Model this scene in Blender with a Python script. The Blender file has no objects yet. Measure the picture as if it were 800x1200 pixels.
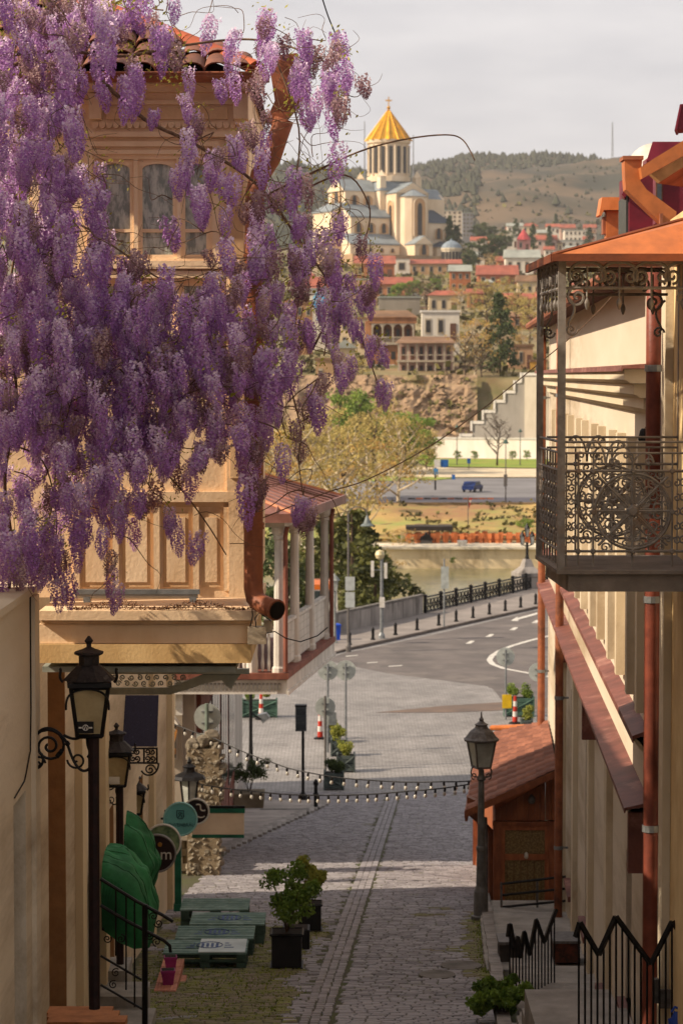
import bpy, bmesh, math, random
import numpy as np
from mathutils import Vector, Matrix, noise

random.seed(7)
R = random.Random(11)
SC = bpy.context.scene
COL = SC.collection
PI = math.pi

# ------------------------------------------------------------------ camera, sky, sun, exposure
CAM_Z = 14.0
FPX = 3000.0                       # focal length in photograph pixels (800 x 1200)
PITCH = math.atan(160 / FPX)
cam_d = bpy.data.cameras.new('camera')
cam = bpy.data.objects.new('camera', cam_d)
COL.objects.link(cam)
cam.location = (0, 0, CAM_Z)
cam.rotation_euler = (PI / 2 - PITCH, 0, 0)
cam_d.sensor_fit = 'VERTICAL'
cam_d.sensor_height = 36
cam_d.sensor_width = 24
cam_d.lens = 36 * FPX / 1200
cam_d.clip_start = 0.5
cam_d.clip_end = 12000
cam_d.dof.use_dof = True
cam_d.dof.focus_distance = 23
cam_d.dof.aperture_fstop = 5.0
SC.camera = cam

SUN_EL, SUN_BACK = math.radians(35), math.radians(15)
SUNV = Vector((-math.cos(SUN_EL) * math.cos(SUN_BACK), -math.cos(SUN_EL) * math.sin(SUN_BACK), math.sin(SUN_EL)))
W = bpy.data.worlds.new('World')
SC.world = W
W.use_nodes = True
nt = W.node_tree
bg = nt.nodes['Background']
sky = nt.nodes.new('ShaderNodeTexSky')
sky.sky_type = 'NISHITA'
sky.sun_disc = False
sky.sun_elevation = SUN_EL
sky.sun_rotation = math.atan2(SUNV.x, SUNV.y)
sky.air_density = 1.0
sky.dust_density = 3.0
# thin high overcast: an even pale veil with faint wisps over the clear sky
tc = nt.nodes.new('ShaderNodeTexCoord')
mp = nt.nodes.new('ShaderNodeMapping'); mp.inputs['Scale'].default_value = (4, 4, 16)
nz = nt.nodes.new('ShaderNodeTexNoise'); nz.inputs['Scale'].default_value = 3.0; nz.inputs['Detail'].default_value = 5
rp = nt.nodes.new('ShaderNodeValToRGB')
rp.color_ramp.elements[0].position = .3; rp.color_ramp.elements[0].color = (5.95, 5.75, 5.95, 1)
rp.color_ramp.elements[1].position = .7; rp.color_ramp.elements[1].color = (7.6, 7.25, 7.25, 1)
mx = nt.nodes.new('ShaderNodeMix'); mx.data_type = 'RGBA'; mx.inputs[0].default_value = .88
nt.links.new(tc.outputs['Generated'], mp.inputs[0]); nt.links.new(mp.outputs[0], nz.inputs[0])
nt.links.new(nz.outputs[0], rp.inputs[0]); nt.links.new(sky.outputs[0], mx.inputs[6]); nt.links.new(rp.outputs[0], mx.inputs[7])
nt.links.new(mx.outputs[2], bg.inputs[0])
bg.inputs[1].default_value = 0.0765

sun_d = bpy.data.lights.new('sun', 'SUN')
sun_d.energy = 4.4
sun_d.angle = math.radians(0.6)
sun_d.color = (1.0, .85, .66)
sun = bpy.data.objects.new('sun', sun_d); COL.objects.link(sun)
sun.rotation_euler = SUNV.to_track_quat('Z', 'Y').to_euler()
SC.view_settings.view_transform = 'Standard'
SC.view_settings.look = 'None'
SC.view_settings.exposure = 0.66
SC.view_settings.gamma = 1
SC.cycles.max_bounces = 7
SC.cycles.diffuse_bounces = 5
SC.cycles.transparent_max_bounces = 8
SC.cycles.volume_bounces = 0

# ------------------------------------------------------------------ photograph geometry
CP, SP = math.cos(PITCH), math.sin(PITCH)
def P(px, py, Y):
    """a point of the place at distance Y seen in direction (px, py)"""
    a, b = (px - 400) / FPX, (600 - py) / FPX
    t = Y / (CP + b * SP)
    return Vector((a * t, Y, CAM_Z + t * (b * CP - SP)))
def drop(Y):                         # how far the ground lies below the eye
    if Y <= 80: return 4.78 + .105 * Y
    if Y <= 131: return 13.18 + .0161 * (Y - 80)
    return 14.0
def gz(Y): return CAM_Z - drop(Y)
def yg(py):                          # distance of the ground seen at row py
    if py >= 934: return 14340 / (py - 755)
    Y = 11.89 / ((py - 440) / 3000 - .0161)
    return Y if Y < 131 else 42000 / (py - 440)
def G(px, py):
    Y = yg(py)
    p = P(px, py, Y); p.z = gz(Y)
    return p
def rw(Y): return 1.92 + .0447 * Y   # the long wall on the right

# ------------------------------------------------------------------ materials
MATS = {}
def H(h):
    c = [int(h[i:i + 2], 16) / 255 for i in (0, 2, 4)]
    return tuple(x / 12.92 if x <= .04045 else ((x + .055) / 1.055) ** 2.4 for x in c)
def mat(name, c1, c2=None, scale=6, rough=.8, metal=0, bump=.15, bscale=40, streak=False, tint=False, rnd=.0,
        contrast=(.35, .65), trans=0, spec=.3, c3=None, c3t=.62, detail=6, sy=1):
    if name in MATS: return MATS[name]
    if isinstance(c1, str): c1 = H(c1)
    if c2 is None: c2 = tuple(x * .75 for x in c1)
    if isinstance(c2, str): c2 = H(c2)
    m = bpy.data.materials.new(name); m.use_nodes = True
    n, l = m.node_tree.nodes, m.node_tree.links
    b = n['Principled BSDF']
    b.inputs['Roughness'].default_value = rough
    b.inputs['Metallic'].default_value = metal
    b.inputs['Specular IOR Level'].default_value = spec
    t = n.new('ShaderNodeTexCoord'); mpn = n.new('ShaderNodeMapping')
    l.new(t.outputs['Object'], mpn.inputs[0])
    if sy != 1: mpn.inputs['Scale'].default_value = (1, sy, .6)
    if streak: mpn.inputs['Scale'].default_value = (1, 1, .35)
    nz = n.new('ShaderNodeTexNoise'); nz.inputs['Scale'].default_value = scale; nz.inputs['Detail'].default_value = detail
    nz.inputs['Roughness'].default_value = .62
    l.new(mpn.outputs[0], nz.inputs[0])
    fac = nz.outputs[0]
    mr = n.new('ShaderNodeMapRange'); mr.inputs[1].default_value = contrast[0]; mr.inputs[2].default_value = contrast[1]
    l.new(fac, mr.inputs[0]); fac = mr.outputs[0]
    if tint:
        a = n.new('ShaderNodeAttribute'); a.attribute_name = 'tint'
        ad = n.new('ShaderNodeMath'); ad.operation = 'MULTIPLY_ADD'; ad.inputs[1].default_value = .3
        l.new(fac, ad.inputs[0]); l.new(a.outputs['Fac'], ad.inputs[2])
        fac = ad.outputs[0]
    if rnd:
        oi = n.new('ShaderNodeObjectInfo')
        ad = n.new('ShaderNodeMath'); ad.operation = 'MULTIPLY_ADD'; ad.inputs[1].default_value = rnd
        l.new(oi.outputs['Random'], ad.inputs[0]); l.new(fac, ad.inputs[2]); fac = ad.outputs[0]
    mixn = n.new('ShaderNodeMix'); mixn.data_type = 'RGBA'
    l.new(fac, mixn.inputs[0]); mixn.inputs[6].default_value = (*c1, 1); mixn.inputs[7].default_value = (*c2, 1)
    out = mixn.outputs[2]
    if c3:
        if isinstance(c3, str): c3 = H(c3)
        n2 = n.new('ShaderNodeTexNoise'); n2.inputs['Scale'].default_value = scale * .37; n2.inputs['Detail'].default_value = 8
        n2.inputs['Roughness'].default_value = .7
        l.new(mpn.outputs[0], n2.inputs[0])
        m2 = n.new('ShaderNodeMapRange'); m2.inputs[1].default_value = c3t - .08; m2.inputs[2].default_value = c3t + .06
        l.new(n2.outputs[0], m2.inputs[0])
        mx2 = n.new('ShaderNodeMix'); mx2.data_type = 'RGBA'
        l.new(m2.outputs[0], mx2.inputs[0]); l.new(out, mx2.inputs[6]); mx2.inputs[7].default_value = (*c3, 1)
        out = mx2.outputs[2]
    l.new(out, b.inputs['Base Color'])
    if bump:
        nb = n.new('ShaderNodeTexNoise'); nb.inputs['Scale'].default_value = bscale; nb.inputs['Detail'].default_value = 4
        l.new(t.outputs['Object'], nb.inputs[0])
        bp = n.new('ShaderNodeBump'); bp.inputs['Strength'].default_value = bump; bp.inputs['Distance'].default_value = .02
        l.new(nb.outputs[0], bp.inputs['Height']); l.new(bp.outputs[0], b.inputs['Normal'])
    if trans:
        tr = n.new('ShaderNodeBsdfTranslucent'); l.new(out, tr.inputs[0])
        ms = n.new('ShaderNodeMixShader'); ms.inputs[0].default_value = trans
        l.new(b.outputs[0], ms.inputs[1]); l.new(tr.outputs[0], ms.inputs[2])
        l.new(ms.outputs[0], n['Material Output'].inputs[0])
    MATS[name] = m
    return m

# ------------------------------------------------------------------ mesh builder
class MB:
    def __init__(s): s.v, s.f, s.t, s.tint = [], [], [], 0.0
    def add(s, vs, fs):
        b = len(s.v); s.v += [tuple(v) for v in vs]
        for f in fs: s.f.append([b + i for i in f]); s.t.append(s.tint)
        return s
    def box(s, c, d, rz=0, m=None, top=1.0):
        x, y, z = d[0] / 2, d[1] / 2, d[2] / 2
        vs = [Vector((a * x * (top if e > 0 else 1), q * y * (top if e > 0 else 1), e * z)) for e in (-1, 1) for q in (-1, 1) for a in (-1, 1)]
        if rz: vs = [Matrix.Rotation(rz, 3, 'Z') @ v for v in vs]
        if m: vs = [m @ v for v in vs]
        c = Vector(c)
        return s.add([v + c for v in vs], [(0, 2, 3, 1), (4, 5, 7, 6), (0, 1, 5, 4), (2, 6, 7, 3), (0, 4, 6, 2), (1, 3, 7, 5)])
    def bb(s, a, b):                 # box between two corners
        return s.box([(a[i] + b[i]) / 2 for i in range(3)], [abs(a[i] - b[i]) for i in range(3)])
    def slab(s, x0, y0, x1, y1, Y, dep, proud=0):   # box facing the street, outline given in photo pixels at distance Y
        a, b = P(x0, y0, Y), P(x1, y1, Y)
        return s.bb((a.x, Y - proud, a.z), (b.x, Y + dep, b.z))
    def ext(s, pts, vec):
        n = len(pts); vec = Vector(vec); pts = [Vector(p) for p in pts]
        fs = [list(range(n))[::-1], list(range(n, 2 * n))] + [(i, (i + 1) % n, n + (i + 1) % n, n + i) for i in range(n)]
        return s.add(pts + [p + vec for p in pts], fs)
    def tube(s, pts, r, n=6, closed=False, r1=None, cap=True):
        pts = [Vector(p) for p in pts]; k = len(pts)
        rad = [r + ((r1 - r) * i / max(1, k - 1) if r1 is not None else 0) for i in range(k)]
        up = None; vs = []
        for i, p in enumerate(pts):
            if closed: d = pts[(i + 1) % k] - pts[i - 1]
            else: d = pts[min(i + 1, k - 1)] - pts[max(i - 1, 0)]
            if d.length < 1e-9: d = Vector((0, 0, 1))
            d.normalize()
            if up is None:
                up = Vector((0, 0, 1)) if abs(d.z) < .9 else Vector((1, 0, 0))
            sd = d.cross(up)
            if sd.length < 1e-6: sd = d.orthogonal()
            sd.normalize(); up = sd.cross(d).normalized()
            for j in range(n):
                a = 2 * PI * j / n
                vs.append(p + (sd * math.cos(a) + up * math.sin(a)) * rad[i])
        fs = []
        for i in range(k if closed else k - 1):
            i2 = (i + 1) % k
            for j in range(n): fs.append((i * n + j, i * n + (j + 1) % n, i2 * n + (j + 1) % n, i2 * n + j))
        if cap and not closed: fs += [tuple(range(n))[::-1], tuple(range((k - 1) * n, k * n))]
        return s.add(vs, fs)
    def lathe(s, prof, c, n=12, m=None):
        c = Vector(c); vs = []
        for r, z in prof:
            for j in range(n):
                a = 2 * PI * (j + .5) / n
                v = Vector((r * math.cos(a), r * math.sin(a), z))
                if m: v = m @ v
                vs.append(v + c)
        fs = [(i * n + j, i * n + (j + 1) % n, (i + 1) * n + (j + 1) % n, (i + 1) * n + j) for i in range(len(prof) - 1) for j in range(n)]
        fs += [tuple(range(n))[::-1], tuple(range((len(prof) - 1) * n, len(prof) * n))]
        return s.add(vs, fs)
    def disc(s, c, r, d, n=24, m=None):             # a round plate facing -Y
        M3 = Matrix.Rotation(PI / 2, 3, 'X')
        return s.lathe([(r, 0), (r, d)], c, n, m @ M3 if m else M3)
    def grid(s, rows):
        k = len(rows[0])
        return s.add([v for r in rows for v in r], [(i * k + j, i * k + j + 1, (i + 1) * k + j + 1, (i + 1) * k + j) for i in range(len(rows) - 1) for j in range(k - 1)])
    def build(s, name, m, parent=None, smooth=False, kind=None, label=None, cat=None, group=None, keep=False):
        off = Vector((0, 0, 0))
        if parent is None and not keep and kind != 'structure' and s.v:
            xs, ys, zs = zip(*s.v)
            off = Vector(((min(xs) + max(xs)) / 2, (min(ys) + max(ys)) / 2, min(zs)))
            s.v = [(a - off.x, b - off.y, c - off.z) for a, b, c in s.v]
        me = bpy.data.meshes.new(name)
        me.from_pydata(s.v, [], s.f); me.materials.append(m)
        if any(s.t):
            at = me.attributes.new('tint', 'FLOAT', 'FACE'); at.data.foreach_set('value', s.t)
        if smooth: me.polygons.foreach_set('use_smooth', [True] * len(me.polygons))
        me.update()
        return link(name, me, parent, kind, label, cat, group, off)
def link(name, me, parent=None, kind=None, label=None, cat=None, group=None, off=(0, 0, 0)):
    o = bpy.data.objects.new(name, me); COL.objects.link(o)
    o.location = off
    if parent is not None:
        o.parent = parent; o.matrix_parent_inverse = Matrix.Translation(-wl(parent))
    if kind: o['kind'] = kind
    if label: o['label'] = label
    if cat: o['category'] = cat
    if group: o['group'] = group
    return o
def wl(o):
    v = Vector(o.location)
    if o.parent is not None: v = v + wl(o.parent) + o.matrix_parent_inverse.translation
    return v
def thing(name, label, cat, loc=(0, 0, 0), group=None):
    o = bpy.data.objects.new(name, None); COL.objects.link(o)
    o.empty_display_size = .2
    o.location = loc; o['label'] = label; o['category'] = cat
    if group: o['group'] = group
    return o
def dup(root, loc, rz=0, sc=1, label=None, group=None):
    r = root.copy(); COL.objects.link(r)
    r.location = loc; r.rotation_euler = (0, 0, rz)
    r.scale = (sc, sc, sc) if not isinstance(sc, tuple) else sc
    if label: r['label'] = label
    if group: r['group'] = group
    for ch in list(root.children):
        c = ch.copy(); COL.objects.link(c); c.parent = r
        for g in list(ch.children):
            d = g.copy(); COL.objects.link(d); d.parent = c
    return r
def place(o, parent, loc, rz=0, tilt=(0, 0)):       # copy of a single part mesh under parent, world position
    c = o.copy(); COL.objects.link(c); c.parent = parent
    c.matrix_parent_inverse = Matrix.Translation(-wl(parent))
    c.location = loc; c.rotation_euler = (tilt[0], tilt[1], rz)
    return c
def part_mesh(mb, name, m, smooth=False):           # mesh data only
    me = bpy.data.meshes.new(name); me.from_pydata(mb.v, [], mb.f); me.materials.append(m)
    if any(mb.t):
        at = me.attributes.new('tint', 'FLOAT', 'FACE'); at.data.foreach_set('value', mb.t)
    if smooth: me.polygons.foreach_set('use_smooth', [True] * len(me.polygons))
    return me
def put(name, me, parent, loc, rz=0, tilt=(0, 0), sc=(1, 1, 1), kind=None):
    o = bpy.data.objects.new(name, me); COL.objects.link(o)
    if parent is not None:
        o.parent = parent; o.matrix_parent_inverse = Matrix.Translation(-wl(parent))
    o.location = loc; o.rotation_euler = (tilt[0], tilt[1], rz); o.scale = sc
    if kind: o['kind'] = kind
    return o
def spiral(c, r0, turns, start, plane='XZ', n=22, sgn=1, shrink=.12):
    pts = []
    for i in range(n + 1):
        t = i / n; a = start + sgn * turns * 2 * PI * t; r = r0 * (1 - (1 - shrink) * t)
        u, w = r * math.cos(a), r * math.sin(a)
        pts.append(Vector(c) + (Vector((u, 0, w)) if plane == 'XZ' else Vector((0, u, w))))
    return pts
def circ(c, r, n=24, plane='XZ'):
    return [Vector(c) + (Vector((r * math.cos(2 * PI * i / n), 0, r * math.sin(2 * PI * i / n))) if plane == 'XZ' else
            Vector((0, r * math.cos(2 * PI * i / n), r * math.sin(2 * PI * i / n)))) for i in range(n)]
def bez(a, b, c, d, n=14):
    a, b, c, d = map(Vector, (a, b, c, d))
    return [a * (1 - t) ** 3 + b * 3 * t * (1 - t) ** 2 + c * 3 * t * t * (1 - t) + d * t ** 3 for t in (i / n for i in range(n + 1))]
def wallmesh(mb, F, s0, s1, z0, z1, ops, dep):
    """one wall sheet with recessed openings; F(s, z, n) gives the point, ops = (sa, sb, za, zb)"""
    ss = sorted(set([s0, s1] + [v for o in ops for v in o[:2]])); zz = sorted(set([z0, z1] + [v for o in ops for v in o[2:]]))
    idx = {}
    def vid(s, z, n):
        k = (round(s, 4), round(z, 4), n)
        if k not in idx: idx[k] = len(mb.v); mb.v.append(tuple(F(s, z, n)))
        return idx[k]
    def q(*a): mb.f.append([vid(*p) for p in a]); mb.t.append(mb.tint)
    def hole(s, z): return any(o[0] < s < o[1] and o[2] < z < o[3] for o in ops)
    for i in range(len(ss) - 1):
        for j in range(len(zz) - 1):
            if not hole((ss[i] + ss[i + 1]) / 2, (zz[j] + zz[j + 1]) / 2):
                q((ss[i], zz[j], 0), (ss[i + 1], zz[j], 0), (ss[i + 1], zz[j + 1], 0), (ss[i], zz[j + 1], 0))
    for a, b, c, d in ops:
        q((a, c, 0), (a, d, 0), (a, d, -dep), (a, c, -dep)); q((b, c, 0), (b, d, 0), (b, d, -dep), (b, c, -dep))
        q((a, d, 0), (b, d, 0), (b, d, -dep), (a, d, -dep)); q((a, c, 0), (b, c, 0), (b, c, -dep), (a, c, -dep))
    q((s0, z0, 0), (s0, z1, 0), (s0, z1, -dep), (s0, z0, -dep)); q((s1, z0, 0), (s1, z1, 0), (s1, z1, -dep), (s1, z0, -dep))
    q((s0, z1, 0), (s1, z1, 0), (s1, z1, -dep), (s0, z1, -dep))
    return mb
def text(s, size, loc, m, parent, name='lettering', rz=0):
    cu = bpy.data.curves.new('t', 'FONT'); cu.body = s; cu.size = size; cu.extrude = .002
    cu.align_x = 'CENTER'; cu.align_y = 'CENTER'
    o = bpy.data.objects.new('t', cu); COL.objects.link(o)
    dg = bpy.context.evaluated_depsgraph_get(); dg.update()
    me = bpy.data.meshes.new_from_object(o.evaluated_get(dg)); me.name = name
    bpy.data.objects.remove(o)
    me.materials.clear(); me.materials.append(m)
    return put(name, me, parent, loc, rz, (PI / 2, 0))

# ---- shared materials
M_rust = mat('rust_paint', '9a5c3c', '7a4630', 5, .6, bump=.15, c3='5f3b2c', c3t=.6)
M_rustd = mat('shaded_rust_paint', '7d3f2e', '5f2f24', 5, .5, bump=.12, c3='59291f', c3t=.62)  # same pipe paint mixed darker, shade of the near pipe in its colour
M_ktile = mat('kiosk_tile', '94604a', '6e4434', 4, .75, rnd=.6, bump=.3, bscale=25)
M_orange = mat('orange_paint', 'b96b38', '9c5a30', 5, .5, bump=.1, c3='8a4e2a', c3t=.66)
M_black = mat('black_iron', '1d1a19', '120f0f', 12, .5, .3, .1)
M_iron = mat('grey_iron', '6f6a66', '524c48', 14, .55, .3, .15)
M_glass = mat('window_glass', '3c4442', '262b2c', 2, .12, bump=0, spec=.6)
M_white = mat('white_paint', 'd8d2c8', 'bdb5a8', 5, .6)
M_concrete = mat('concrete', '77716b', '5a554f', 3, .9, bump=.35, bscale=18, c3='46413c')
M_steel = mat('galvanised_steel', '8b8d8d', '6d6f70', 8, .45, .5, .08)
M_redtile = mat('terracotta_tile', '96604a', '6f4839', 4, .75, rnd=.6, bump=.3, bscale=25)
M_soil = mat('soil', '2c2119', '1a130e', 30, .95, bump=.5)
HAZE = 0.65e-4
# ================================================================== GROUND
def fbm(x, y, s, o=4):
    return noise.fractal(Vector((x * s, y * s, 3.1)), .9, 2.1, o)
def yr(x): return 138 + 2.28 * x                 # line of the bridge railing and the river wall
RIDGE = [(-400, 192), (330, 206), (400, 204), (440, 212), (500, 199), (545, 190), (590, 192), (640, 188), (690, 189), (735, 189), (800, 198), (1300, 190)]
def zt(x, Y):
    if Y < 126: return gz(Y) - .12
    if Y < 272:
        edge = min(yr(x), 268) - 2.0
        if Y < edge: return -.12
        return max(-9.0, -.12 - (Y - edge) * 2.2)
    if Y < 274: return -9 + (Y - 272) * 2.25
    if Y < 288: return -4.5
    if Y < 318: return -4.5 + (Y - 288) / 30 * 2.5 + .35 * fbm(x, Y, .12)
    if Y < 400: return -2.06
    if Y < 476: return -2.06 + (Y - 400) / 70
    if Y < 494: return -1 + (Y - 476) / 18 * 13.5 + 1.6 * fbm(x, Y, .09) * min(1, (Y - 476) / 4)
    zz = 13 + (min(Y, 1250) - 490) * .0724 + .8 * fbm(x, Y, .02)
    if Y > 1250:
        zz = 68 + (min(Y, 2050) - 1250) * .055
        zz += 10 * fbm(x, Y, .003)
    if Y > 2050:
        px = 400 + 3000 * x / Y
        for (a, ya), (b, yb) in zip(RIDGE, RIDGE[1:]):
            if a <= px <= b: py = ya + (yb - ya) * (px - a) / (b - a); break
        else: py = 195
        top = 14 + (440 - py) / 3000 * 3500
        t = min(1, (Y - 2050) / 1450)
        zz += (top - 112) * (t ** .85) + 26 * fbm(x, Y, .0016, 5) * math.sin(PI * t) * 1.9 + 15 * fbm(x, Y, .008) * math.sin(PI * min(1, t))
        if Y > 3500: zz -= (Y - 3500) * .12
    return zz
rows, Y = [], -12.0
ys = list(np.arange(-12, 126, 6)) + list(np.arange(126, 272, 2.0)) + [272, 274, 278, 283, 288] + list(np.arange(291, 318, 3)) + [318, 340, 370, 400, 420, 440, 460, 476] + list(np.arange(477.5, 495, 1.5)) + list(np.arange(500, 1250, 18)) + list(np.arange(1250, 2050, 40)) + list(np.arange(2050, 3560, 28)) + [3700, 4000, 4500, 5200, 6000]
for Y in ys:
    hw = 62 + .40 * max(Y, 0)
    rows.append([(u * hw, Y, zt(u * hw, Y)) for u in (i / 80 for i in range(-80, 81))])
def ground_mat():
    m = mat('terrain_earth', '8a7a58', '5f5a36', .07, .95, bump=.4, bscale=.5, contrast=(.4, .6), detail=10, c3='6b4f38', c3t=.58)
    return m
M_terrain = ground_mat()
# far slopes: dry grass with dark pine wood patches (the same material, a second slot is not needed: a separate sheet)
near = [r for r in rows if r[0][1] <= 2051]
far = [r for r in rows if r[0][1] >= 2049]
MB().grid(near).build('ground', M_terrain, kind='structure', smooth=True)
M_hill = mat('dry_hill', '655440', '34342a', .009, .95, bump=.9, bscale=.02, contrast=(.40, .60), detail=14, c3='3d3a2a', c3t=.56)
MB().grid(far).build('hills', M_hill, kind='structure', smooth=True)
# pine wood on the ridges: one far-off mass
mb = MB()
octa = [Vector(v) for v in ((0, 0, 1.25), (1, 0, .1), (.3, .95, .05), (-.8, .6, .1), (-.8, -.6, 0), (.3, -.95, .1), (0, 0, -.4))]
octf = [(0, i, i % 5 + 1) for i in range(1, 6)] + [(6, i % 5 + 1, i) for i in range(1, 6)]
octf = [(0, 1, 2), (0, 2, 3), (0, 3, 4), (0, 4, 5), (0, 5, 1), (6, 2, 1), (6, 3, 2), (6, 4, 3), (6, 5, 4), (6, 1, 5)]
cnt = 0
while cnt < 7800:
    Y = R.uniform(2080, 3540); px = R.uniform(200, 900)
    t = (Y - 2050) / 1450
    x = (px - 400) / 3000 * Y
    dens = fbm(x, Y, .0032, 4) + (.55 if px < 560 else -.35)
    if px > 540 and t > .88: dens += .65 * (1 if px < 700 else .2)
    if px > 560 and t < .8: dens -= .5
    if dens < R.uniform(0, .55): 
        if R.random() > .10 + .25 * max(0, fbm(x, Y, .006)): continue
        small = True
    else: small = False
    s = R.uniform(1.2, 3.0) if small else R.uniform(3, 6.5); mb.tint = R.random() * .8
    z = zt(x, Y)
    mb.add([Vector((x + v.x * s * .75, Y + v.y * s * .75, z + v.z * s * R.uniform(.8, 1.25))) for v in octa], octf); cnt += 1
mb.build('pine_wood', mat('far_pine', '30332a', '474734', .05, .95, bump=0, tint=True), kind='stuff', label='dark pine wood along the far ridge', keep=True)

# ---- river
MB().add([(-260, 120, -6.5), (260, 120, -6.5), (260, 272.4, -6.5), (-260, 272.4, -6.5)], [(0, 1, 2, 3)]).build(
    'river', mat('river_water', '8a8156', '6f6c45', .3, .18, bump=.25, bscale=1.5, spec=.5), kind='structure')

# ---- street base and square sheets
def strip_sheet(name, m, x0f, x1f, Ys, dz):
    return MB().grid([[(x0f(Y) + (x1f(Y) - x0f(Y)) * i / 6, Y, gz(Y) + dz) for i in range(7)] for Y in Ys]).build(name, m, kind='structure')
STREET = strip_sheet('street', mat('street_joint_earth', '4a4438', '484d28', 1.2, .95, bump=.5), lambda Y: -9, lambda Y: 7, [-8 + 4 * i for i in range(23)], 0.0)
def cobbled(name, c1, c2, joint, bw, bh, scale_noise=.35):
    m = bpy.data.materials.new(name); m.use_nodes = True; n, l = m.node_tree.nodes, m.node_tree.links
    b = n['Principled BSDF']; b.inputs['Roughness'].default_value = .8
    t = n.new('ShaderNodeTexCoord'); br = n.new('ShaderNodeTexBrick')
    br.inputs['Scale'].default_value = 1; br.inputs['Brick Width'].default_value = bw; br.inputs['Row Height'].default_value = bh
    br.inputs['Mortar Size'].default_value = .014; br.inputs['Mortar Smooth'].default_value = .4
    br.inputs['Color1'].default_value = (*H(c1), 1); br.inputs['Color2'].default_value = (*H(c2), 1); br.inputs['Mortar'].default_value = (*H(joint), 1)
    dn = n.new('ShaderNodeTexNoise'); dn.inputs['Scale'].default_value = 1.7
    mxv = n.new('ShaderNodeMix'); mxv.data_type = 'RGBA'; mxv.blend_type = 'ADD'; mxv.inputs[0].default_value = .07
    l.new(t.outputs['Object'], dn.inputs[0]); l.new(t.outputs['Object'], mxv.inputs[6]); l.new(dn.outputs[1], mxv.inputs[7])
    l.new(mxv.outputs[2], br.inputs[0])
    nz = n.new('ShaderNodeTexNoise'); nz.inputs['Scale'].default_value = scale_noise; nz.inputs['Detail'].default_value = 9; nz.inputs['Roughness'].default_value = .7
    l.new(t.outputs['Object'], nz.inputs[0])
    mr = n.new('ShaderNodeMapRange'); mr.inputs[1].default_value = .3; mr.inputs[2].default_value = .7; mr.inputs[3].default_value = .62; mr.inputs[4].default_value = 1.25
    l.new(nz.outputs[0], mr.inputs[0])
    vm = n.new('ShaderNodeVectorMath'); vm.operation = 'SCALE'; l.new(br.outputs[0], vm.inputs[0]); l.new(mr.outputs[0], vm.inputs['Scale'])
    l.new(vm.outputs[0], b.inputs['Base Color'])
    bp = n.new('ShaderNodeBump'); bp.inputs['Strength'].default_value = .6; bp.inputs['Distance'].default_value = .03; bp.invert = True
    l.new(br.outputs[1], bp.inputs['Height']); l.new(bp.outputs[0], b.inputs['Normal'])
    return m
M_square = cobbled('square_setts', '8f8a86', '7c7773', '57524f', .26, .2)
sqx = lambda Y: -60
def edge_x(Y): return min(70, (Y - 138) / 2.28)       # the river side of the square and the bridge deck
Ysq = [80 + 3 * i for i in range(18)] + [137 + 3 * i for i in range(44)]
mb = MB()
rowsq = []
for Y in Ysq:
    a = -60 if Y < 137 else max(-60, edge_x(Y)); 
    rowsq.append([(a + (70 - a) * i / 12, Y, gz(Y) + .006) for i in range(13)])
mb.grid(rowsq).build('square', M_square, kind='structure')
# asphalt lane of the square towards the bridge
M_asph = mat('asphalt', '6a625e', '544e4b', .5, .85, bump=.3, bscale=30, c3='7a716a', detail=10)
pl = [G(640, 792), G(615, 789), G(585, 782), G(572, 775), G(580, 766), G(610, 757), G(560, 752), G(470, 757), G(395, 766), G(430, 762), G(520, 744), G(640, 714)]
pl = [G(600, 838), G(575, 806), G(450, 790), G(382, 775), G(400, 767), G(520, 742), G(640, 713), G(720, 698), G(900, 690), G(1000, 838)]
def scan(pl, Y):
    xs = []
    for a, b in zip(pl, pl[1:] + pl[:1]):
        if min(a.y, b.y) <= Y <= max(a.y, b.y) and abs(a.y - b.y) > 1e-6: xs.append(a.x + (b.x - a.x) * (Y - a.y) / (b.y - a.y))
    return min(xs), max(xs)
y0_, y1_ = min(p.y for p in pl) + .01, max(p.y for p in pl) - .01
rws = []
for Y in sorted(set([y0_ + (y1_ - y0_) * i / 50 for i in range(51)] + [131.0])):
    a, b = scan(pl, Y); b = min(b, 60); rws.append([(a + (b - a) * i / 8, Y, gz(Y) + .012) for i in range(9)])
MB().grid(rws).build('road', M_asph, kind='structure')
# brown worn band across the square
pl = [G(440, 837), G(520, 829), G(600, 824), G(660, 818), G(660, 830), G(600, 834), G(520, 837)]
for p in pl: p.z = gz(p.y) + .018
MB().add(pl, [list(range(len(pl)))]).build('road_patch', mat('worn_band', '6e5c50', '5c5049', .8, .9, detail=9), kind='structure')
# painted marks
mb = MB()
M_paint = mat('road_paint', 'c9c4ba', '8e8780', 2.5, .7, contrast=(.45, .75), detail=9)
def mark(pts, name='road_marking'):
    ps = [G(*p) for p in pts]
    for p in ps: p.z = gz(p.y) + .024
    return MB().add(ps, [list(range(len(ps)))]).build(name, M_paint, kind='structure')
for x, y in ((550, 754), (573, 746), (601, 738), (627, 729.5)): mark([(x - 5, y + 1.6), (x + 1, y + 1.9), (x + 6, y - 1.6), (x + 1, y - 1.8)])
mark([(598, 728.5), (606, 723.5), (606, 725.2), (629, 718.8), (629, 721), (607, 727.2), (607, 729)])
ce = [(660, 743), (640, 747), (620, 752), (600, 758), (585, 764), (576, 770), (573, 775), (577, 780), (590, 785), (606, 788), (622, 791), (650, 796)]
for a, b in zip(ce, ce[1:]):
    pa, pb = G(*a), G(*b); d = (pb - pa); nrm = Vector((-d.y, d.x, 0)).normalized() * .14
    q = [pa + nrm, pb + nrm, pb - nrm, pa - nrm]
    for p in q: p.z = gz(p.y) + .024
    MB().add(q, [(0, 1, 2, 3)]).build('road_marking', M_paint, kind='structure')
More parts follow.
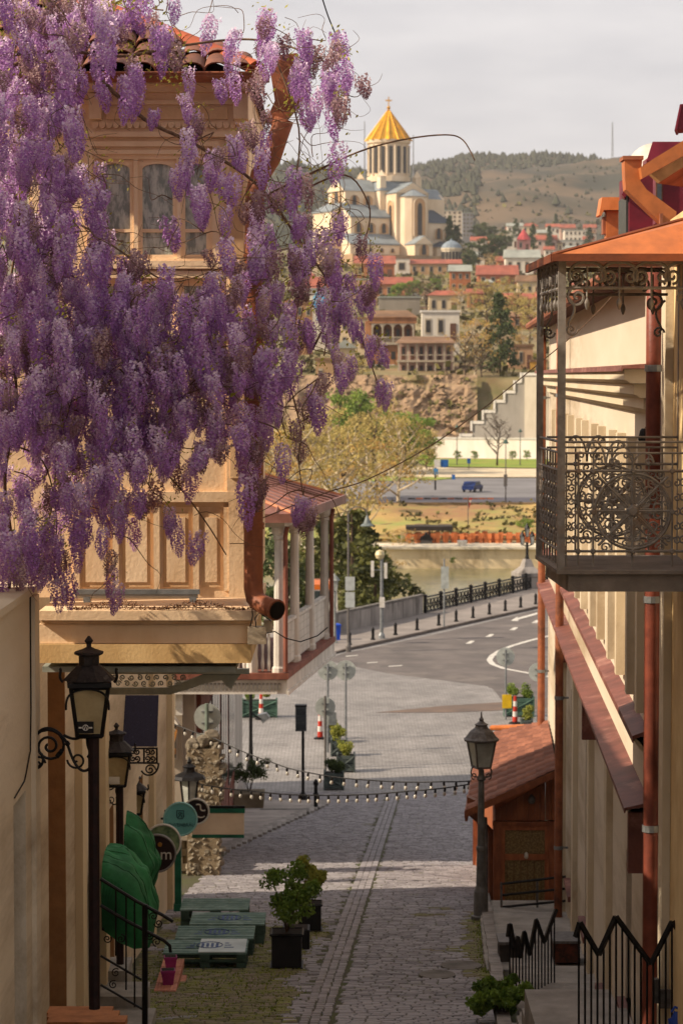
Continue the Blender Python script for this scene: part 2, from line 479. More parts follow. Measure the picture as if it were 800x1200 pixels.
for x, y, w in ((405, 770, 14), (430, 778, 12), (455, 782, 16)): mark([(x, y), (x + w, y - 1), (x + w, y - .2), (x, y + .9)])
# pavement along the river wall and the bridge, with its kerb
def px_side(Y): return (Y - 128) / 2.07 - .64
kp = [(-40, 128.0), (-3.5, 127.0), (-1.6, 126.6), (-.64, 127.4)] + [(px_side(Y), Y) for Y in range(130, 222, 4)]
ip = [(-40, 138.6), (-3.5, 138.6), (-1.6, 138.4), (-.64, 138.2)] + [(edge_x(Y + 9) - .1, Y + 9) for Y in range(130, 222, 4)]
mb = MB()
mb.grid([[(x, y, .13), (x2, y2, .13)] for (x, y), (x2, y2) in zip(kp, ip)])
mb.build('pavement', mat('pavement_slabs', '8b827b', '756d67', .6, .85, bump=.2, detail=8), kind='structure')
for (x, y), (x2, y2) in zip(kp, kp[1:]):
    d = Vector((x2 - x, y2 - y, 0)); nn = Vector((d.y, -d.x, 0)).normalized() * .16
    MB().ext([(x, y, -.05), (x2, y2, -.05), (x2 + nn.x, y2 + nn.y, -.05), (x + nn.x, y + nn.y, -.05)], (0, 0, .2)).build('kerb', mat('kerb_stone', '6a5f57', '50463f', 2, .85), kind='structure')

# ---- cobblestones of the street: rows across the slope, real geometry
M_sett = mat('sett_stone', '9f9a9c', '6f6a6c', 9, .8, tint=True, rnd=.35, contrast=(.3, .7), bump=.35, bscale=60, c3='7b7f4e', c3t=.68)
M_moss = mat('mossy_sett', '7d8038', '636042', 8, .9, tint=True, rnd=.35, bump=.5, bscale=70, c3='7c7062', c3t=.54)
def sett(mb, x, Y, wx, wy, h, rz, tilt):
    z = gz(Y) - .03
    c, s = math.cos(rz), math.sin(rz)
    vs = []
    for zz, k in ((0, 1), (h - .014, 1), (h, .80)):
        for a, b in ((-1, -1), (1, -1), (1, 1), (-1, 1)):
            u, v = a * wx / 2 * (k if k == 1 else 1 - (1 - k) * .6), b * wy / 2 * k
            vs.append((x + u * c - v * s, Y + u * s + v * c, z + zz + tilt * u - .105 * v))
    mb.add(vs, [(0, 1, 5, 4), (1, 2, 6, 5), (2, 3, 7, 6), (3, 0, 4, 7), (4, 5, 9, 8), (5, 6, 10, 9), (6, 7, 11, 10), (7, 4, 8, 11), (8, 9, 10, 11)])
def moss(x, Y):
    u = x - .041 * Y
    m = 0
    if Y < 50: m += max(0, min(1, (-1.75 - u) / .5)) * max(0, min(1, (46 - Y) / 4)) * .75
    m += max(0, 1 - abs(u - .60) / .36) * 1.3 * (1 if 36 < Y < 45 else .15)
    m += .45 * max(0, 1 - abs(Y - 44) / 7) * max(0, 1 - abs(u + .3) / 1.2)
    return m + .55 * fbm(x, Y, .7)
setts, msetts, ind = MB(), MB(), []
SEG = [(-4.9, -1.86, 31.0, 51.5), (-1.40, .78, 31.0, 51.5)]      # left field and right field, in u
Y = 31.0
while Y < 80.5:
    wy = R.uniform(.115, .15)
    for ua, ub in ((-5.0, -1.83), (-1.45, .74 if Y < 53 else 1.9)):
        if Y > 58 and ua < -2: ua = -5.8
        u = ua + R.uniform(0, .1)
        while u < ub:
            wx = R.uniform(.16, .26)
            x = u + wx / 2 + .041 * Y
            lim = -3.05 if Y < 52 else -4.2
            if x > lim and u + wx < ub + .05:
                px = 400 + 3000 * x / Y
                args = (x, Y + R.uniform(-.01, .01), wx - .014, wy - .009, R.uniform(.036, .05), R.uniform(-.05, .05), R.uniform(-.05, .05))
                tn = R.random() * .75
                m = moss(x, Y) > .5
                if Y < 33.6 and 330 < px < 600 and len(ind) < 290: ind.append((args, m))
                else:
                    t = msetts if m else setts
                    t.tint = tn; sett(t, *args)
            u += wx
    Y += wy
setts.build('cobblestone', M_sett, STREET, kind='stuff')
msetts.build('mossy_cobblestone', M_moss, STREET, kind='stuff')
sv = [part_mesh((lambda b: (sett(b, 0, 0, .19, .118, .045, 0, 0), b)[1])(MB()), 'cobblestone', mm) for mm in (M_sett, M_moss)]
for me in sv:
    for v in me.vertices: v.co.z -= gz(0) - .0
for a, m in ind:
    put('cobblestone', sv[1 if m else 0], STREET, (a[0], a[1], gz(a[1]) + .012 * R.random()), a[5], (0, a[6]), (a[2] / .19, a[3] / .118, 1))
# band of paving stones down the middle of the street
stone = MB()
M_pave = mat('paver_stone', '989192', '6e6869', 8, .8, rnd=.6, tint=True, bump=.3, c3='77794a', c3t=.66)
sett(stone, 0, 0, .118, .19, .05, 0, 0)
pm = part_mesh(stone, 'paving_stone', M_pave)
for v in pm.vertices: v.co.z -= gz(0)
rest = MB(); k = 0; Y = 31.5
while Y < 80:
    for j in range(3):
        u = -1.64 + (j - 1) * .124 + R.uniform(-.006, .006)
        if k < 240: put('paving_stone', pm, STREET, (u + .041 * Y + R.uniform(-.008, .008), Y + R.uniform(-.015, .015), gz(Y) + .004 * R.random() + .002), R.uniform(-.05, .05), (0, R.uniform(-.03, .03)), (R.uniform(.9, 1.02), R.uniform(.9, 1.02), 1)); k += 1
        else:
            rest.tint = R.random() * .6; sett(rest, u + .041 * Y, Y, .114, .185, .05, 0, 0)
    Y += .2
rest.build('paving_stone', M_sett, STREET, kind='stuff')
# right kerb of the street
kb = part_mesh(MB().box((0, 0, 0), (.17, .98, .26)), 'kerb_stone', mat('kerb_grey', 'a29b95', '7c756f', 3, .85, rnd=.4, bump=.3))
for i in range(18):
    Y = 30 + i
    put('kerb_stone', kb, STREET, (2.17 + .041 * (Y - 35) - .02 + R.uniform(-.01, .01), Y, gz(Y) + .03), -.04, (math.atan(-.105), R.uniform(-.02, .02)))
# flat iron covers
for x, y, r in ((540, 1141, .3), (512, 1152, .26)):
    p = G(x, y); MB().lathe([(r, .0), (r, .05)], (p.x, p.y, p.z - .005), 20).build('manhole_cover', M_concrete, STREET)
# moss and grass tufts on the street edges
mb = MB()
for i in range(9000):
    Y = R.uniform(32, 47)
    if R.random() < .66: u = R.uniform(-4.4, -1.9)
    else: u = R.gauss(.66, .08); Y = R.uniform(36.5, 44.5)
    x = u + .041 * Y
    if x < -3 or moss(x, Y) < .42: continue
    mb.tint = R.random(); z = gz(Y); h = R.uniform(.015, .05); a = R.uniform(0, 6.3); w = R.uniform(.008, .02)
    mb.add([(x - w * math.cos(a), Y - w * math.sin(a), z), (x + w * math.cos(a), Y + w * math.sin(a), z), (x + R.uniform(-.03, .03), Y + R.uniform(-.03, .03), z + h)], [(0, 1, 2)])
mb.build('grass', mat('moss_grass', '8a9430', '5d6a26', 5, .9, tint=True, bump=0), kind='stuff', label='moss and short grass along the street edges', keep=True)
# ================================================================== HOUSE ON THE RIGHT
M_cream = mat('cream_plaster', 'cbbda9', 'bfb09a', 1.6, .9, bump=.2, bscale=25, c3='9c8a70', c3t=.57, sy=.09)
M_trim = mat('cream_trim', 'd0c2a9', 'bfae91', 1.4, .85, bump=.15, sy=.15, c3='a8967c')
M_ledge = mat('red_ledge_metal', '78483e', '5e382f', 3, .6, bump=.15, c3='9c6f62')
rh = thing('house', 'long cream plaster house on the right with red ledges and drainpipes', 'house', (rw(38), 38, gz(38)))
def FR(s, z, n): return (rw(s) - n, s + .0447 * n, z)
def rbox(mb, s0, s1, z0, z1, n0, n1):
    c = [FR(s, z, n) for z in (z0, z1) for s, n in ((s0, n0), (s1, n0), (s1, n1), (s0, n1))]
    return mb.add(c, [(3, 2, 1, 0), (4, 5, 6, 7), (0, 1, 5, 4), (1, 2, 6, 5), (2, 3, 7, 6), (3, 0, 4, 7)])
UP = [(26.0, 27.1, 10.62, 12.9), (29.3, 30.5, 10.62, 12.9), (33.2, 34.5, 10.62, 12.9), (37.5, 38.9, 10.62, 12.9), (42.2, 43.7, 10.62, 12.9), (47.3, 48.9, 10.62, 12.9)]
LO = [(27.6, 28.5, 7.0, 8.7), (31.6, 32.9, 6.1, 8.9), (36.2, 37.5, 6.0, 9.0), (41.0, 42.4, 5.6, 8.8), (45.0, 46.0, 5.3, 8.7)]
wallmesh(MB(), FR, 16.0, 53.0, 1.0, 15.0, UP + LO, .42).build('wall', M_cream, rh)
mb = MB(); a = [FR(53.0, z, n) for z, n in ((1, 0), (15, 0), (15, -6), (1, -6))]; mb.add(a, [(0, 1, 2, 3)])
mb.build('end_wall', M_cream, rh)
M_wfr = mat('brown_window_frame', '6b4632', '4d3022', 8, .6)
for sa, sb, za, zb in UP + LO:
    mb = MB()
    rbox(mb, sa, sa + .08, za, zb, -.40, -.30); rbox(mb, sb - .08, sb, za, zb, -.40, -.30)
    rbox(mb, sa + .08, sb - .08, zb - .08, zb, -.40, -.301); rbox(mb, sa + .08, sb - .08, za, za + .08, -.40, -.301)
    rbox(mb, (sa + sb) / 2 - .04, (sa + sb) / 2 + .04, za + .08, zb - .08, -.40, -.302)
    f = mb.build('window', M_wfr, rh)
    rbox(MB(), sa, sb, za, zb, -.45, -.37).build('pane', M_glass, f)
    if (sa, sb, za, zb) in LO: rbox(MB(), sa - .08, sb + .08, za - .09, za, -.3, .1).build('sill', M_ledge, f)
# pilasters between the upper windows
edges = [25.1] + [u[0] for u in UP] + [50.5]
for i in range(len(UP)):
    for s in (UP[i][0] - .34, UP[i][1] + .08):
        rbox(MB(), s, s + .26, 10.6, 13.35, 0, .10).build('pilaster', M_trim, rh)
for s in (31.0, 35.2, 39.9, 44.2): rbox(MB(), s, s + .5, gz(s) - .1, 9.75, 0, .08).build('pilaster', M_trim, rh)
def ledge(name, s0, s1, z, prof, m):
    mb = MB(); k = len(prof)
    vs = [FR(s, z + dz, n) for s in (s0, s1) for n, dz in prof]
    mb.add(vs, [list(range(k)), list(range(2 * k - 1, k - 1, -1))] + [(i, (i + 1) % k, k + (i + 1) % k, k + i) for i in range(k)])
    return mb.build(name, m, rh)
ledge('string_course', 25.3, 52.6, 9.72, [(0, -.25), (.08, -.22), (.13, -.1), (.22, -.05), (.22, -.0)], M_trim)
ledge('ledge_flashing', 25.1, 52.8, 9.73, [(0, .06), (0, .02), (.235, -.02), (.24, -.05), (.252, -.05), (.252, .0)], M_ledge)
ledge('sill_course', 25.4, 52.4, 10.4, [(0, -.16), (.06, -.15), (.13, -.06), (.13, 0)], M_trim)
ledge('ledge_flashing', 25.3, 52.5, 10.41, [(0, .07), (0, .02), (.145, -.02), (.15, -.06), (.162, -.06), (.162, .01)], M_ledge)
# corbels under the string course
for s, L in ((25.25, .5), (34.6, .4), (44, .4)):
    rbox(MB(), s, s + .16, 9.05, 9.66, .0, .2).build('corbel', M_ledge, rh)
# big cornice at eye level: four moulded fillets
z0, prof = 14.07, [(0, -.38), (.05, -.36), (.09, -.28), (.14, -.26)]
ledge('cornice_moulding', 24.5, 50.5, 14.07, [(0, -.44), (.06, -.44), (.09, -.40), (.13, -.39), (.13, -.29), (0, -.29)], M_trim)
ledge('cornice_moulding', 24.4, 50.6, 14.07, [(0, -.285), (.17, -.285), (.20, -.26), (.23, -.25), (.23, -.15), (0, -.15)], M_trim)
ledge('cornice_moulding', 24.3, 50.7, 14.07, [(0, -.145), (.27, -.145), (.30, -.12), (.33, -.11), (.33, -.01), (0, -.01)], M_trim)
ledge('cornice_flashing', 24.2, 50.8, 14.07, [(0, .05), (0, -.005), (.34, -.005), (.355, -.03), (.37, -.03), (.36, .02)], M_ledge)
# eave and roof
ledge('eave_board', 26, 53.3, 15.06, [(-.3, .1), (-.3, -.06), (.34, -.06), (.34, .0)], mat('eave_wood', '5b3527', '3e231a', 5, .8))
mb = MB()
rg = [[FR(s, 15.1 + k * .42, .38 - k * 1.0) for k in range(6)] for s in np.linspace(25, 53.4, 30)]
mb.grid(rg).build('roof', mat('red_roof_sheet', '8e3f2c', '6b2c20', 2, .6), rh)
mb = MB()
pts = [Vector(FR(s, 15.02 - (53 - s) * .001, .42)) for s in np.linspace(26, 53.4, 12)]
mb.tube(pts, .07, 8).build('gutter', M_rust, rh)
# drainpipes with their wall clamps
for s, zt_, zb_, r in ((22.9, 15.1, gz(22.9), .068), (43.3, 14.95, gz(43.3), .07), (52.4, 14.95, gz(52.4), .075)):
    pz = [zt_ - (zt_ - zb_) * i / 8 for i in range(9)]
    pp = MB().tube([FR(s, z, .16) for z in pz], r, 12).build('drainpipe', M_rustd if s < 30 else M_rust, rh, smooth=True)
    for z in pz[1:-1:2]:
        mb = MB().lathe([(r + .012, -.03), (r + .012, .03)], FR(s, z, .16), 12); rbox(mb, s - .02, s + .02, z - .015, z + .015, 0, .1)
        mb.build('clamp', M_steel, pp)
MB().tube([FR(24.35, z, .05) for z in (15, 12, 9, 6.8)], .02, 6).build('cable', M_black, rh)
# wall lamp on a bracket by the drainpipe
wlm = thing('wall_lamp', 'small dark wall lamp on the cream wall beside the orange drainpipe', 'wall lamp', FR(24.2, 13.4, 0))
MB().tube(bez(FR(24.2, 13.52, 0), FR(24.2, 13.56, .06), FR(24.2, 13.56, .1), FR(24.2, 13.5, .13)), .012, 6).build('arm', M_black, wlm)
q = Vector(FR(24.2, 13.44, .15)); MB().lathe([(.02, .06), (.035, .04), (.055, -.04), (.045, -.06)], q, 10).build('lamp_shade', M_black, wlm)
# quoin block on the far corner and the near yellow wall field
rbox(MB(), 16.5, 22.55, 6, 15.36, .0, .05).build('near_wall_panel', mat('ochre_plaster', 'dcc08e', 'c4a473', 1.6, .9, c3='a8845a', c3t=.62), rh)
rbox(MB(), 22.1, 22.5, 6, 15.3, .052, .12).build('corner_pilaster', M_trim, rh)

# ---- roof structures above the right house
def gutter_box(px, py, Y): return P(px, py, Y)
gb = thing('roof_gutter', 'orange sheet metal gutter with funnel head and slanting outlet at the right eave', 'gutter', P(741, 190, 25))
a = P(741, 184, 25)
mb = MB(); w = .088
mb.ext([P(731, 186, 25), P(752, 186, 25), P(750, 212, 25), P(757, 222, 25), P(792, 248, 25), P(790, 268, 25), P(775, 262, 25), P(733, 222, 25), P(732, 212, 25)], (0, .26, 0))
mb.build('outlet', M_orange, gb)
MB().slab(729.5, 182.5, 753.5, 187, 24.97, .32).build('rim', M_rust, gb)
MB().ext([P(750, 196, 24.8), P(752, 209, 24.8), P(830, 166, 24.8), P(830, 146, 24.8)], (0, .3, 0)).build('trough', M_orange, gb)
MB().slab(773, 250, 776, 272, 24.9, .1).build('strap', M_rust, gb)
er = thing('upper_roof', 'overhanging dark eave boards behind the orange gutter top right', 'roof', P(800, 180, 26))
MB().ext([P(752, 198, 26), P(840, 145, 26), P(840, 170, 26), P(770, 215, 26)], (1.2, 4, .2)).build('eave_soffit', mat('eave_ochre', 'b98a55', '8a6238', 3, .8), er)
MB().ext([P(752, 194, 25.9), P(840, 140, 25.9), P(840, 143, 25.9), P(752, 197, 25.9)], (1.2, 4.2, .3)).build('roof_sheet', M_rust, er)
M_maroon = mat('maroon_metal', '6f1d2b', '551522', 4, .5, bump=.05)
dm = thing('dormer', 'maroon metal dormer with small window beside the orange gutter', 'dormer', P(745, 275, 33))
MB().slab(737, 205, 764, 285, 33, 1.2).build('front_wall', M_maroon, dm)
mb = MB(); mb.ext([P(728, 228, 32.9), P(738, 208, 32.9), P(738, 222, 32.9), P(731, 232, 32.9)], (.1, .9, 0)).build('side_eave', M_maroon, dm)
MB().slab(733, 230, 738, 280, 33.1, .9).build('side_window', M_glass, dm)
dm2 = thing('dormer', 'taller maroon dormer with pitched roof directly under the gutter trough', 'dormer', P(770, 250, 36))
MB().slab(768, 178, 800, 262, 36, 1.6).build('front_wall', M_maroon, dm2)
MB().ext([P(757, 188, 35.9), P(764, 166, 35.9), P(800, 166, 35.9), P(800, 188, 35.9)], (.1, .9, 0)).build('roof', mat('maroon_roof', '7d2638', '651c2c', 4, .45, bump=.05), dm2)
f = MB().slab(768, 200, 776, 245, 35.95, .04).build('window', M_wfr, dm2)
MB().slab(769.5, 203, 774.5, 242, 35.93, .04).build('pane', M_glass, f)
dm3 = thing('roof_gable', 'pointed maroon roof end at the very right above the gutter', 'roof', P(798, 150, 33))
MB().ext([P(791, 152, 33), P(797, 122, 33), P(830, 118, 33), P(830, 150, 33)], (.1, .5, 0)).build('roof', M_maroon, dm3)
MB().ext([P(789.5, 153, 32.9), P(796, 122, 32.9), P(798, 122, 32.9), P(792, 153, 32.9)], (.1, .6, 0)).build('verge', mat('maroon_roof', '7d2638'), dm3)
ch = thing('chimney', 'orange metal clad chimney with little gabled cap above the balcony roof', 'chimney', P(717, 300, 40))
MB().slab(710, 247, 732, 300, 40, .32).build('shaft', M_orange, ch)
MB().ext([P(701.5, 252, 39.9), P(705, 231, 39.9), P(733, 231, 39.9), P(733, 246, 39.9), P(707, 246, 39.9), P(704, 253, 39.9)], (0, .5, 0)).build('cap', mat('orange_cap', 'cf7c45', 'b5652f', 4, .5), ch)
MB().slab(706, 254, 710.5, 274, 40.05, .24).build('side_vent', M_rust, ch)
dish = thing('satellite_dish', 'big white dish half hidden behind the maroon dormer', 'satellite dish', P(752, 220, 38))
mb = MB(); c = P(768, 204, 38)
mb.lathe([(.05 + .10 * i, .012 * i * i * .5) for i in range(5)], (0, 0, 0), 28, Matrix.Rotation(PI / 2 - .2, 3, 'X'))
o = mb.build('reflector', M_white, dish, smooth=True); o.location = c + Vector((0, .0, 0)); 
MB().tube([P(768, 204, 38.1), P(768, 260, 38.1)], .03, 6).build('mast', M_steel, dish)

# ================================================================== IRON BALCONY
bx0, bx1, BY0, BY1 = 1.714, rw(20.0) - .0, 20.0, 21.6
xf = P(632, 500, BY1).x
zf = P(657, 668, BY0).z                 # floor level
zt0 = P(657, 303, BY0).z                # under the roof
bal = thing('balcony', 'grey wrought iron balcony with orange roof and wheel shaped railing ornament', 'balcony', (2.2, 20.8, zf))
M_bal = mat('balcony_iron', '857f79', '645e58', 9, .6, .1, .2, c3='7d6a5a')
M_balf = mat('balcony_floor', '857b72', '665d55', 3, .8, bump=.3, c3='735f50')
MB().ext([(bx0 - .03, BY0 - .04, zf - .03), (3.3, BY0 - .04, zf - .03), (3.3, BY1 + .06, zf - .03), (xf - .03, BY1 + .06, zf - .03)], (0, 0, .03)).build('floor_plate', M_balf, bal)
MB().ext([(bx0 + .06, BY0 + .0, zf - .17), (3.3, BY0, zf - .17), (3.3, BY0, zf - .031), (bx0 + .06, BY0, zf - .031)], (0, .1, 0)).build('front_beam', M_balf, bal)
MB().ext([(bx0 + .055, BY0 + .101, zf - .17), (xf + .055, BY1, zf - .17), (xf + .055, BY1, zf - .031), (bx0 + .055, BY0 + .101, zf - .031)], (.08, 0, 0)).build('side_beam', M_balf, bal)
def post(x, Y, w=.034): MB().box((x, Y, (zf + zt0) / 2 + .01), (w * 2, w * 2, zt0 - zf + .02)).build('post', M_bal, bal)
post(bx0, BY0, .03); post(xf, BY1, .027); post(rw(BY0) - .03, BY0, .028); post(rw(BY1) - .03, BY1, .026)
# railing panel drawn in photo rows at the near face
def rz_(py): return P(700, py, BY0).z
def rxx(px): return P(px, 600, BY0).x
def rail_panel(x_shift, y, mirror=False):
    O = lambda px, py: Vector((rxx(px) + x_shift, y, rz_(py)))
    mb = MB()
    for py, r in ((518, .011), (531, .010), (552, .013), (646, .012)): mb.tube([O(658, py), O(825, py)], r, 6)
    for px in (677, 694.5, 787, 804): mb.tube([O(px, 531), O(px, 664)], .0085, 6)
    mb.tube([O(740.5, 531), O(740.5, 664)], .010, 6)
    mb.tube([O(663, 531), O(663, 664)], .008, 6)
    pn = mb.build('railing_panel', M_bal, bal)
    c = O(741, 599); rr = .295
    mb = MB().tube(circ(c, rr, 40), .013, 6, closed=True).tube(circ(c, rr * .93, 40), .007, 5, closed=True)
    for k in range(8):
        a = k * PI / 4; d = Vector((math.cos(a), 0, math.sin(a)))
        mb.tube([c + d * .04, c + d * (rr * (1.28 if k % 2 else 1.0))], .011, 6)
        a2 = a + PI / 8
        for sg in (1, -1):
            q = c + Vector((math.cos(a2), 0, math.sin(a2))) * rr * .62
            e = Vector((-math.sin(a2), 0, math.cos(a2))) * sg * .048
            mb.tube(spiral(q + e, .05, 1.2, a2 + sg * PI * .5, sgn=-sg), .0085, 5)
            mb.tube(spiral(q + e * .9 + Vector((math.cos(a2), 0, math.sin(a2))) * .075, .028, 1.1, a2 - PI, sgn=sg, n=14), .0075, 5)
            mb.tube([q + e * .8 - Vector((math.cos(a2), 0, math.sin(a2))) * .13, q + e * 1.9, q + e * 1.5 + Vector((math.cos(a2), 0, math.sin(a2))) * .04], .0075, 5)
        lf = c + Vector((math.cos(a2), 0, math.sin(a2))) * rr * .36
        dd = Vector((math.cos(a2), 0, math.sin(a2))); ee = Vector((-math.sin(a2), 0, math.cos(a2)))
        mb.ext([lf - dd * .05, lf + ee * .022, lf + dd * .05, lf - ee * .022], (0, .012, 0))
    mb.build('medallion', M_bal, pn)
    mb = MB()
    for sx in (-1, 1):                      # corner scrolls round the wheel
        for sz in (-1, 1):
            q = c + Vector((sx * .275, 0, sz * .27))
            mb.tube(spiral(q + Vector((0, 0, -sz * .05)), .045, 1.3, PI / 2 * sz, sgn=sx * sz), .008, 5)
            mb.tube(spiral(q + Vector((-sx * .06, 0, sz * .015)), .04, 1.3, PI if sx > 0 else 0, sgn=sx * sz), .008, 5)
    for px in (669, 686, 796): 
        for py in (566, 583, 600, 617, 633):
            for sg in (1, -1): mb.tube(spiral(O(px + sg * 4, py), .033, 1.15, PI / 2, sgn=sg, n=14), .0075, 5)
    for sx in (-1, 1):                      # heart scrolls above the panel
        t = O(709, 531)
        mb.tube(bez(t + Vector((0, 0, -.12)), t + Vector((0, 0, .06)), t + Vector((sx * .10, 0, .17)), t + Vector((sx * .15, 0, .04))), .009, 5)
        mb.tube(spiral(t + Vector((sx * .115, 0, .055)), .035, 1.2, 0 if sx > 0 else PI, sgn=sx), .008, 5)
        mb.tube(spiral(t + Vector((sx * .05, 0, -.07)), .045, 1.2, -PI / 2, sgn=sx), .008, 5)
        t = O(741, 542)
        mb.tube(bez(t, t + Vector((sx * .04, 0, .1)), t + Vector((sx * .14, 0, .1)), t + Vector((sx * .16, 0, 0))), .009, 5)
        mb.tube(spiral(t + Vector((sx * .12, 0, .0)), .035, 1.1, 0, sgn=sx), .008, 5)
    mb.build('scrollwork', M_bal, pn, kind='stuff')
    for px, py, r in [(x, y, .022) for x in (661, 677, 694.5, 741, 787) for y in (552, 646)] + [(661, 600, .02), (694.5, 600, .022), (787, 600, .022), (741, 599, .05)]:
        q = O(px, py); MB().lathe([(r, 0), (r, .02), (r * .6, .035)], (q.x, q.y + .012, q.z), 10, Matrix.Rotation(PI / 2, 3, 'X')).build('rosette', M_bal, pn)
    return pn
rail_panel(0, BY0 + .0)
rail_panel(xf - bx0 + .05, BY1)
# street side railing
def side_pt(t, z): return Vector((bx0 + (xf - bx0) * t, BY0 + (BY1 - BY0) * t, z))
mb = MB()
for py, r in ((518, .011), (531, .010), (552, .013), (646, .012)): mb.tube([side_pt(.02, rz_(py)), side_pt(.98, rz_(py))], r, 6)
for t in (.12, .25, .37, .5, .63, .75, .88): mb.tube([side_pt(t, rz_(531)), side_pt(t, rz_(664))], .0085, 5)
sp_ = mb.build('railing_panel', M_bal, bal)
mb = MB()
for t in (.185, .31, .435, .565, .69, .815, .93, .07):
    for py in (562, 580, 598, 616, 634):
        for sg in (1, -1): mb.tube(spiral(side_pt(t, rz_(py)) + Vector((0, sg * .05, 0)), .055, 1.3, PI / 2, 'YZ', 16, sg), .008, 5)
mb.build('scrollwork', M_bal, sp_, kind='stuff')
# valance under the roof
def vz(py): return P(700, py, BY0).z
def valance(f, L, name, plane, ncirc):
    mb = MB()
    for py, r in ((305, .013), (337.5, .014)): mb.tube([f(0, vz(py)), f(L, vz(py))], r, 6)
    vb = mb.build('valance', M_bal, bal)
    mb = MB(); rr = .118; zc = vz(321)
    for i in range(ncirc):
        u = .07 + (i + .5) * (L - .07) / ncirc * 1.0
        c = f(u, zc)
        for sg in (1, -1):
            st = f(u + sg * .105, zc - .01)
            mb.tube(bez(f(u - sg * .02, vz(308)), f(u + sg * .10, vz(304)), f(u + sg * .17, vz(318)), f(u + sg * .13, vz(330))), .0125, 5)
            mb.tube(spiral(f(u + sg * .085, zc - .02), .06, 1.35, PI / 2 * sg, plane, 18, -sg), .012, 5)
        mb.tube([f(u, vz(312)), f(u, vz(348))], .008, 5)
        mb.lathe([(.006, -.02), (.018, .01), (.022, .03), (.02, .045), (.003, .08)], f(u, vz(360)), 8)
    for u, sg in ((.12, 1), (L - .12, -1)):
        mb.tube(spiral(f(u, vz(348)), .085, 1.5, PI / 2, plane, 22, sg), .012, 5)
        mb.tube(bez(f(u - sg * .1, vz(345)), f(u + sg * .07, vz(365)), f(u - sg * .10, vz(374)), f(u - sg * .06, vz(384))), .011, 5)
        mb.tube(spiral(f(u - sg * .045, vz(386)), .05, 1.3, 0, plane, 16, -sg), .010, 5)
    mb.build('scrollwork', M_bal, vb, kind='stuff')
Lx = rw(BY0) - .03 - bx0
valance(lambda u, z: Vector((bx0 + u, BY0, z)), Lx, 'front', 'XZ', 3 + 1)
valance(lambda u, z: Vector((xf + u, BY1, z)), Lx, 'far', 'XZ', 4)
Ls = BY1 - BY0
valance(lambda u, z: side_pt(u / Ls, z), Ls, 'side', 'YZ', 6)
# balcony roof: hipped sheet metal with standing seams and a dark drip edge
ez = P(650, 299, 19.7).z
A, B = Vector((bx0 - .09, 19.72, ez)), Vector((xf - .09, 21.85, ez))
C, D = Vector((3.4, 19.72, ez + .0)), Vector((3.4, 21.85, ez))
E, F_ = Vector((3.4, 20.45, ez + .46)), Vector((3.4, 21.2, ez + .46))
E1 = Vector((2.75, 20.45, ez + .32)); F1 = Vector((2.75, 21.1, ez + .32))
rf = MB().add([A, B, C, D, E, F_, E1, F1], [(0, 1, 7, 6), (0, 6, 4, 2), (1, 3, 5, 7), (6, 7, 5, 4), (0, 2, 3, 1)]).build('roof', M_orange, bal)
MB().ext([A + Vector((-.01, -.012, -.045)), C + Vector((0, -.012, -.045)), C + Vector((0, -.012, .012)), A + Vector((-.01, -.012, .012))], (0, .03, 0)).build('drip_edge', mat('roof_edge', '7c3f22', '59301e', 4, .6), rf)
MB().ext([A + Vector((-.02, .02, -.05)), B + Vector((-.02, 0, -.05)), B + Vector((-.02, 0, .012)), A + Vector((-.02, .02, .012))], (.03, 0, 0)).build('drip_edge', mat('roof_edge', '7c3f22'), rf)
for a, b in ((A, E1), (B, F1)): MB().tube([a + Vector((0, 0, .012)), b + Vector((0, 0, .012))], .013, 5).build('seam', M_rust, rf)

# ================================================================== WOODEN KIOSK
M_kw = mat('kiosk_wood', 'a5623e', '7b452b', 9, .6, streak=True, rnd=.5, bump=.25)
ki = thing('kiosk', 'reddish wooden kiosk with tiled lean-to roof against the right house', 'kiosk', (3.1, 46.5, gz(46.5)))
KY = 46.5
def K(px, py): return P(px, py, KY)
ktop = lambda px: 955 + (908 - 955) * (px - 565) / 85     # underside of the rake
wb = MB(); x = 580.0; i = 0
while x < 649:                       # vertical boards over the door
    w = min(R.uniform(5.5, 7.5), 650 - x)
    mb = MB(); mb.ext([P(x, 961, KY), P(x + w - .5, 961, KY), P(x + w - .5, ktop(x + w) + 3, KY), P(x, ktop(x) + 3, KY)], (0, .05, 0)); mb.build('plank', M_kw, ki); x += w
MB().slab(577, 963, 651, 968, KY - .03, .12).build('door_lintel', M_kw, ki)
for a, b in ((578, 586), (643, 651)): MB().slab(a, 968, b, 1064, KY - .03, .12).build('door_post', M_kw, ki)
d = MB().slab(586, 968, 643, 973, KY, .06); d.slab(586, 1001, 643, 1008, KY, .06); d.slab(586, 1056, 643, 1064, KY, .06); d.slab(586, 973, 591, 1056, KY - .001, .062); d.slab(638, 973, 643, 1056, KY - .001, .062)
dr = d.build('door', mat('kiosk_door_wood', 'ad6840', '84492c', 8, .5, streak=True), ki)
M_lace = mat('lace_curtain', '8f774f', '66502f', 30, .35, bump=.1, contrast=(.42, .58))
MB().slab(591, 973, 638, 1001, KY + .03, .02).build('door_pane', M_lace, dr)
MB().slab(591, 1008, 638, 1056, KY + .03, .02).build('door_pane', M_lace, dr)
b = MB(); 
for k in range(6): b.slab(593 + k * 8, 1009, 594.2 + k * 8, 1055, KY + .02, .01)
b.build('carved_bars', mat('carved_wood', '7e6138', '5e4526', 12, .6), dr)
MB().disc(K(616, 1004) + Vector((0, -.02, 0)), .035, .02, 14).build('knocker', M_white, dr)
mb = MB(); c = K(616, 998); mb.lathe([(.006, 0), (.035, -.03), (.04, -.09), (.02, -.11)], c + Vector((0, -.04, 0)), 8).build('door_bell', M_white, dr)
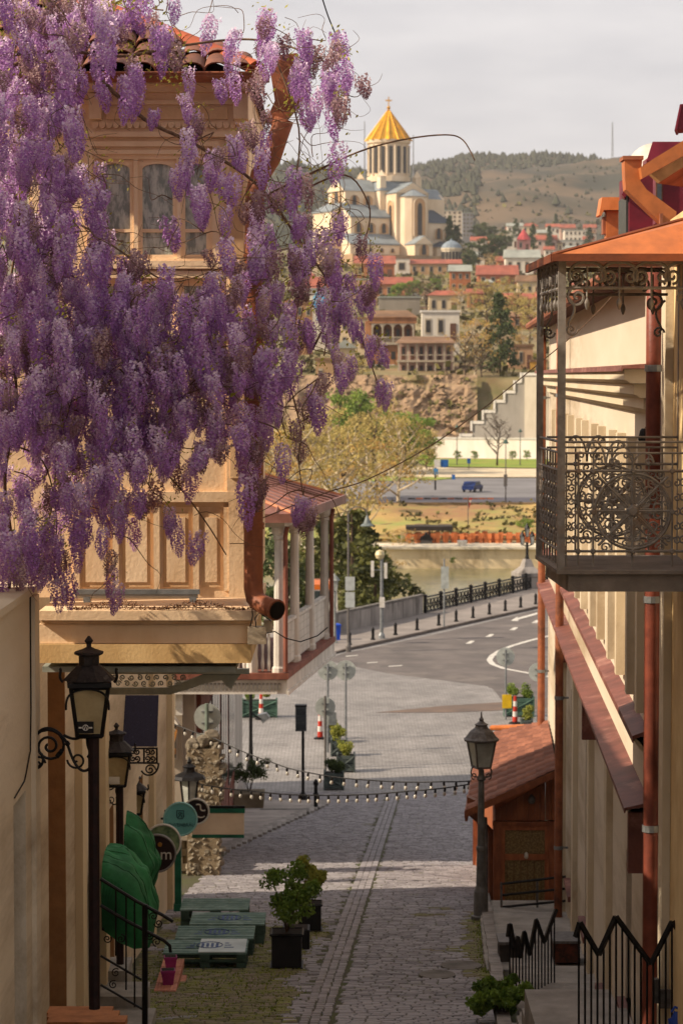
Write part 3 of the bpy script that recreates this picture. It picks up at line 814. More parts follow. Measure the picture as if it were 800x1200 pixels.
# body behind
zb = gz(49) - 1.0
body = MB()
x0, x1 = P(580, 1000, KY).x, rw(KY) - .02
zl = P(565, 952, KY).z
body.add([(x0, KY + .05, zb), (x0, 54.5, zb), (x0 + .35, 54.5, zl), (x0, KY + .05, zl)], [(0, 1, 2, 3)])
body.add([(x0, 54.5, zb), (rw(54.5), 54.5, zb), (rw(54.5), 54.5, zl + .6), (x0, 54.5, zl)], [(0, 1, 2, 3)])
body.build('side_wall', M_kw, ki)
MB().slab(572, 1064, 655, 1086, KY - .35, .6).build('doorstep', M_concrete, ki)
# roof sheet, tiles laid in courses, verge boards
RA, RB = P(652, 902, KY - .35), P(547, 950, KY - .35)
RC, RD = Vector((rw(52.6) - .02, 52.6, RA.z + .02)), Vector((3.02, 55.2, RB.z + .1))
ro = MB().add([RA, RB, RD, RC, RA - Vector((0, 0, .06)), RB - Vector((0, 0, .06)), RD - Vector((0, 0, .06)), RC - Vector((0, 0, .06))], [(0, 1, 2, 3), (4, 5, 6, 7), (0, 1, 5, 4), (1, 2, 6, 5), (2, 3, 7, 6), (3, 0, 4, 7)]).build('roof', M_ktile, ki)
NU, NV = 13, 9
for i in range(NU):
    for j in range(NV):
        def q(u, v, h): 
            a = RA.lerp(RB, v); b2 = RC.lerp(RD, v); return a.lerp(b2, u) + Vector((0, 0, h))
        u0, u1, v0, v1 = i / NU, (i + .97) / NU, j / NV, min(1.02, (j + 1.08) / NV)
        prof = [(0, .0), (.12, .035), (.3, .05), (.5, .035), (.62, .008), (1, .0)]
        vs = [q(u0 + (u1 - u0) * a, v0, h + .012) for a, h in prof] + [q(u0 + (u1 - u0) * a, v1, h + .035) for a, h in prof]
        k = len(prof)
        MB().add(vs + [q(u1, v1, .004), q(u0, v1, .004)], [(t, t + 1, k + t + 1, k + t) for t in range(k - 1)] + [tuple(range(k, 2 * k)) + (2 * k, 2 * k + 1)]).build('tile', M_ktile, ro)
MB().ext([RA + Vector((0, -.03, -.0)), RB + Vector((-.05, -.03, 0)), RB + Vector((-.05, -.03, -.13)), RA + Vector((0, -.03, -.13))], (0, .05, 0)).build('verge_board', M_kw, ro)
MB().ext([RB + Vector((-.04, .03, .02)), RD + Vector((-.04, 0, .02)), RD + Vector((-.04, 0, -.2)), RB + Vector((-.04, .03, -.2))], (.05, 0, 0)).build('eave_board', M_rust, ro)
MB().ext([K(547, 934), K(563, 941), K(563, 968), K(548, 955)], (0, .3, 0)).build('eave_end', M_rust, ro)
MB().tube([P(648 - 3 * 0, 851, 52.7), P(576, 853, 55)], .06, 8).build('ridge_flashing', M_orange, ro)
MB().tube([P(567, 958, KY + .2), P(568, 985, KY + .2), P(568, 1078, KY + .2)], .055, 8).build('drainpipe', M_steel, ki)
MB().tube([P(561, 962, KY + .3), P(575, 975, KY + .3), P(576, 1086, KY + .3)], .07, 8).build('corner_post', M_kw, ki)
lp = MB(); c = K(622, 935) + Vector((0, -.12, 0)); lp.lathe([(.02, .08), (.06, .03), (.07, -.04), (.04, -.09)], c, 10); lp.box(c + Vector((0, .07, .05)), (.03, .1, .03)); lp.build('porch_lamp', M_iron, ki)
# ================================================================== STREET LAMP (right) and other lamps
M_lgl = mat('lamp_glass', 'aeb0a8', '8b8c84', 3, .25, bump=0, spec=.5)
M_amb = mat('amber_lamp_glass', 'b5a078', '94805a', 4, .35, bump=.05, spec=.4)
def lantern(mb_frame, c, w0, w1, h, parent, m, glass, panes=4, rot=0):
    """tapered lantern: c = centre of its base, w0/w1 half widths at base and top"""
    c = Vector(c)
    pts = lambda w, z, g=1: [c + Vector((w * math.cos(rot + PI / panes + 2 * PI * k / panes) * g, w * math.sin(rot + PI / panes + 2 * PI * k / panes) * g, z)) for k in range(panes)]
    lo, hi = pts(w0, 0), pts(w1, h)
    for k in range(panes):
        mb_frame.tube([lo[k], hi[k]], .017, 4)
        k2 = (k + 1) % panes
        mb_frame.tube([lo[k], lo[k2]], .019, 4); mb_frame.tube([hi[k], hi[k2]], .021, 4)
    fr = mb_frame.build('lantern_frame', m, parent)
    for k in range(panes):
        k2 = (k + 1) % panes
        q = [lo[k], lo[k2], hi[k2], hi[k]]; ctr = sum(q, Vector()) / 4
        inn = (c + Vector((0, 0, h / 2)) - ctr); inn.z = 0
        mb = MB().ext([p.lerp(ctr, .02) + inn * .04 for p in q], inn.normalized() * .006)
        mb.build('pane', glass, fr)
    return fr
sl = G(563, 1084); SLY = sl.y
lamp = thing('street_lamp', 'old grey four sided street lamp post standing in front of the wooden kiosk', 'street lamp', sl)
def lz(py): return P(563, py, SLY).z
X0 = sl.x
prof = [(.17, 0), (.17, .08), (.13, .1), (.12, .5), (.10, .55), (.085, .6), (.075, 1.2), (.085, 1.22), (.085, 1.27), (.065, 1.3), (.052, lz(915) - sl.z), (.08, lz(913) - sl.z), (.05, lz(908) - sl.z), (.05, lz(902) - sl.z)]
MB().lathe(prof, sl, 14).build('post', mat('lamp_post_grey', '6d6a66', '514e4a', 6, .55, .2, .15), lamp, smooth=False)
for sg in (1, -1):
    mb = MB(); c = Vector((X0, SLY, lz(910)))
    mb.tube(bez(c, c + Vector((sg * .2, 0, -.05)), c + Vector((sg * .22, 0, .1)), c + Vector((sg * .11, 0, .2))), .014, 5); mb.tube(spiral(c + Vector((sg * .12, 0, .01)), .06, 1.2, -PI / 2, sgn=sg), .012, 5)
    mb.build('scroll', M_iron, lamp)
lantern(MB(), (X0, SLY, lz(899)), .17, .265, lz(868) - lz(899), lamp, M_iron, M_lgl, 4, .35)
zc = lz(868)
MB().lathe([(.30, 0), (.31, .03), (.27, .06), (.20, .16), (.12, .22), (.10, .26), (.12, .28), (.07, .31), (.035, .34), (.045, .37), (.02, .40), (.008, .50)], (X0, SLY, zc), 12).build('cap', M_iron, lamp)

def post_lamp(name, label, px, py, ptop, style, m=M_iron, group=None):
    g = G(px, py); Y = g.y; k = Y / 3000
    t = thing(name, label, 'street lamp', g, group)
    h = (py - ptop) * k
    if style == 'lantern':
        MB().lathe([(.2, 0), (.2, .15), (.12, .25), (.08, .9), (.07, h * .72), (.1, h * .73), (.05, h * .76)], g, 10).build('post', m, t)
        c = g + Vector((0, 0, h * .76)); lantern(MB(), c, .16, .26, h * .14, t, m, M_lgl)
        MB().lathe([(.32, 0), (.2, h * .04), (.08, h * .07), (.02, h * .10)], c + Vector((0, 0, h * .14)), 8).build('cap', m, t)
    elif style == 'bell':
        MB().lathe([(.14, 0), (.14, .3), (.07, .5), (.055, h - .2)], g, 8).build('post', m, t)
        a = g + Vector((0, 0, h - .25))
        MB().tube(bez(a, a + Vector((.0, 0, .55)), a + Vector((.9, 0, .6)), a + Vector((.95, 0, .0))), .03, 6).build('arm', m, t)
        MB().lathe([(.05, .0), (.1, -.15), (.2, -.4), (.36, -.52), (.34, -.55)], a + Vector((.95, 0, 0)), 12).build('lamp_shade', mat('shade_grey', '6e7674', '575d5c', 4, .5), t)
    return t, g, h, k

# ================================================================== LEFT: HOUSE WITH THE BAY
M_bayp = mat('bay_paint', 'ecd0ac', 'dcbb94', 2.2, .75, streak=True, bump=.2, bscale=30, c3='c09a70', c3t=.68)
M_bayd = mat('bay_paint_dark', 'dcba90', 'c29b70', 2.5, .75, streak=True, bump=.2)
bh = thing('bay_house', 'tan painted wooden bay house overhung by wisteria on the left', 'house', (-1.7, 22, P(100, 775, 22).z))
BY = 22.0
bz = lambda py: P(150, py, BY).z
bxx = lambda px: P(px, 500, BY).x
FB = lambda s, z, n: (s, BY - n, z)
W1 = (bxx(113), bxx(158), bz(303), bz(186)); W2 = (bxx(163), bxx(208), bz(303), bz(186)); W3 = (bxx(213), bxx(247), bz(303), bz(186))
L1 = (bxx(113), bxx(158), bz(385), bz(330)); L2 = (bxx(163), bxx(206), bz(385), bz(330)); L3 = (bxx(211), bxx(247), bz(385), bz(330))
W4 = (bxx(-40), bxx(40), bz(420), bz(180))
wallmesh(MB(), FB, bxx(-60), bxx(292), bz(700), bz(96), [W1, W2, W3, L1, L2, L3, W4], .12).build('front_wall', M_bayp, bh)
xr = bxx(292)
MB().bb((xr - .02, BY + .12, bz(700)), (xr, BY + 4.5, bz(96))).build('side_wall', M_bayp, bh)
M_cur = mat('curtain', 'c4c4b8', '969a90', 14, .9, streak=True, bump=0)
for a, b, c, d in (W1, W2, W3, L1, L2, L3, W4):
    mb = MB(); w = .035
    mb.bb((a, BY + .03, c), (a + w, BY + .09, d)); mb.bb((b - w, BY + .03, c), (b, BY + .09, d))
    mb.bb((a + w, BY + .031, d - w), (b - w, BY + .09, d)); mb.bb((a + w, BY + .031, c), (b - w, BY + .09, c + w))
    if d - c > .6: mb.bb((a + w, BY + .032, bz(268)), (b - w, BY + .085, bz(272)))
    f = mb.build('window', M_bayp, bh)
    MB().bb((a + .01, BY + .06, c + .01), (b - .01, BY + .068, d - .01)).build('pane', mat('bay_glass', 'b9baad', '7a7f77', 16, .25, bump=0, spec=.5, streak=True, contrast=(.42, .58)), f)
    for t in (.18, .62): MB().bb((a + (b - a) * t, BY + .10, c), (a + (b - a) * (t + .22), BY + .115, d)).build('curtain', M_cur, f)
    if d - c > .6:                      # arched head
        q = []; n = 10; r = (b - a) / 2 - w; cx = (a + b) / 2
        q = [Vector((cx - r, BY + .028, d - w)), Vector((cx - r, BY + .028, d - w - r * .4))] + [Vector((cx - r * math.cos(PI * i / n), BY + .028, d - w - r * .4 + r * .36 * math.sin(PI * i / n))) for i in range(n + 1)] + [Vector((cx + r, BY + .028, d - w))]
        MB().ext(q, (0, .03, 0)).build('arch_head', M_bayp, f)
def bs(name, x0, y0, x1, y1, proud, m=M_bayp, dep=0.0): return MB().bb((bxx(x0), BY - proud, bz(y0)), (bxx(x1), BY + dep, bz(y1))).build(name, m, bh)
bs('window_surround', 104, 166, 110, 308, .04); bs('window_surround', 250, 166, 258, 385, .04); bs('window_surround', 110, 166, 250, 172, .041); bs('sill', 100, 306, 262, 315, .07); bs('window_surround', 110, 176, 250, 181, .03)
bs('sill', 104, 387, 262, 394, .07); bs('rail_board', 100, 318, 262, 326, .05)
bs('pilaster', 266, 160, 290, 580, .045); bs('pilaster', 270, 168, 286, 560, .06, M_bayd)
bs('cornice', -60, 96, 296, 101, .16); bs('cornice', -60, 101.2, 295, 109, .11); bs('frieze_moulding', -60, 118, 292, 123, .05); bs('frieze_moulding', -60, 155, 292, 161, .06)
bs('console', 275, 112, 292, 141, .14); bs('console', 276, 141, 290, 147, .09); bs('console', 108, 112, 122, 141, .14)
bs('frieze_panel', 180, 126, 268, 140, .03, M_bayd); bs('frieze_panel', 126, 126, 172, 140, .03, M_bayd)
for i in range(22):                      # scalloped trim under the frieze
    x = 110 + i * 8; c = Vector((bxx(x + 4), BY - .03, bz(146)))
    MB().ext([c + Vector((.028 * math.cos(PI * k / 6), 0, -.035 * math.sin(PI * k / 6))) for k in range(7)] + [c + Vector((-.028, 0, .02)), c + Vector((.028, 0, .02))], (0, .03, 0)).build('scallop', M_bayp, bh)
# panelled parapet under the windows
bs('rail_board', 80, 576, 292, 588, .05); bs('rail_board', 80, 586, 262, 594, .025, M_bayd)
for x in (86, 132, 180, 226, 262): bs('batten', x, 594, x + 7, 692, .035)
for a, b in ((96, 128), (143, 176), (191, 221), (236, 258)):
    f = bs('panel', a, 600, b, 688, .012, M_bayd); MB().bb((bxx(a + 4), BY - .022, bz(606)), (bxx(b - 4), BY - .012, bz(682))).build('raised_field', M_bayp, f)
bs('corner_board', 268, 588, 292, 636, .05); bs('corner_board', 268, 637, 292, 700, .048)
# ledge and the floor beam boards
def lb(name, x0, y0, x1, y1, front, m): a, b = P(x0, y0, front), P(x1, y1, front); return MB().bb((a.x, front, a.z), (b.x, BY + 2.5, b.z)).build(name, m, bh)
lb('ledge_board', 46, 716, 300, 727, 21.55, M_bayp); lb('ledge_strip', 48, 727.3, 296, 731, 21.6, M_bayd); lb('fascia_board', 46, 731.5, 292, 754, 21.66, M_bayp); lb('fascia_board', 46, 755, 294, 777, 21.62, mat('fascia_yellow', 'e0bd86', 'c49f6a', 2, .8, streak=True, c3='a8824f'))
MB().bb((-2.55, 21.75, bz(777) - .05), (-.9, 24.4, bz(777) - .001)).build('soffit', mat('grey_green_wood', 'a3a599', '84877c', 4, .85), bh)
# dry fallen petals on the ledge
mb = MB()
ztop = P(100, 716, 21.55).z
for i in range(1500):
    x = R.uniform(bxx(84), bxx(296)); y = 21.58 + abs(R.gauss(0, .16)); 
    if y > 21.95: continue
    mb.tint = R.random(); h = R.uniform(0, .035) * (1 + math.sin(x * 9)) ; a = R.uniform(0, 6); w = R.uniform(.008, .02)
    mb.add([(x, y, ztop + h + .002), (x + w * math.cos(a), y + w * math.sin(a), ztop + h + R.uniform(0, .02)), (x + w * math.cos(a + 1.3), y + w * math.sin(a + 1.3), ztop + h + R.uniform(0, .015))], [(0, 1, 2)])
mb.build('fallen_petals', mat('dry_petals', '7a5334', '44291d', 20, .95, tint=True, bump=0), kind='stuff', label='dry brown fallen petals lying on the bay ledge', keep=True)
# tiled roof of the bay: individual pantiles, hip capped
slope = .50; ex, ey, ez_ = bxx(302), 21.62, P(250, 88, 21.62).z
roof = MB().add([(ex, ey, ez_ - .03), (bxx(-80), ey, ez_ - .03), (bxx(-80), ey + 2.6, ez_ + 2.6 * slope - .03), (ex - 2.3, ey + 2.3, ez_ + 2.3 * slope - .03), (ex, ey + 4, ez_ - .03)], [(0, 1, 2, 3), (0, 3, 4)]).build('roof', mat('roof_felt', '4a2c22', '33201a', 5, .9), bh)
tm = MB(); n = 8; L = .36; w = .11
vs = []
for yy, k, lift in ((0, 1.0, .03), (L, .82, .0)):
    for rr in (w, w - .014):
        for i in range(n + 1):
            a = PI * i / n; vs.append((rr * k * math.cos(a), yy, rr * k * .75 * math.sin(a) + lift))
q = n + 1; fs = []
for i in range(n): fs += [(i, i + 1, 2 * q + i + 1, 2 * q + i), (i, i + 1, q + i + 1, q + i), (q + i, q + i + 1, 3 * q + i + 1, 3 * q + i)]
tm.add(vs, fs); tile = part_mesh(tm, 'roof_tile', M_redtile, True)
for j in range(8):
    for i in range(16):
        x = ex - .12 - i * .205; run = j * .27
        if x < bxx(-60) or x > ex - run - .05: continue
        put('roof_tile', tile, roof, (x, ey - .04 + run, ez_ + run * slope + .0), R.uniform(-.03, .03), (math.atan(slope) + R.uniform(-.03, .03), R.uniform(-.04, .04)))
hip = Vector((-1, 1, slope)).normalized()
capm = MB()
vs = [];
for d, k in ((0, 1.05), (.34, .9)):
    for i in range(9): a = PI * i / 8; vs.append(Vector((.1 * k * math.cos(a), d, .1 * k * math.sin(a))))
capm.add(vs, [(i, i + 1, 10 + i, 9 + i) for i in range(8)] + [tuple(range(9))]); capme = part_mesh(capm, 'hip_tile', mat('hip_terracotta', 'b4603a', '8c4327', 5, .7, rnd=.4), True)
for i in range(9):
    p = Vector((ex, ey, ez_)) + hip * (i * .3)
    put('hip_tile', capme, roof, p + Vector((0, 0, .02)), PI / 4, (math.asin(hip.z) + .04, 0))
# gutter, funnel head and big drainpipe
mb = MB(); prof = [(.075 * math.cos(PI + PI * i / 8), .075 * math.sin(PI + PI * i / 8)) for i in range(9)]
gx0, gx1, gzv = bxx(-60), bxx(318), P(250, 86, 21.5).z
mb.add([(x, 21.52 + a, gzv + b) for x in (gx0, gx1) for a, b in prof], [(i, i + 1, 10 + i, 9 + i) for i in range(8)])
mb.tube([(gx0, 21.445, gzv), (gx1, 21.445, gzv)], .012, 6).build('gutter', M_rust, bh, smooth=False)
Q = lambda px, py: P(px, py, 21.55)
MB().ext([Q(312, 66), Q(348, 62), Q(356, 78), Q(357, 112), Q(345, 128), Q(326, 150), Q(312, 140), Q(322, 118), Q(318, 92)], (0, .24, 0)).build('gutter_head', M_rust, bh)
pp = MB().tube([Q(333, 140), Q(326, 160), Q(318, 185), Q(305, 205), Q(299, 225), Q(298, 300), Q(298, 450), Q(297, 580), Q(297, 640), Q(297, 690), Q(299, 700), P(304, 706, 21.52), P(312, 710, 21.46), P(324, 715, 21.36)], .083, 14).build('drainpipe', M_rust, bh, smooth=True)
MB().tube([P(321.5, 714, 21.38), P(324.5, 715.2, 21.355)], .092, 14).build('pipe_mouth', M_rust, pp); MB().tube([P(323.5, 714.8, 21.36), P(325.2, 715.5, 21.345)], .076, 14).build('dark_mouth_disc', M_black, pp)  # black disc stands in for the dark inside of the pipe
for y in (300, 460, 614, 618): MB().lathe([(.09, -.012), (.09, .012)], Q(297.5, y), 14).build('clamp', M_rust, pp)
# strip lamp and junction box fixed to the bay
t = thing('strip_light', 'grey tube light fitting lying along the bay ledge', 'light fitting', P(160, 700, 21.8))
MB().slab(86, 691, 234, 696.5, 21.8, .08).build('housing', M_steel, t); MB().tube([P(88, 698.5, 21.83), P(232, 698.5, 21.83)], .022, 8).build('tube', mat('lamp_tube', 'b9b4aa', 'a39d92', 3, .4), t)
for x in (98, 222): MB().slab(x, 700, x + 8, 706, 21.8, .05).build('foot', M_steel, t)
t = thing('junction_box', 'small beige junction box with cables under the big drainpipe', 'junction box', P(301, 755, 21.5))
MB().slab(290, 735, 312, 755, 21.5, .12).build('box', mat('beige_plastic', 'b9a890', '9d8c74', 4, .6), t); MB().slab(309, 727, 319, 741, 21.52, .1).build('lid', mat('beige_plastic', 'b9a890'), t)
for pts in ([(293, 735), (296, 722), (295, 706), (290, 697)], [(312, 742), (322, 740), (335, 748), (352, 752), (372, 745), (384, 735)], [(300, 735), (299, 724), (304, 718), (318, 728)]):
    MB().tube([P(x, y, 21.5) for x, y in pts], .005, 5).build('cable', M_black, t)

# ================================================================== LEFT STREET WALL
lw = thing('left_wall', 'pale plaster house wall with pilasters receding along the left side', 'house wall', (-3.1, 30, gz(30)))
M_lp = mat('left_plaster', 'd8c7ae', 'c8b598', 1.5, .9, bump=.25, bscale=20, c3='9a856b', c3t=.57, sy=.09)
FL = lambda s, z, n: (-3.1 + n, s, z)
lops = [(26.9, 28.5, 3.0, P(60, 779, 27).z), (33.6, 34.5, gz(34) + .3, 8.2), (38.5, 39.6, gz(39) + .7, 7.8)]
wallmesh(MB(), FL, 22.3, 46.5, 0, 14.2, lops, .5).build('wall', M_lp, lw)
MB().add([(-3.1, 46.5, 0), (-3.1, 46.5, 14.2), (-9, 46.5, 14.2), (-9, 46.5, 0)], [(0, 1, 2, 3)]).build('end_wall', M_lp, lw)
for a, b, c, d in lops:
    MB().bb((-3.56, b - .03, c), (-3.09, b + .01, d)).build('door_jamb', mat('recess_brown', 'a0764c'), lw)
    dd = MB().bb((-3.55, a, c), (-3.45, b, d)).build('door_leaf', mat('recess_brown', '8a623c', '6b4a2e', 3, .85, streak=True), lw)
for s, w, n in ((29.6, .45, .09), (32.4, .5, .1), (41, .5, .08), (45.2, .6, .1)):
    MB().bb((-3.1, s, 0), (-3.1 + n, s + w, 11.0)).build('pilaster', mat('pilaster_plaster', 'd2bd9a', 'c4ae8b', .6, .9, c3='b09878', c3t=.64), lw)
mb = MB(); mb.add([(-2.9, 22.6, 14.1), (-2.9, 46.9, 14.1), (-8, 46.9, 17), (-8, 22.6, 17)], [(0, 1, 2, 3)]); mb.build('roof', M_redtile, lw)
MB().tube([FL(25.1, z, .012) for z in (11, 9.4, 8, 6.8)], .006, 5).build('cable', M_black, lw)
# left neighbour: ground storey seen, its unseen upper wall added to shade the balcony
nb = thing('house_with_shade_wall', 'plain plaster house wall at the left edge, unseen upper part added for shade', 'house', (-3.2, 15, gz(15)))
MB().bb((-8, 4, P(0, 690, 21.3).z + .07), (-3.16, 19.3, 17.75)).build('wall', M_lp, nb)
wallmesh(MB(), lambda s, z, n: (-2.53 + n, s, z), 4, 21.3, 0, P(0, 690, 21.3).z, [(19.62, 20.38, 1, P(0, 935, 20).z)], .35).build('ground_storey', M_lp, nb)
MB().bb((-2.92, 19.5, 0), (-2.86, 20.5, 10.8)).build('niche_shade_board', mat('niche_shade_grey', '7d6b5a', '655546', 2, .9), nb)  # dark board standing in for the pilaster's shadow
MB().bb((-8, 21.1, 0), (-2.54, 21.3, P(0, 690, 21.3).z)).build('end_wall', M_lp, nb); MB().bb((-8, 4, P(0, 690, 21.3).z), (-2.5, 21.32, P(0, 690, 21.3).z + .06)).build('string_course', M_lp, nb)
for s, w in ((20.75, .3),): MB().bb((-2.53, s, 0), (-2.49, s + w, P(0, 690, 21.3).z - .02)).build('pilaster', M_lp, nb)
MB().tube([Vector((-2.52, 1010 * 7.5 / (400 - x), P(x, y, 7575 / (400 - x)).z)) for x, y in ((34, 695), (34, 760), (34, 830), (33, 880), (26, 915), (14, 935))], .006, 5).build('cable', M_black, nb)
# house mass behind bay
MB().bb((-8, BY + .3, bz(775)), (-3.0, 46.5, 14.15)).build('body', M_lp, bh)

# ---- carved bracket under the bay and dark awning with iron lace
cb = thing('carved_bracket', 'grey green fretwork bracket board under the bay floor', 'bracket', P(200, 800, 25))
pts = [(128, 784), (290, 784), (290, 790), (278, 797), (268, 811), (262, 798), (240, 801), (220, 808), (200, 814), (160, 814), (160, 806), (196, 806), (216, 799), (236, 792), (128, 790)]
MB().ext([P(x, y, 25) for x, y in [(128, 784), (292, 784), (292, 790), (128, 790)]], (0, .08, 0)).build('top_rail', mat('grey_green_wood', '7a7c72'), cb)
MB().ext([P(x, y, 25.02) for x, y in [(128, 806), (196, 806), (216, 799), (238, 790.5), (282, 790.5), (276, 798), (271, 808), (264, 803), (260, 797), (240, 801), (220, 808), (200, 814), (128, 814)]], (0, .05, 0)).build('curved_board', mat('grey_green_wood', '7a7c72'), cb)
mb = MB()
for i in range(9):
    x = 134 + i * 10
    for j, y in enumerate((794, 801)):
        if y > 797 and x > 205: continue
        mb.tube(spiral(P(x + (j * 5), y, 25.04), .03, 1.4, R.uniform(0, 6), n=14, sgn=(-1) ** i), .007, 5)
mb.build('fretwork', mat('grey_green_wood', '7a7c72'), cb)
aw = thing('awning', 'dark blue sloping awning dusted with petals over iron lace brackets', 'awning', P(150, 870, 36))
MB().ext([P(122, 815, 36.6), P(186, 815, 36.6), P(184, 875, 36), P(118, 875, 36)], (0, .05, .0)).build('canopy', mat('dark_awning', '332e42', '252130', 60, .8, contrast=(.3, .6), bump=.1, c3='8b8791', c3t=.72), aw)
mb = MB()
for x in (152, 169, 184): mb.tube([P(x, 876, 36), P(x, 894, 36)], .015, 5)
for y in (877, 894): mb.tube([P(150, y, 36), P(185, y, 36)], .015, 5)
for x in (156, 161, 173, 179):
    for y in (881, 889): mb.tube(spiral(P(x, y, 36), .045, 1.3, R.uniform(0, 6), n=14), .012, 5)
mb.build('iron_lace', M_black, aw)
mb = MB().tube(bez(P(186, 894, 36), P(186, 910, 36), P(170, 912, 36), P(166, 903, 36)), .014, 5).tube(spiral(P(176, 902, 36), .08, 1.5, 0), .012, 5)
mb.tube(bez(P(150, 894, 36), P(150, 905, 36), P(140, 910, 36), P(128, 915, 36)), .014, 5); mb.build('scroll', M_black, aw)
MB().slab(143, 877, 152, 895, 36.1, .02).build('blue_sticker', mat('blue_print', '3f86a5', '27536b', 6, .6), aw)

# ================================================================== WALL LANTERNS on the left
def wall_lantern(px, Y, ytop, ybase, wpx, wall_px, label, plate, pole_bottom, plate_text=None):
    k = Y / 3000
    c = P(px, ybase, Y); H_ = (ybase - ytop) * k; w = wpx * k / 2
    t = thing('wall_lantern', label, 'lantern', P(px + 5, pole_bottom, Y), 'old lanterns along the left wall')
    gh = H_ * .50
    fr = lantern(MB(), c, w * .62 * 1.3, w * .95 * 1.3, gh, t, M_black, M_amb, 4, 0.12)
    # arched iron heads on the front pane
    zt_ = c.z + gh
    mb = MB().lathe([(w * 1.45, 0), (w * 1.45, H_ * .045), (w * 1.30, H_ * .06)], (c.x, c.y, zt_), 4, Matrix.Rotation(.12, 3, 'Z'))
    mb.build('crown_band', M_black, t)
    MB().lathe([(w * 1.30, 0), (w * .62, H_ * .14), (w * .5, H_ * .15), (w * .5, H_ * .24), (w * .72, H_ * .26), (w * .72, H_ * .28), (w * .3, H_ * .31), (w * .12, H_ * .33), (w * .12, H_ * .36), (w * .22, H_ * .39), (w * .12, H_ * .42), (w * .05, H_ * .44)], (c.x, c.y, zt_ + H_ * .06), 8).build('roof_cap', mat('dusty_iron', '3a3330', '241e1c', 18, .7, .2, .3, c3='6a625b', c3t=.68), t)
    for sg in (1, -1):
        MB().tube(bez(Vector((c.x + sg * w * 1.2, c.y - w * .3, zt_ + .03)), Vector((c.x + sg * w * 1.5, c.y - w * .3, zt_ + .1 * H_)), Vector((c.x + sg * w * 1.2, c.y - w * .3, zt_ + .15 * H_)), Vector((c.x + sg * w * 1.35, c.y - w * .3, zt_ + .18 * H_))), .012, 5).build('corner_ornament', M_black, t)
    for sg in (1, -1):
        MB().tube(bez((c.x + sg * w * 1.0, c.y - w * .86, c.z + gh * .55), (c.x + sg * w * 1.05, c.y - w * .92, c.z + gh * .85), (c.x + sg * w * .7, c.y - w * .98, c.z + gh * .96), (c.x, c.y - w * .98, c.z + gh * .97)), .010, 5).build('pane_arch', M_black, t)
    pl = MB().slab(px - wpx * .28, ybase - (ybase - ytop) * .13, px + wpx * .10, ybase - (ybase - ytop) * .015, Y - w * .92, .012).build('plate', M_black if plate == 'dark' else M_white, t)
    if plate == 'dark':
        cc = P(px - wpx * .09, ybase - (ybase - ytop) * .07, Y - w * .95)
        mb = MB().tube(circ(cc, .022, 14), .004, 4, closed=True).bb(cc + Vector((-.055, -.003, -.006)), cc + Vector((-.03, 0, .006))).bb(cc + Vector((.03, -.003, -.006)), cc + Vector((.055, 0, .006)))
        mb.tube([cc + Vector((-.012, 0, -.02)), cc + Vector((0, 0, .018)), cc + Vector((.012, 0, -.02))], .004, 4); mb.build('plate_emblem', M_white, pl)
    # post under the lantern
    MB().tube([P(px + 5 * wpx / 50, ybase, Y), P(px + 6 * wpx / 50, pole_bottom, Y)], w * .27, 10).build('post', mat('rusty_post', '2f1a17', '1c0f0e', 10, .6, .2, .2), t)
    # scroll bracket to the wall
    b0 = P(wall_px, ybase + (ybase - ytop) * .16, Y); dx = (c.x - b0.x); s = dx / .53
    mb = MB()
    D = lambda u, v: b0 + Vector((u * s * .53, 0, v * s * .53))
    th = .014 * s
    mb.tube(spiral(D(.30, .08), .20 * s * .53 * 2 * .5 + .06 * s, 2.1, PI * .9, sgn=-1, n=34), th, 6)
    mb.tube(bez(D(.02, .12), D(.1, .5), D(.42, .48), D(.62, .12)), th, 6)
    mb.tube(bez(D(.62, .12), D(.70, -.2), D(.86, -.5), D(1.02, -.28)), th, 6)
    mb.tube(bez(D(1.02, -.28), D(1.12, -.1), D(.90, .04), D(.98, .3)), th, 6)
    mb.tube(spiral(D(.78, -.16), .09 * s, 1.3, PI, sgn=1), th * .8, 6)
    mb.tube(bez(D(.55, .28), D(.75, .15), D(.9, .2), D(.92, .42)), th, 6)
    mb.tube(bez(D(0, -.3), D(.14, -.35), D(.24, -.2), D(.16, -.05)), th, 6); mb.tube(spiral(D(.1, -.22), .07 * s, 1.2, 0, sgn=1), th * .8, 6)
    mb.tube([D(0, .35), D(0, -.45)], th * 1.2, 6)
    for u, v in ((.45, -.08), (.62, .12), (1.0, -.1), (.5, -.02)): mb.lathe([(.005, -.03 * s), (.03 * s, 0), (.005, .03 * s)], D(u, v), 6)
    mb.build('scroll_bracket', M_black, t)
    return t
wall_lantern(105, 20.9, 744, 861, 50, 38, 'nearest and largest iron lantern with small black plate on its glass', 'dark', 1182)
wall_lantern(137, 33.0, 846, 920, 34, 106, 'second iron lantern with white plate, just right of the largest lantern', 'white', 1140)
wall_lantern(158, 39.0, 902, 953, 25, 140, 'small frosted iron lantern above the green awnings', 'white', 1010)
# hanging lantern by the stone pillar
c = P(222, 945, 50); t = thing('wall_lantern', 'black lantern with clear glass hanging in front of the rough stone pillar', 'lantern', c, 'old lanterns along the left wall')
lantern(MB(), c, .13, .2, .55, t, M_black, M_lgl, 6)
MB().lathe([(.34, 0), (.3, .06), (.12, .14), (.11, .22), (.14, .24), (.04, .30), (.05, .34), (.01, .42)], c + Vector((0, 0, .55)), 8).build('roof_cap', M_black, t)
MB().tube([c, c + Vector((0, 0, -.12)), c + Vector((-.1, 0, -.2)), c + Vector((-.5, 0, -.25))], .02, 5).build('bracket', M_black, t)

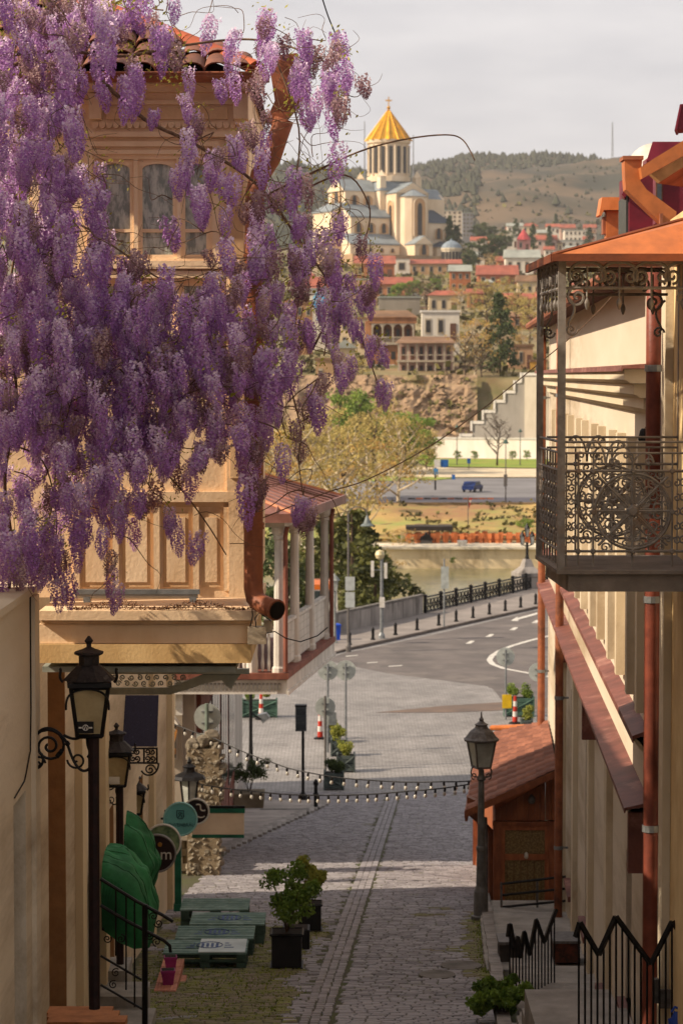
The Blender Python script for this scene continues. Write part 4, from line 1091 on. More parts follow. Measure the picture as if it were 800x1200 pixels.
# ================================================================== GREEN AWNINGS
def awning(Y, x0, y0, x1, y1, label, top, lenY):
    a, b = P(x0, y0, Y), P(x1, y1, Y)
    t = thing('awning', label, 'awning', (a.x, Y, b.z), 'green fabric door awnings')
    W_, H_ = b.x - a.x, a.z - b.z
    mb = MB(); rows = []
    for i in range(37):
        th = (PI * .56) * i / 36
        row = []
        for j in range(43):
            u = j / 42; bulge = math.sin(PI * u) ** .42
            seam = abs(math.sin(u * PI * 3.5 + .4)) ** .5
            fold = .10 * (seam - .8) * math.sin(th) + .075 * noise.fractal(Vector((u * 6, th * 2.0, Y)), .9, 2.1, 3) + .02 * math.sin(th * 9 + 5 * noise.noise(Vector((u * 3, th, Y)))) * math.sin(PI * u)
            r = (.72 + .28 * bulge) * (1 + fold)
            x = a.x + W_ * math.sin(th) * r * (1 if i < 30 else 1 - .018 * (i - 29))
            z = b.z + H_ * (1 - (1 - math.cos(th) * r)) + (0 if i < 34 else -.03 * (i - 33) + .025 * math.sin(j * .9))
            row.append((x, Y + u * lenY, z))
        rows.append(row)
    mb.grid(rows).build('fabric', mat('green_canvas', '2d7a48', '1e5833', 3, .7, bump=.5, bscale=9, trans=.12), t, smooth=True)
    # the end fan, gathered in pleats
    mb = MB(); vs = [Vector((a.x, Y + .1, b.z))]
    for i in range(37): vs.append(Vector(rows[i][0]) + Vector((0, -.0, 0)))
    ring = [v.lerp(vs[0], .45) + Vector((0, -.10 + .04 * (i % 2), 0)) for i, v in enumerate(vs[1:])]
    mb.add(vs + ring, [(0, 39 + i - 1, 38 + i - 1 + 0) if False else (0, 39 + i, 38 + i) for i in range(36)] + [(38 + i, 39 + i, i + 2, i + 1) for i in range(36)])
    mb.build('end_fabric', mat('green_canvas', '2f7d48'), t, smooth=True)
    for j in (5, 11, 17, 23, 29, 36): MB().tube([rows[i][j] for i in range(0, 37, 2)], .010, 5).build('seam', mat('green_seam', '1f5a36', '174528', 3, .8), t)
    for k in (0, 12, 24, 34): MB().tube([rows[k][0], (a.x, Y + .1, b.z)], .01, 5).build('rib', M_black, t)
awning(36.2, 122, 956, 183, 1030, 'upper green fabric awning beside the round dark sign', 0, 1.3)
awning(31.0, 119, 1004, 181, 1092, 'lower green fabric awning behind the black stair railing', 0, 1.3)

# ================================================================== SIGNS
M_dkbrown = mat('sign_brown', '2a1717', '1e1010', 4, .5, bump=0)
M_letter = mat('sign_letter_white', 'cfc8bd', 'b9b2a6', 3, .6, bump=0)
def round_sign(px, py, rpx, Y, m, rim, label, name='round_sign'):
    k = Y / 3000; c = P(px, py, Y)
    t = thing(name, label, 'sign', c)
    MB().disc(c + Vector((0, .12, 0)), rpx * k, .12, 28).build('disc', m, t)
    MB().tube(circ(c, rpx * k, 32), .018, 6, closed=True).build('rim', rim, t)
    MB().tube([c + Vector((0, .06, 0)), (-3.1 if Y < 46 else c.x - .6, Y + .06, c.z)], .02, 6).build('arm', M_black, t)
    return t, c, k
M_turq = mat('turquoise_sign', '6fb0ad', '5c9a98', 2, .5, bump=0)
M_green = mat('green_paint', '1f6a50', '154a38', 3, .5, bump=.05)
t, c, k = round_sign(191, 987, 21, 40.6, mat('sign_green_photo', '33513a', '7f8f6a', 5, .4, bump=0, contrast=(.4, .6)), M_white, 'round green picture sign with white rim behind the dark round sign')
t, c, k = round_sign(184, 1000, 22, 39.6, M_dkbrown, mat('sign_rim', '8b8681', '6f6a65', 3, .5), 'dark brown round sign with white letters am above the tan wall')
text('am', .25, c + Vector((.09, -.006, -.02)), M_letter, t); MB().disc(c + Vector((.05, -.004, .14)), .035, .012, 14).build('emblem', mat('sign_gold', 'a8762e', '8d6022', 3, .5), t)
t, c, k = round_sign(230, 951, 15, 44.5, M_dkbrown, M_white, 'dark round sign with pale script partly behind the turquoise sign')
mb = MB().tube(bez(c + Vector((.0, -.004, .12)), c + Vector((.15, -.004, .16)), c + Vector((.0, -.004, -.02)), c + Vector((.16, -.004, .02))), .014, 4).tube(bez(c + Vector((-.1, -.004, -.1)), c + Vector((0, -.004, -.02)), c + Vector((.05, -.004, -.16)), c + Vector((.15, -.004, -.08))), .012, 4); mb.build('flourish', M_letter, t)
t, c, k = round_sign(211.5, 960, 19.5, 43.6, M_turq, mat('turq_rim', '8fc0bc', '77aaa7', 3, .5), 'turquoise round brewery sign with lion crest on its bracket')
M_navy = mat('sign_navy', '17404a', '123038', 3, .5, bump=0)
text('LÖWENBRÄU', .082, c + Vector((0, -.006, -.10)), M_navy, t)
mb = MB().tube([c + Vector((x * .06, -.004, z * .07 + .08)) for x, z in ((-1, 1), (1, 1), (1, -.4), (.6, -1), (-.6, -1), (-1, -.4))], .009, 4, closed=True)
mb.tube([c + Vector((x * .06, -.004, z * .07 + .08)) for x, z in ((-.5, -.7), (-.2, -.1), (-.5, .3), (-.1, .6), (.2, .3), (0, -.1), (.5, -.3), (.3, -.7))], .008, 4); mb.tube([c + Vector((x * .06, -.004, z * .07 + .08)) for x, z in ((.1, .1), (.5, .5), (.6, .1))], .007, 4); mb.build('lion_crest', M_navy, t)
t = thing('board_sign', 'hanging cream board sign with green top and bottom strips', 'sign', P(256, 982, 47))
MB().slab(226, 953, 286, 978, 47, .06).build('board', mat('sign_cream', 'e0cbb0', 'cdb599', 2, .7), t)
MB().slab(226, 948, 287, 952.8, 46.99, .08).build('top_strip', M_green, t); MB().slab(225, 978.2, 286, 982, 46.99, .08).build('bottom_strip', M_green, t)
MB().slab(228, 944.5, 287, 947.5, 47.02, .05).build('hanging_bar', M_black, t)
for x in (247, 282): MB().slab(x, 946.5, x + 2, 949, 47.03, .03).build('hanger', M_black, t)
MB().tube([P(210, 945.5, 47.04), P(230, 945.5, 47.04)], .03, 6).build('wall_arm', M_black, t)
t = thing('green_post', 'green painted timber post at the end of the tan wall', 'post', (P(208, 1062, 44).x, 44, gz(44)))
MB().slab(204.5, 985, 212.5, 1068, 44, .14).build('shaft', M_green, t); MB().slab(203.5, 1060, 213.5, 1068, 43.98, .18).build('foot', M_green, t)

# ================================================================== LOW WALL, STEPS, RAILING at lower left
M_brick = mat('salmon_brick', 'c98a72', 'a26a55', 7, .85, rnd=.6, bump=.3)
M_stair = mat('grey_stair', '9b968f', '807b75', 4, .9, bump=.25)
st = thing('entrance_steps', 'grey concrete entrance steps behind the black railing', 'steps', P(150, 1200, 31))
for i, (x0, y0, x1, y1, Y) in enumerate(((118, 1138, 150, 1168, 32.6), (118, 1168, 171, 1199, 31.8), (118, 1200, 178, 1240, 31.0), (118, 1241, 182, 1290, 30.2))):
    MB().slab(x0 - 24, y0, x1, y1 + 60, Y, .8).build('step', M_stair, st)
bw = thing('brick_wall', 'low garden wall with salmon brick coping and grey render', 'low wall', P(195, 1180, 35))
MB().slab(180, 1169, 205, 1262, 34.6, 1.9).build('render_face', mat('grey_render', 'b0aca6', '95918c', 2.5, .9, bump=.2), bw)
for i in range(7):
    for j in range(4):
        a = P(181 + i * 3.7, 1160, 34.6); MB().box((a.x + .02, 34.75 + j * .48, P(190, 1166, 34.6).z + .03), (.038, .46, .1)).build('brick', M_brick, bw)
for i in range(3):
    for j in range(9):
        a = P(206.3, 1172 + j * 7, 34.62); MB().box((a.x + .02, 34.75 + i * .48 + (j % 2) * .2, a.z), (.10, .45, .074)).build('brick', M_brick, bw)
for px, py, w, lab in ((197, 1146, 17, 'purple plastic flower pot standing at the front of the brick coping'), (200, 1136, 15, 'smaller purple flower pot just behind the other one on the brick coping')):
    Y = 34.9 if w == 17 else 35.7
    k = Y / 3000; c = P(px, py, Y); c.z = P(190, 1166, 34.6).z + .08
    t = thing('flower_pot', lab, 'flower pot', c)
    MB().lathe([(w * k * .50, 0), (w * k * .66, .17)], c, 4, Matrix.Rotation(.1, 3, 'Z')).build('pot', mat('purple_plastic', '9c3070', '7a2355', 4, .45, bump=0), t)
    MB().lathe([(w * k * .72, .17), (w * k * .72, .205)], c, 4, Matrix.Rotation(.1, 3, 'Z')).build('rim', mat('purple_plastic', '7c2457'), t)
    MB().lathe([(w * k * .62, .206), (w * k * .5, .212)], c, 4, Matrix.Rotation(.1, 3, 'Z')).build('soil', M_soil, t)
hr = thing('stair_railing', 'black iron stair railing in front of the lower green awning', 'railing', P(170, 1195, 31))
RY = 30.6
mb = MB()
for pts in ([(118, 1030), (160, 1056), (190, 1072), (203, 1080)], [(118, 1061), (150, 1080), (192, 1102), (199, 1108), (200, 1116)], [(118, 1120), (166, 1148)], [(118, 1154), (168, 1183)]):
    MB().tube([P(x, y, RY) for x, y in pts], .022 if pts[0][1] < 1100 else .015, 6).build('rail', M_black, hr)
MB().tube([P(170, 1060, RY), P(170, 1205, RY)], .036, 8).build('post', M_black, hr)
for x, a, b in ((136, 1042, 1120), (148, 1049, 1160), (158, 1055, 1180)): MB().tube([P(x, a, RY), P(x, b, RY)], .011, 5).build('baluster', M_black, hr)
for x, y in ((126, 1100), (142, 1100), (136, 1140), (180, 1074), (186, 1082), (176, 1096), (184, 1104), (133, 1154)):
    MB().tube(spiral(P(x, y, RY), .055, 1.5, R.uniform(0, 6), sgn=R.choice((1, -1))), .008, 5).build('scroll', M_black, hr)
t = thing('wooden_board', 'weathered orange wooden boards at the lower left edge', 'boards', P(95, 1200, 25.5))
for y0, y1, Y in ((1187, 1191, 25.9), (1192, 1197, 25.6), (1198, 1206, 25.3)): MB().slab(55, y0, 150 - (1200 - y0) * 1.5, y1, Y, .28).build('board', mat('orange_board', 'b8794a', '925c35', 4, .8, streak=True), t)
# ================================================================== FOLIAGE HELPERS
def leafmesh(name, centres, radii, n, size, m, flat=.6, seed=1, alias=None):
    """many small leaf quads spread in clumps"""
    rr = random.Random(seed); mb = MB()
    for (c, r) in zip(centres, radii):
        base = rr.random() * .55
        for _ in range(n):
            d = Vector((rr.gauss(0, 1), rr.gauss(0, 1), rr.gauss(0, 1))).normalized() * (rr.random() ** .45) * r
            p = Vector(c) + Vector((d.x, d.y, d.z * flat)); s = size * rr.uniform(.6, 1.35)
            a = Vector((rr.gauss(0, 1), rr.gauss(0, 1), rr.gauss(0, .7))).normalized(); b = a.orthogonal().normalized()
            b = (Matrix.Rotation(rr.uniform(0, 6.28), 3, a) @ b)
            cc = a.cross(b)
            mb.tint = min(1, max(0, base + rr.uniform(-.1, .35)))
            mb.add([p - b * s, p + cc * s * .55, p + b * s, p - cc * s * .55], [(0, 1, 2, 3)])
    return part_mesh(mb, name, m)
def treemesh(seed, limbs=7, spread=.3, h0=.28, top=.95, r=.022, tw=3):
    rr = random.Random(seed); mb = MB(); tips = []
    trunk = [Vector((0, 0, -.05)), Vector((rr.uniform(-.01, .01), 0, h0 * .5)), Vector((rr.uniform(-.03, .03), rr.uniform(-.03, .03), h0)), Vector((rr.uniform(-.05, .05), rr.uniform(-.05, .05), .6)), Vector((rr.uniform(-.06, .06), rr.uniform(-.06, .06), top * .92))]
    mb.tube(trunk, r, 7, r1=r * .2)
    for i in range(limbs):
        t = h0 * .8 + (top - h0) * (i / limbs) * .8; a = i * 2.4 + rr.uniform(-.4, .4)
        b0 = Vector((0, 0, t)); L = spread * rr.uniform(.7, 1.15) * (1.1 - .5 * i / limbs)
        e = b0 + Vector((math.cos(a) * L, math.sin(a) * L, L * rr.uniform(.5, 1.0)))
        mid = b0.lerp(e, .5) + Vector((0, 0, -.02)); mb.tube([b0, mid, e], r * .5, 5, r1=r * .12); tips.append(e)
        for j in range(tw):
            q = mid.lerp(e, rr.uniform(0, .9)); ee = q + Vector((rr.uniform(-1, 1), rr.uniform(-1, 1), rr.uniform(.1, 1))) * spread * .42
            mb.tube([q, q.lerp(ee, .5) + Vector((rr.uniform(-.02, .02), 0, .01)), ee], r * .2, 4, r1=r * .07); tips.append(ee)
    return mb, tips
M_bark = mat('bark', '5a4737', '3d3026', 12, .9, bump=.3, rnd=.3)
M_palebark = mat('pale_bark', 'c0b094', '93836a', 9, .9, bump=.2)
M_lf_spring = mat('leaf_spring', 'c9b56c', '98854c', .3, .7, tint=True, rnd=.25, bump=0, trans=.35)
M_lf_gold = mat('leaf_gold', 'c8a558', '9c7a45', .3, .7, tint=True, rnd=.25, bump=0, trans=.35)
M_lf_green = mat('leaf_green', '93a545', '5a6e30', .3, .7, tint=True, rnd=.25, bump=0, trans=.3)
M_lf_dark = mat('leaf_dark', '5a6638', '363f24', .3, .75, tint=True, rnd=.2, bump=0, trans=.15)
M_lf_shrub = mat('leaf_shrub', '86a03c', '476028', 3, .6, tint=True, bump=0, trans=.25)
M_lf_yellow = mat('leaf_yellow', 'a8a548', '6f7832', 3, .65, tint=True, bump=0, trans=.3)

def shrub_in(t, base, h, w, m, n=900, seed=3, stems=5):
    rr = random.Random(seed); cs, rs = [], []
    mb = MB()
    for i in range(stems):
        a = rr.uniform(0, 6.28); e = Vector((math.cos(a) * w * .32, math.sin(a) * w * .32, h * rr.uniform(.55, .9)))
        mb.tube([base + Vector((0, 0, -.02)), base + e * .5 + Vector((rr.uniform(-.04, .04), 0, .05 * h)), base + e], .012, 5, r1=.005)
        for k in range(5): cs.append(base + e * rr.uniform(.5, 1.1) + Vector((rr.uniform(-1, 1) * w * .22, rr.uniform(-1, 1) * w * .22, rr.uniform(-.1, .15) * h))); rs.append(w * rr.uniform(.10, .17))
    mb.build('stem', M_bark, t)
    put('foliage', leafmesh('foliage', cs, rs, int(n * 2.6) // len(cs), .031, m, .85, seed), t, (0, 0, 0))

# ================================================================== PALLET TABLES
M_pal = mat('pallet_green', '7b948c', '5a736a', 5, .8, streak=False, rnd=.6, bump=.3, bscale=30, c3='94a69f', c3t=.62)
M_pald = mat('pallet_dark', '42574b', '2e3d35', 6, .85, bump=.3)
def pallet(x0, x1, Y0, Y1, ztop, h, label, pale=None, logo=True):
    t = thing('pallet_table', label, 'pallet table', ((x0 + x1) / 2, (Y0 + Y1) / 2, ztop - h), 'green pallet tables beside the left wall')
    n = 6; d = (Y1 - Y0) / n
    for i in range(n):
        MB().bb((x0, Y0 + i * d + .014, ztop - .025), (x1, Y0 + (i + 1) * d - .014, ztop + R.uniform(-.003, .003))).build('slat', M_pal, t)
    lev = max(1, round(h / .15))
    hh = (h - .03) / lev
    for L in range(lev):
        zb_ = ztop - .025 - (L + 1) * hh
        for fx in (0, .5, 1):
            for fy in (0, .5, 1):
                cx = x0 + .08 + (x1 - x0 - .16) * fx; cy = Y0 + .07 + (Y1 - Y0 - .14) * fy
                MB().bb((cx - .07, cy - .06, zb_ + .028), (cx + .07, cy + .06, zb_ + hh - .004)).build('block', M_pald, t)
        for fy in (0, .5, 1):
            cy = Y0 + .07 + (Y1 - Y0 - .14) * fy
            MB().bb((x0 + .01, cy - .05, zb_ + .004), (x1 - .01, cy + .05, zb_ + .027)).build('bottom_board', M_pald, t)
    if pale:
        a, b = x0 + (x1 - x0) * pale[0], x0 + (x1 - x0) * pale[1]
        MB().bb((a, Y0 + .02, ztop + .004), (b, Y1 - .03, ztop + .016)).build('pale_board', mat('pale_board', 'c3cccb', 'a8b2b1', 3, .6), t)
    if logo:
        cx, cy = (x0 + x1) / 2 + (.05 if pale else .02), (Y0 + Y1) / 2; zz = ztop + (.018 if pale else .005)
        lm = mat('print_blue', '4a5e8c', '38496f', 8, .7, bump=0)
        mb = MB(); mb.tube([(cx + .19 * math.cos(a * .35), cy + .20 * math.sin(a * .35), zz) for a in range(18)], .008, 4, closed=True)
        for r in range(3): mb.bb((cx - .34 + .05 * r, cy + (r - 1) * .14 - .03, zz - .001), (cx - .22, cy + (r - 1) * .14 + .012, zz + .002)); mb.bb((cx + .22, cy + (r - 1) * .14 - .03, zz - .001), (cx + .36 - .04 * r, cy + (r - 1) * .14 + .012, zz + .002))
        for r in range(4): mb.bb((cx - .12 + .07 * r, cy - .12, zz - .001), (cx - .08 + .07 * r, cy + .12, zz + .002))
        mb.build('printed_emblem', lm, t)
    return t
def prow(px0, px1, pyf, pyb, Y0, h, label, **k):
    a, b = P(px0, pyf, Y0), P(px1, pyf, Y0)
    pallet(a.x, b.x, Y0, Y0 + .92, a.z, h, label, **k)
prow(191, 289, 1117, 1098, 37.0, .38, 'front green pallet table with a pale board lying on its top', pale=(.42, .98))
prow(205, 297, 1100, 1080, 38.5, .34, 'second green pallet table with printed emblem, right behind the pale topped one')
prow(222, 310, 1083, 1066, 40.0, .34, 'third green pallet table standing furthest right, beside the potted shrubs')
prow(211, 291, 1066, 1052, 41.6, .36, 'rear slatted green pallet bench without emblem, nearest the green post', logo=False)

# ================================================================== BLACK POTS WITH SHRUBS
def potbox(px, py, w, h, label, plant_h, plant_w, m, seed, n=1100):
    g = G(px, py); k = g.y / 3000; W_ = w * k / 2; Hh = h * k
    t = thing('potted_shrub', label, 'potted shrub', g, 'shrubs in black square pots')
    MB().box(g + Vector((0, 0, .02)), (W_ * 2.1, W_ * 2.1, .05)).build('saucer', M_black, t)
    pt = MB().box(g + Vector((0, 0, .05 + Hh / 2)), (W_ * 1.9, W_ * 1.9, Hh)).build('pot', mat('black_pot', '211e1f', '181617', 6, .6, bump=.05), t)
    z = g.z + .05 + Hh
    for a, b in (((-1, -1), (1, -1)), ((1, -1), (1, 1)), ((1, 1), (-1, 1)), ((-1, 1), (-1, -1))):
        MB().tube([(g.x + a[0] * W_, g.y + a[1] * W_, z), (g.x + b[0] * W_, g.y + b[1] * W_, z)], .02, 4).build('rim', M_black, pt)
    MB().box((g.x, g.y, z - .01), (W_ * 1.8, W_ * 1.8, .03)).build('soil', M_soil, pt)
    shrub_in(t, Vector((g.x, g.y, z)), plant_h, plant_w, m, n, seed)
    return t
potbox(336, 1140, 37, 38, 'front black square pot with a gnarled dark green shrub', 1.08, 1.02, M_lf_shrub, 5, 1500)
potbox(363, 1097, 28, 30, 'rear black square pot with a round yellowish shrub', .68, .72, M_lf_yellow, 8, 1200)
g = G(345, 1112); t = thing('flower_pot', 'low empty black square pot between the two potted shrubs', 'flower pot', (P(347, 1112, 39.5).x, 39.5, gz(39.5)))
q = Vector((P(347, 1112, 39.5).x, 39.5, gz(39.5))); MB().box(q + Vector((0, 0, .17)), (.42, .42, .34)).build('pot', mat('black_pot', '211e1f'), t); MB().box(q + Vector((0, 0, .345)), (.36, .36, .01)).build('soil', M_soil, t)

# ================================================================== SIDEWALK STEPS, STONE PILLAR, LEFT CORNER
M_walk = mat('walk_stone', 'aaa098', '8b837d', 1.5, .85, bump=.25, rnd=.25)
sw = MB().bb((-12, 74.5, 0), (-3.0, 80, gz(74.5) + .12)).build('sidewalk', M_walk, kind='structure')
Ys = np.linspace(55.6, 75, 27)
for a, b in zip(Ys, Ys[1:]):
    xe = -2.95 + (a - 56) / 19 * 2.5
    MB().bb((-12, a, gz(b) - .6), (xe, b + .02, gz(a) + .06)).build('step', M_walk, sw)
    MB().bb((xe - .05, a, gz(b) - .5), (xe + .17, b + .03, gz(a) + .07)).build('kerb_stone', mat('kerb_grey', '7c7570'), sw)
p = G(385, 950)
t = thing('bollard', 'single black bollard at the tip of the stepped pavement', 'bollard', G(370, 953))
q = G(370, 953); MB().lathe([(.1, 0), (.1, .08), (.06, .12), (.055, .72), (.075, .74), (.075, .8), (.05, .86), (.02, .9)], q, 10).build('shaft', M_black, t); MB().lathe([(.08, .45), (.08, .5)], q, 10).build('band', M_black, t)
# rough stone pillar
M_rub = mat('rubble_stone', '857a6a', '645a4c', 3, .95, bump=.5, bscale=14, rnd=.5, c3='968b78', c3t=.6)
sp = thing('stone_pillar', 'rough rubble stone pillar with broken top left of the street', 'pillar', G(248, 1030))
SY = 52.0
MB().slab(219, 878, 257, 1030, SY + .02, .8).build('core', mat('rubble_mortar', '94836a', '6f5f4a', 5, .95, bump=.6), sp)
def lump(name, m, seed, am=.28):
    bm = bmesh.new(); bmesh.ops.create_icosphere(bm, subdivisions=2, radius=.5)
    for v in bm.verts:
        c = v.co; k = max(abs(c.x), abs(c.y), abs(c.z)); v.co = c.lerp(c / k * .5, .5) * (1 + am * noise.noise(c * 2.2 + Vector((seed * 7.3, 0, 0))))
    me_ = bpy.data.meshes.new(name); bm.to_mesh(me_); bm.free(); me_.materials.append(m); return me_
me = [lump('stone', M_rub, s) for s in range(5)]
y = 1027
while y > 870:
    x = 218 + R.uniform(0, 6)
    while x < 257:
        w = R.uniform(4, 10)
        if y < 885 and R.random() < .4: x += w; continue
        p = P(x + w / 2, y, SY + .145); k = SY / 3000
        put('stone', me[R.randrange(5)], sp, p, R.uniform(-.3, .3), (R.uniform(-.3, .3), R.uniform(-.35, .35)), (w * k * R.uniform(1.0, 1.25), R.uniform(.24, .34), R.uniform(.09, .15)))
        x += w * .92
    y -= R.uniform(4, 6.5)
for x, y in ((226, 872), (240, 868), (249, 862), (233, 878), (253, 873)):
    put('stone', me[R.randrange(4)], sp, P(x, y, SY + .2), R.uniform(0, 3), (0, 0), (.3, .3, .26))
# terrace walls behind the lanterns
tw = thing('terrace_wall', 'stepped stone terrace walls behind the small lanterns', 'wall', P(190, 960, 56))
M_ter = mat('terrace_stone', '8f8069', '6a5d49', 2, .9, bump=.35, rnd=.4)
for x0, y0, x1, Y in ((150, 938, 216, 55), (150, 952, 190, 54), (150, 966, 205, 53), (158, 980, 222, 52.4)):
    MB().slab(x0, y0, x1, y0 + 5, Y - .15, 1.6).build('coping', mat('coping_stone', 'a59a8a', '847a6c', 3, .85, bump=.2), tw)
    for j in range(5):
        x = x0
        while x < x1 - 1:
            w = min(R.uniform(9, 16), x1 - x); MB().slab(x + .4, y0 + 5.4 + j * 9, x + w - .4, y0 + 13.8 + j * 9, Y + R.uniform(-.03, .03), .7).build('stone', M_ter, tw); x += w
t = thing('plank', 'orange wooden plank leaning above the terrace wall', 'plank', P(198, 885, 54))
MB().ext([P(196, 884, 54), P(201, 886, 54), P(208, 856, 54), P(204, 853, 54)], (0, .08, 0)).build('leaning_plank', mat('fresh_plank', 'b97f3e', '9c6730', 5, .7), t); MB().slab(180, 878, 206, 884, 54.1, .3).build('flat_plank', mat('fresh_plank', 'b97f3e'), t)
t = thing('white_fence', 'low white ornamental fence behind the lanterns', 'fence', P(185, 930, 58))
for y in (886, 906, 926): MB().slab(150, y, 222, y + 1.6, 58, .05).build('rail', M_white, t)
for i in range(12): MB().slab(152 + i * 6, 882, 154 + i * 6, 932, 58.02, .04).build('picket', M_white, t)
t = thing('menu_box', 'dark menu box standing beside the small lanterns', 'box', P(176, 925, 50)); MB().slab(170, 908, 184, 926, 50, .3).build('case', mat('dark_blue_box', '232338', '191927', 5, .6), t); MB().slab(171.5, 909.5, 182.5, 924, 49.98, .02).build('face', M_glass, t)

# ================================================================== GALLERY HOUSE
GY0, GY1 = 54.0, 61.6
gx = lambda Y: -1.262 + .128 * (Y - GY0)
zfl, zev = P(330, 790, GY0).z, P(345, 617, GY0).z
gh = thing('gallery_house', 'timber gallery house with white columns and red sheet roof', 'house', (-3, 60, gz(60)))
M_gw = mat('gallery_white', 'd8d0c5', 'bab1a6', 3, .75, streak=True, bump=.15, c3='a89e91', c3t=.68)
M_gb = mat('gallery_brown', '8c5544', '6b3f32', 5, .75, streak=True, bump=.2)
M_gwall = mat('gallery_wall', 'bfb4a6', 'a0968a', 1.2, .9, streak=True, bump=.2)
for j, (s0, s1, za, zb2) in enumerate(((54.6, 81, 0, zfl - .2), (54.6, 81, zfl - .2, zev + .5))):
    MB().bb((-9, s0, za), (-3.15, s1, zb2)).build('wall', M_gwall, gh)
# floor slab, fascia, frieze
def skew(name, y0, y1, xo0, xo1, z0, z1, m, parent=gh):
    return MB().add([(gx(y0) + xo0, y0, z0), (gx(y0) + xo1, y0, z0), (gx(y1) + xo1, y1, z0), (gx(y1) + xo0, y1, z0), (gx(y0) + xo0, y0, z1), (gx(y0) + xo1, y0, z1), (gx(y1) + xo1, y1, z1), (gx(y1) + xo0, y1, z1)],
                    [(0, 1, 2, 3), (4, 5, 6, 7), (0, 1, 5, 4), (1, 2, 6, 5), (2, 3, 7, 6), (3, 0, 4, 7)]).build(name, m, parent)
skew('gallery_floor', GY0, GY1, -2.6, .06, zfl - .12, zfl, M_gb); skew('floor_moulding', GY0 - .1, GY1, .061, .14, zfl - .10, zfl + .03, M_gb)
skew('side_fascia', GY0 - .04, GY1, -.1, .12, zfl - .42, zfl - .121, M_gw); skew('lower_moulding', GY0 - .08, GY1, .121, .16, zfl - .44, zfl - .36, M_gw)
MB().bb((-4, GY0 - .06, zfl - .42), (gx(GY0) - .1, GY0, zfl - .121)).build('front_fascia', M_gw, gh); MB().bb((-4, GY0 - .12, zfl - .1), (gx(GY0) + .14, GY0 - .001, zfl + .03)).build('floor_moulding', M_gb, gh)
for i in range(30): 
    x = gx(GY0) - .05 - i * .085; MB().bb((x - .028, GY0 - .075, zfl - .34), (x + .028, GY0 - .061, zfl - .18)).build('dentil', mat('gallery_shadow_paint', '7c746a', '665f56', 3, .8), gh)  # dentils carry a shadow tone in their paint colour
# columns
for i, Y in enumerate((54.12, 56.4, 58.8, 61.3)):
    x = gx(Y) - .08
    c = MB().lathe([(.15, 0), (.15, .12), (.12, .16), (.115, .8), (.105, 1.6), (.095, zev - zfl - .30), (.13, zev - zfl - .27), (.13, zev - zfl - .23), (.11, zev - zfl - .2), (.16, zev - zfl - .12), (.16, zev - zfl - .02)], (x, Y, zfl), 10).build('column', M_gw, gh)
for x in (-1.9, -2.7): MB().lathe([(.13, 0), (.11, .5), (.095, zev - zfl - .3), (.15, zev - zfl - .1), (.15, zev - zfl - .02)], (x, GY0 + .12, zfl), 10).build('column', M_gw, gh)
skew('architrave', GY0, GY1, -.22, .06, zev - .02, zev + .26, M_gw); MB().bb((-4, GY0, zev - .02), (gx(GY0) - .22, GY0 + .25, zev + .26)).build('architrave', M_gw, gh)
# balustrade: panelled boards on the street side, turned balusters at the front
for a, b in ((54.35, 56.2), (56.6, 58.6), (59.0, 61.1)):
    pn = skew('balustrade_panel', a, b, -.12, -.06, zfl + .08, zfl + .98, M_gw); skew('handrail', a - .1, b + .1, -.16, -.02, zfl + .98, zfl + 1.05, M_gw)
    for k in range(5): skew('panel_board', a + .1, b - .1, -.059, -.045, zfl + .12 + k * .17, zfl + .27 + k * .17, M_gw, pn)
for i in range(14):
    x = gx(GY0) - .28 - i * .13; MB().lathe([(.03, 0), (.045, .15), (.025, .35), (.04, .6), (.025, .8)], (x, GY0 + .14, zfl + .05), 6).build('baluster', M_gw, gh)
MB().bb((-4, GY0 + .08, zfl + .86), (gx(GY0) - .18, GY0 + .2, zfl + .93)).build('handrail', M_gw, gh)
# brown pipes next to the columns
for Y, o in ((54.0, .02), (61.3, .03)):
    MB().tube([(gx(Y) + .1 + o, Y - .04, zev + .0), (gx(Y) + .06 + o, Y - .04, zev - .2), (gx(Y) + .06 + o, Y - .04, zfl + .05)], .05, 8).build('drainpipe', M_gb, gh)
# roof: low hip in red sheet with standing seams
e = .32
A, B_ = Vector((gx(GY0) + e, GY0 - .4, zev + .27)), Vector((gx(GY1) + e, GY1 + .4, zev + .27))
C_, D_ = Vector((-9, GY0 - .4, zev + .27)), Vector((-9, GY1 + .4, zev + .27))
E_, F2 = Vector((-2.9, GY0 + 1.6, zev + .95)), Vector((-2.2, GY1 - 1.2, zev + .95))
M_rsheet = mat('red_sheet', '8c6054', '6f483d', 2.5, .5, bump=.08, c3='a86450', c3t=.62)
rf = MB().add([A, B_, F2, E_, C_, D_, Vector((-8.8, GY0 + 1.6, zev + .95)), Vector((-8.8, GY1 - 1.2, zev + .95))], [(0, 1, 2, 3), (0, 3, 6, 4), (1, 2, 7, 5), (3, 2, 7, 6)]).build('roof', M_rsheet, gh)
for i in range(1, 10):
    t = i / 10; MB().tube([A.lerp(B_, t) + Vector((0, 0, .02)), E_.lerp(F2, t) + Vector((0, 0, .02))], .03, 4).build('seam', M_rsheet, rf)
for i in range(1, 8):
    t = i / 8; a = A.lerp(Vector((-4.4, A.y, A.z)), t); MB().tube([a + Vector((0, 0, .02)), Vector((a.x - .2, E_.y, E_.z + .02)) if a.x < -2.9 else A.lerp(E_, min(1, t * 1.6)) + Vector((0, 0, .02))], .03, 4).build('seam', M_rsheet, rf)
MB().tube([A, E_, F2], .05, 6).build('ridge_cap', M_orange, rf); MB().tube([B_, F2], .05, 6).build('ridge_cap', M_orange, rf)
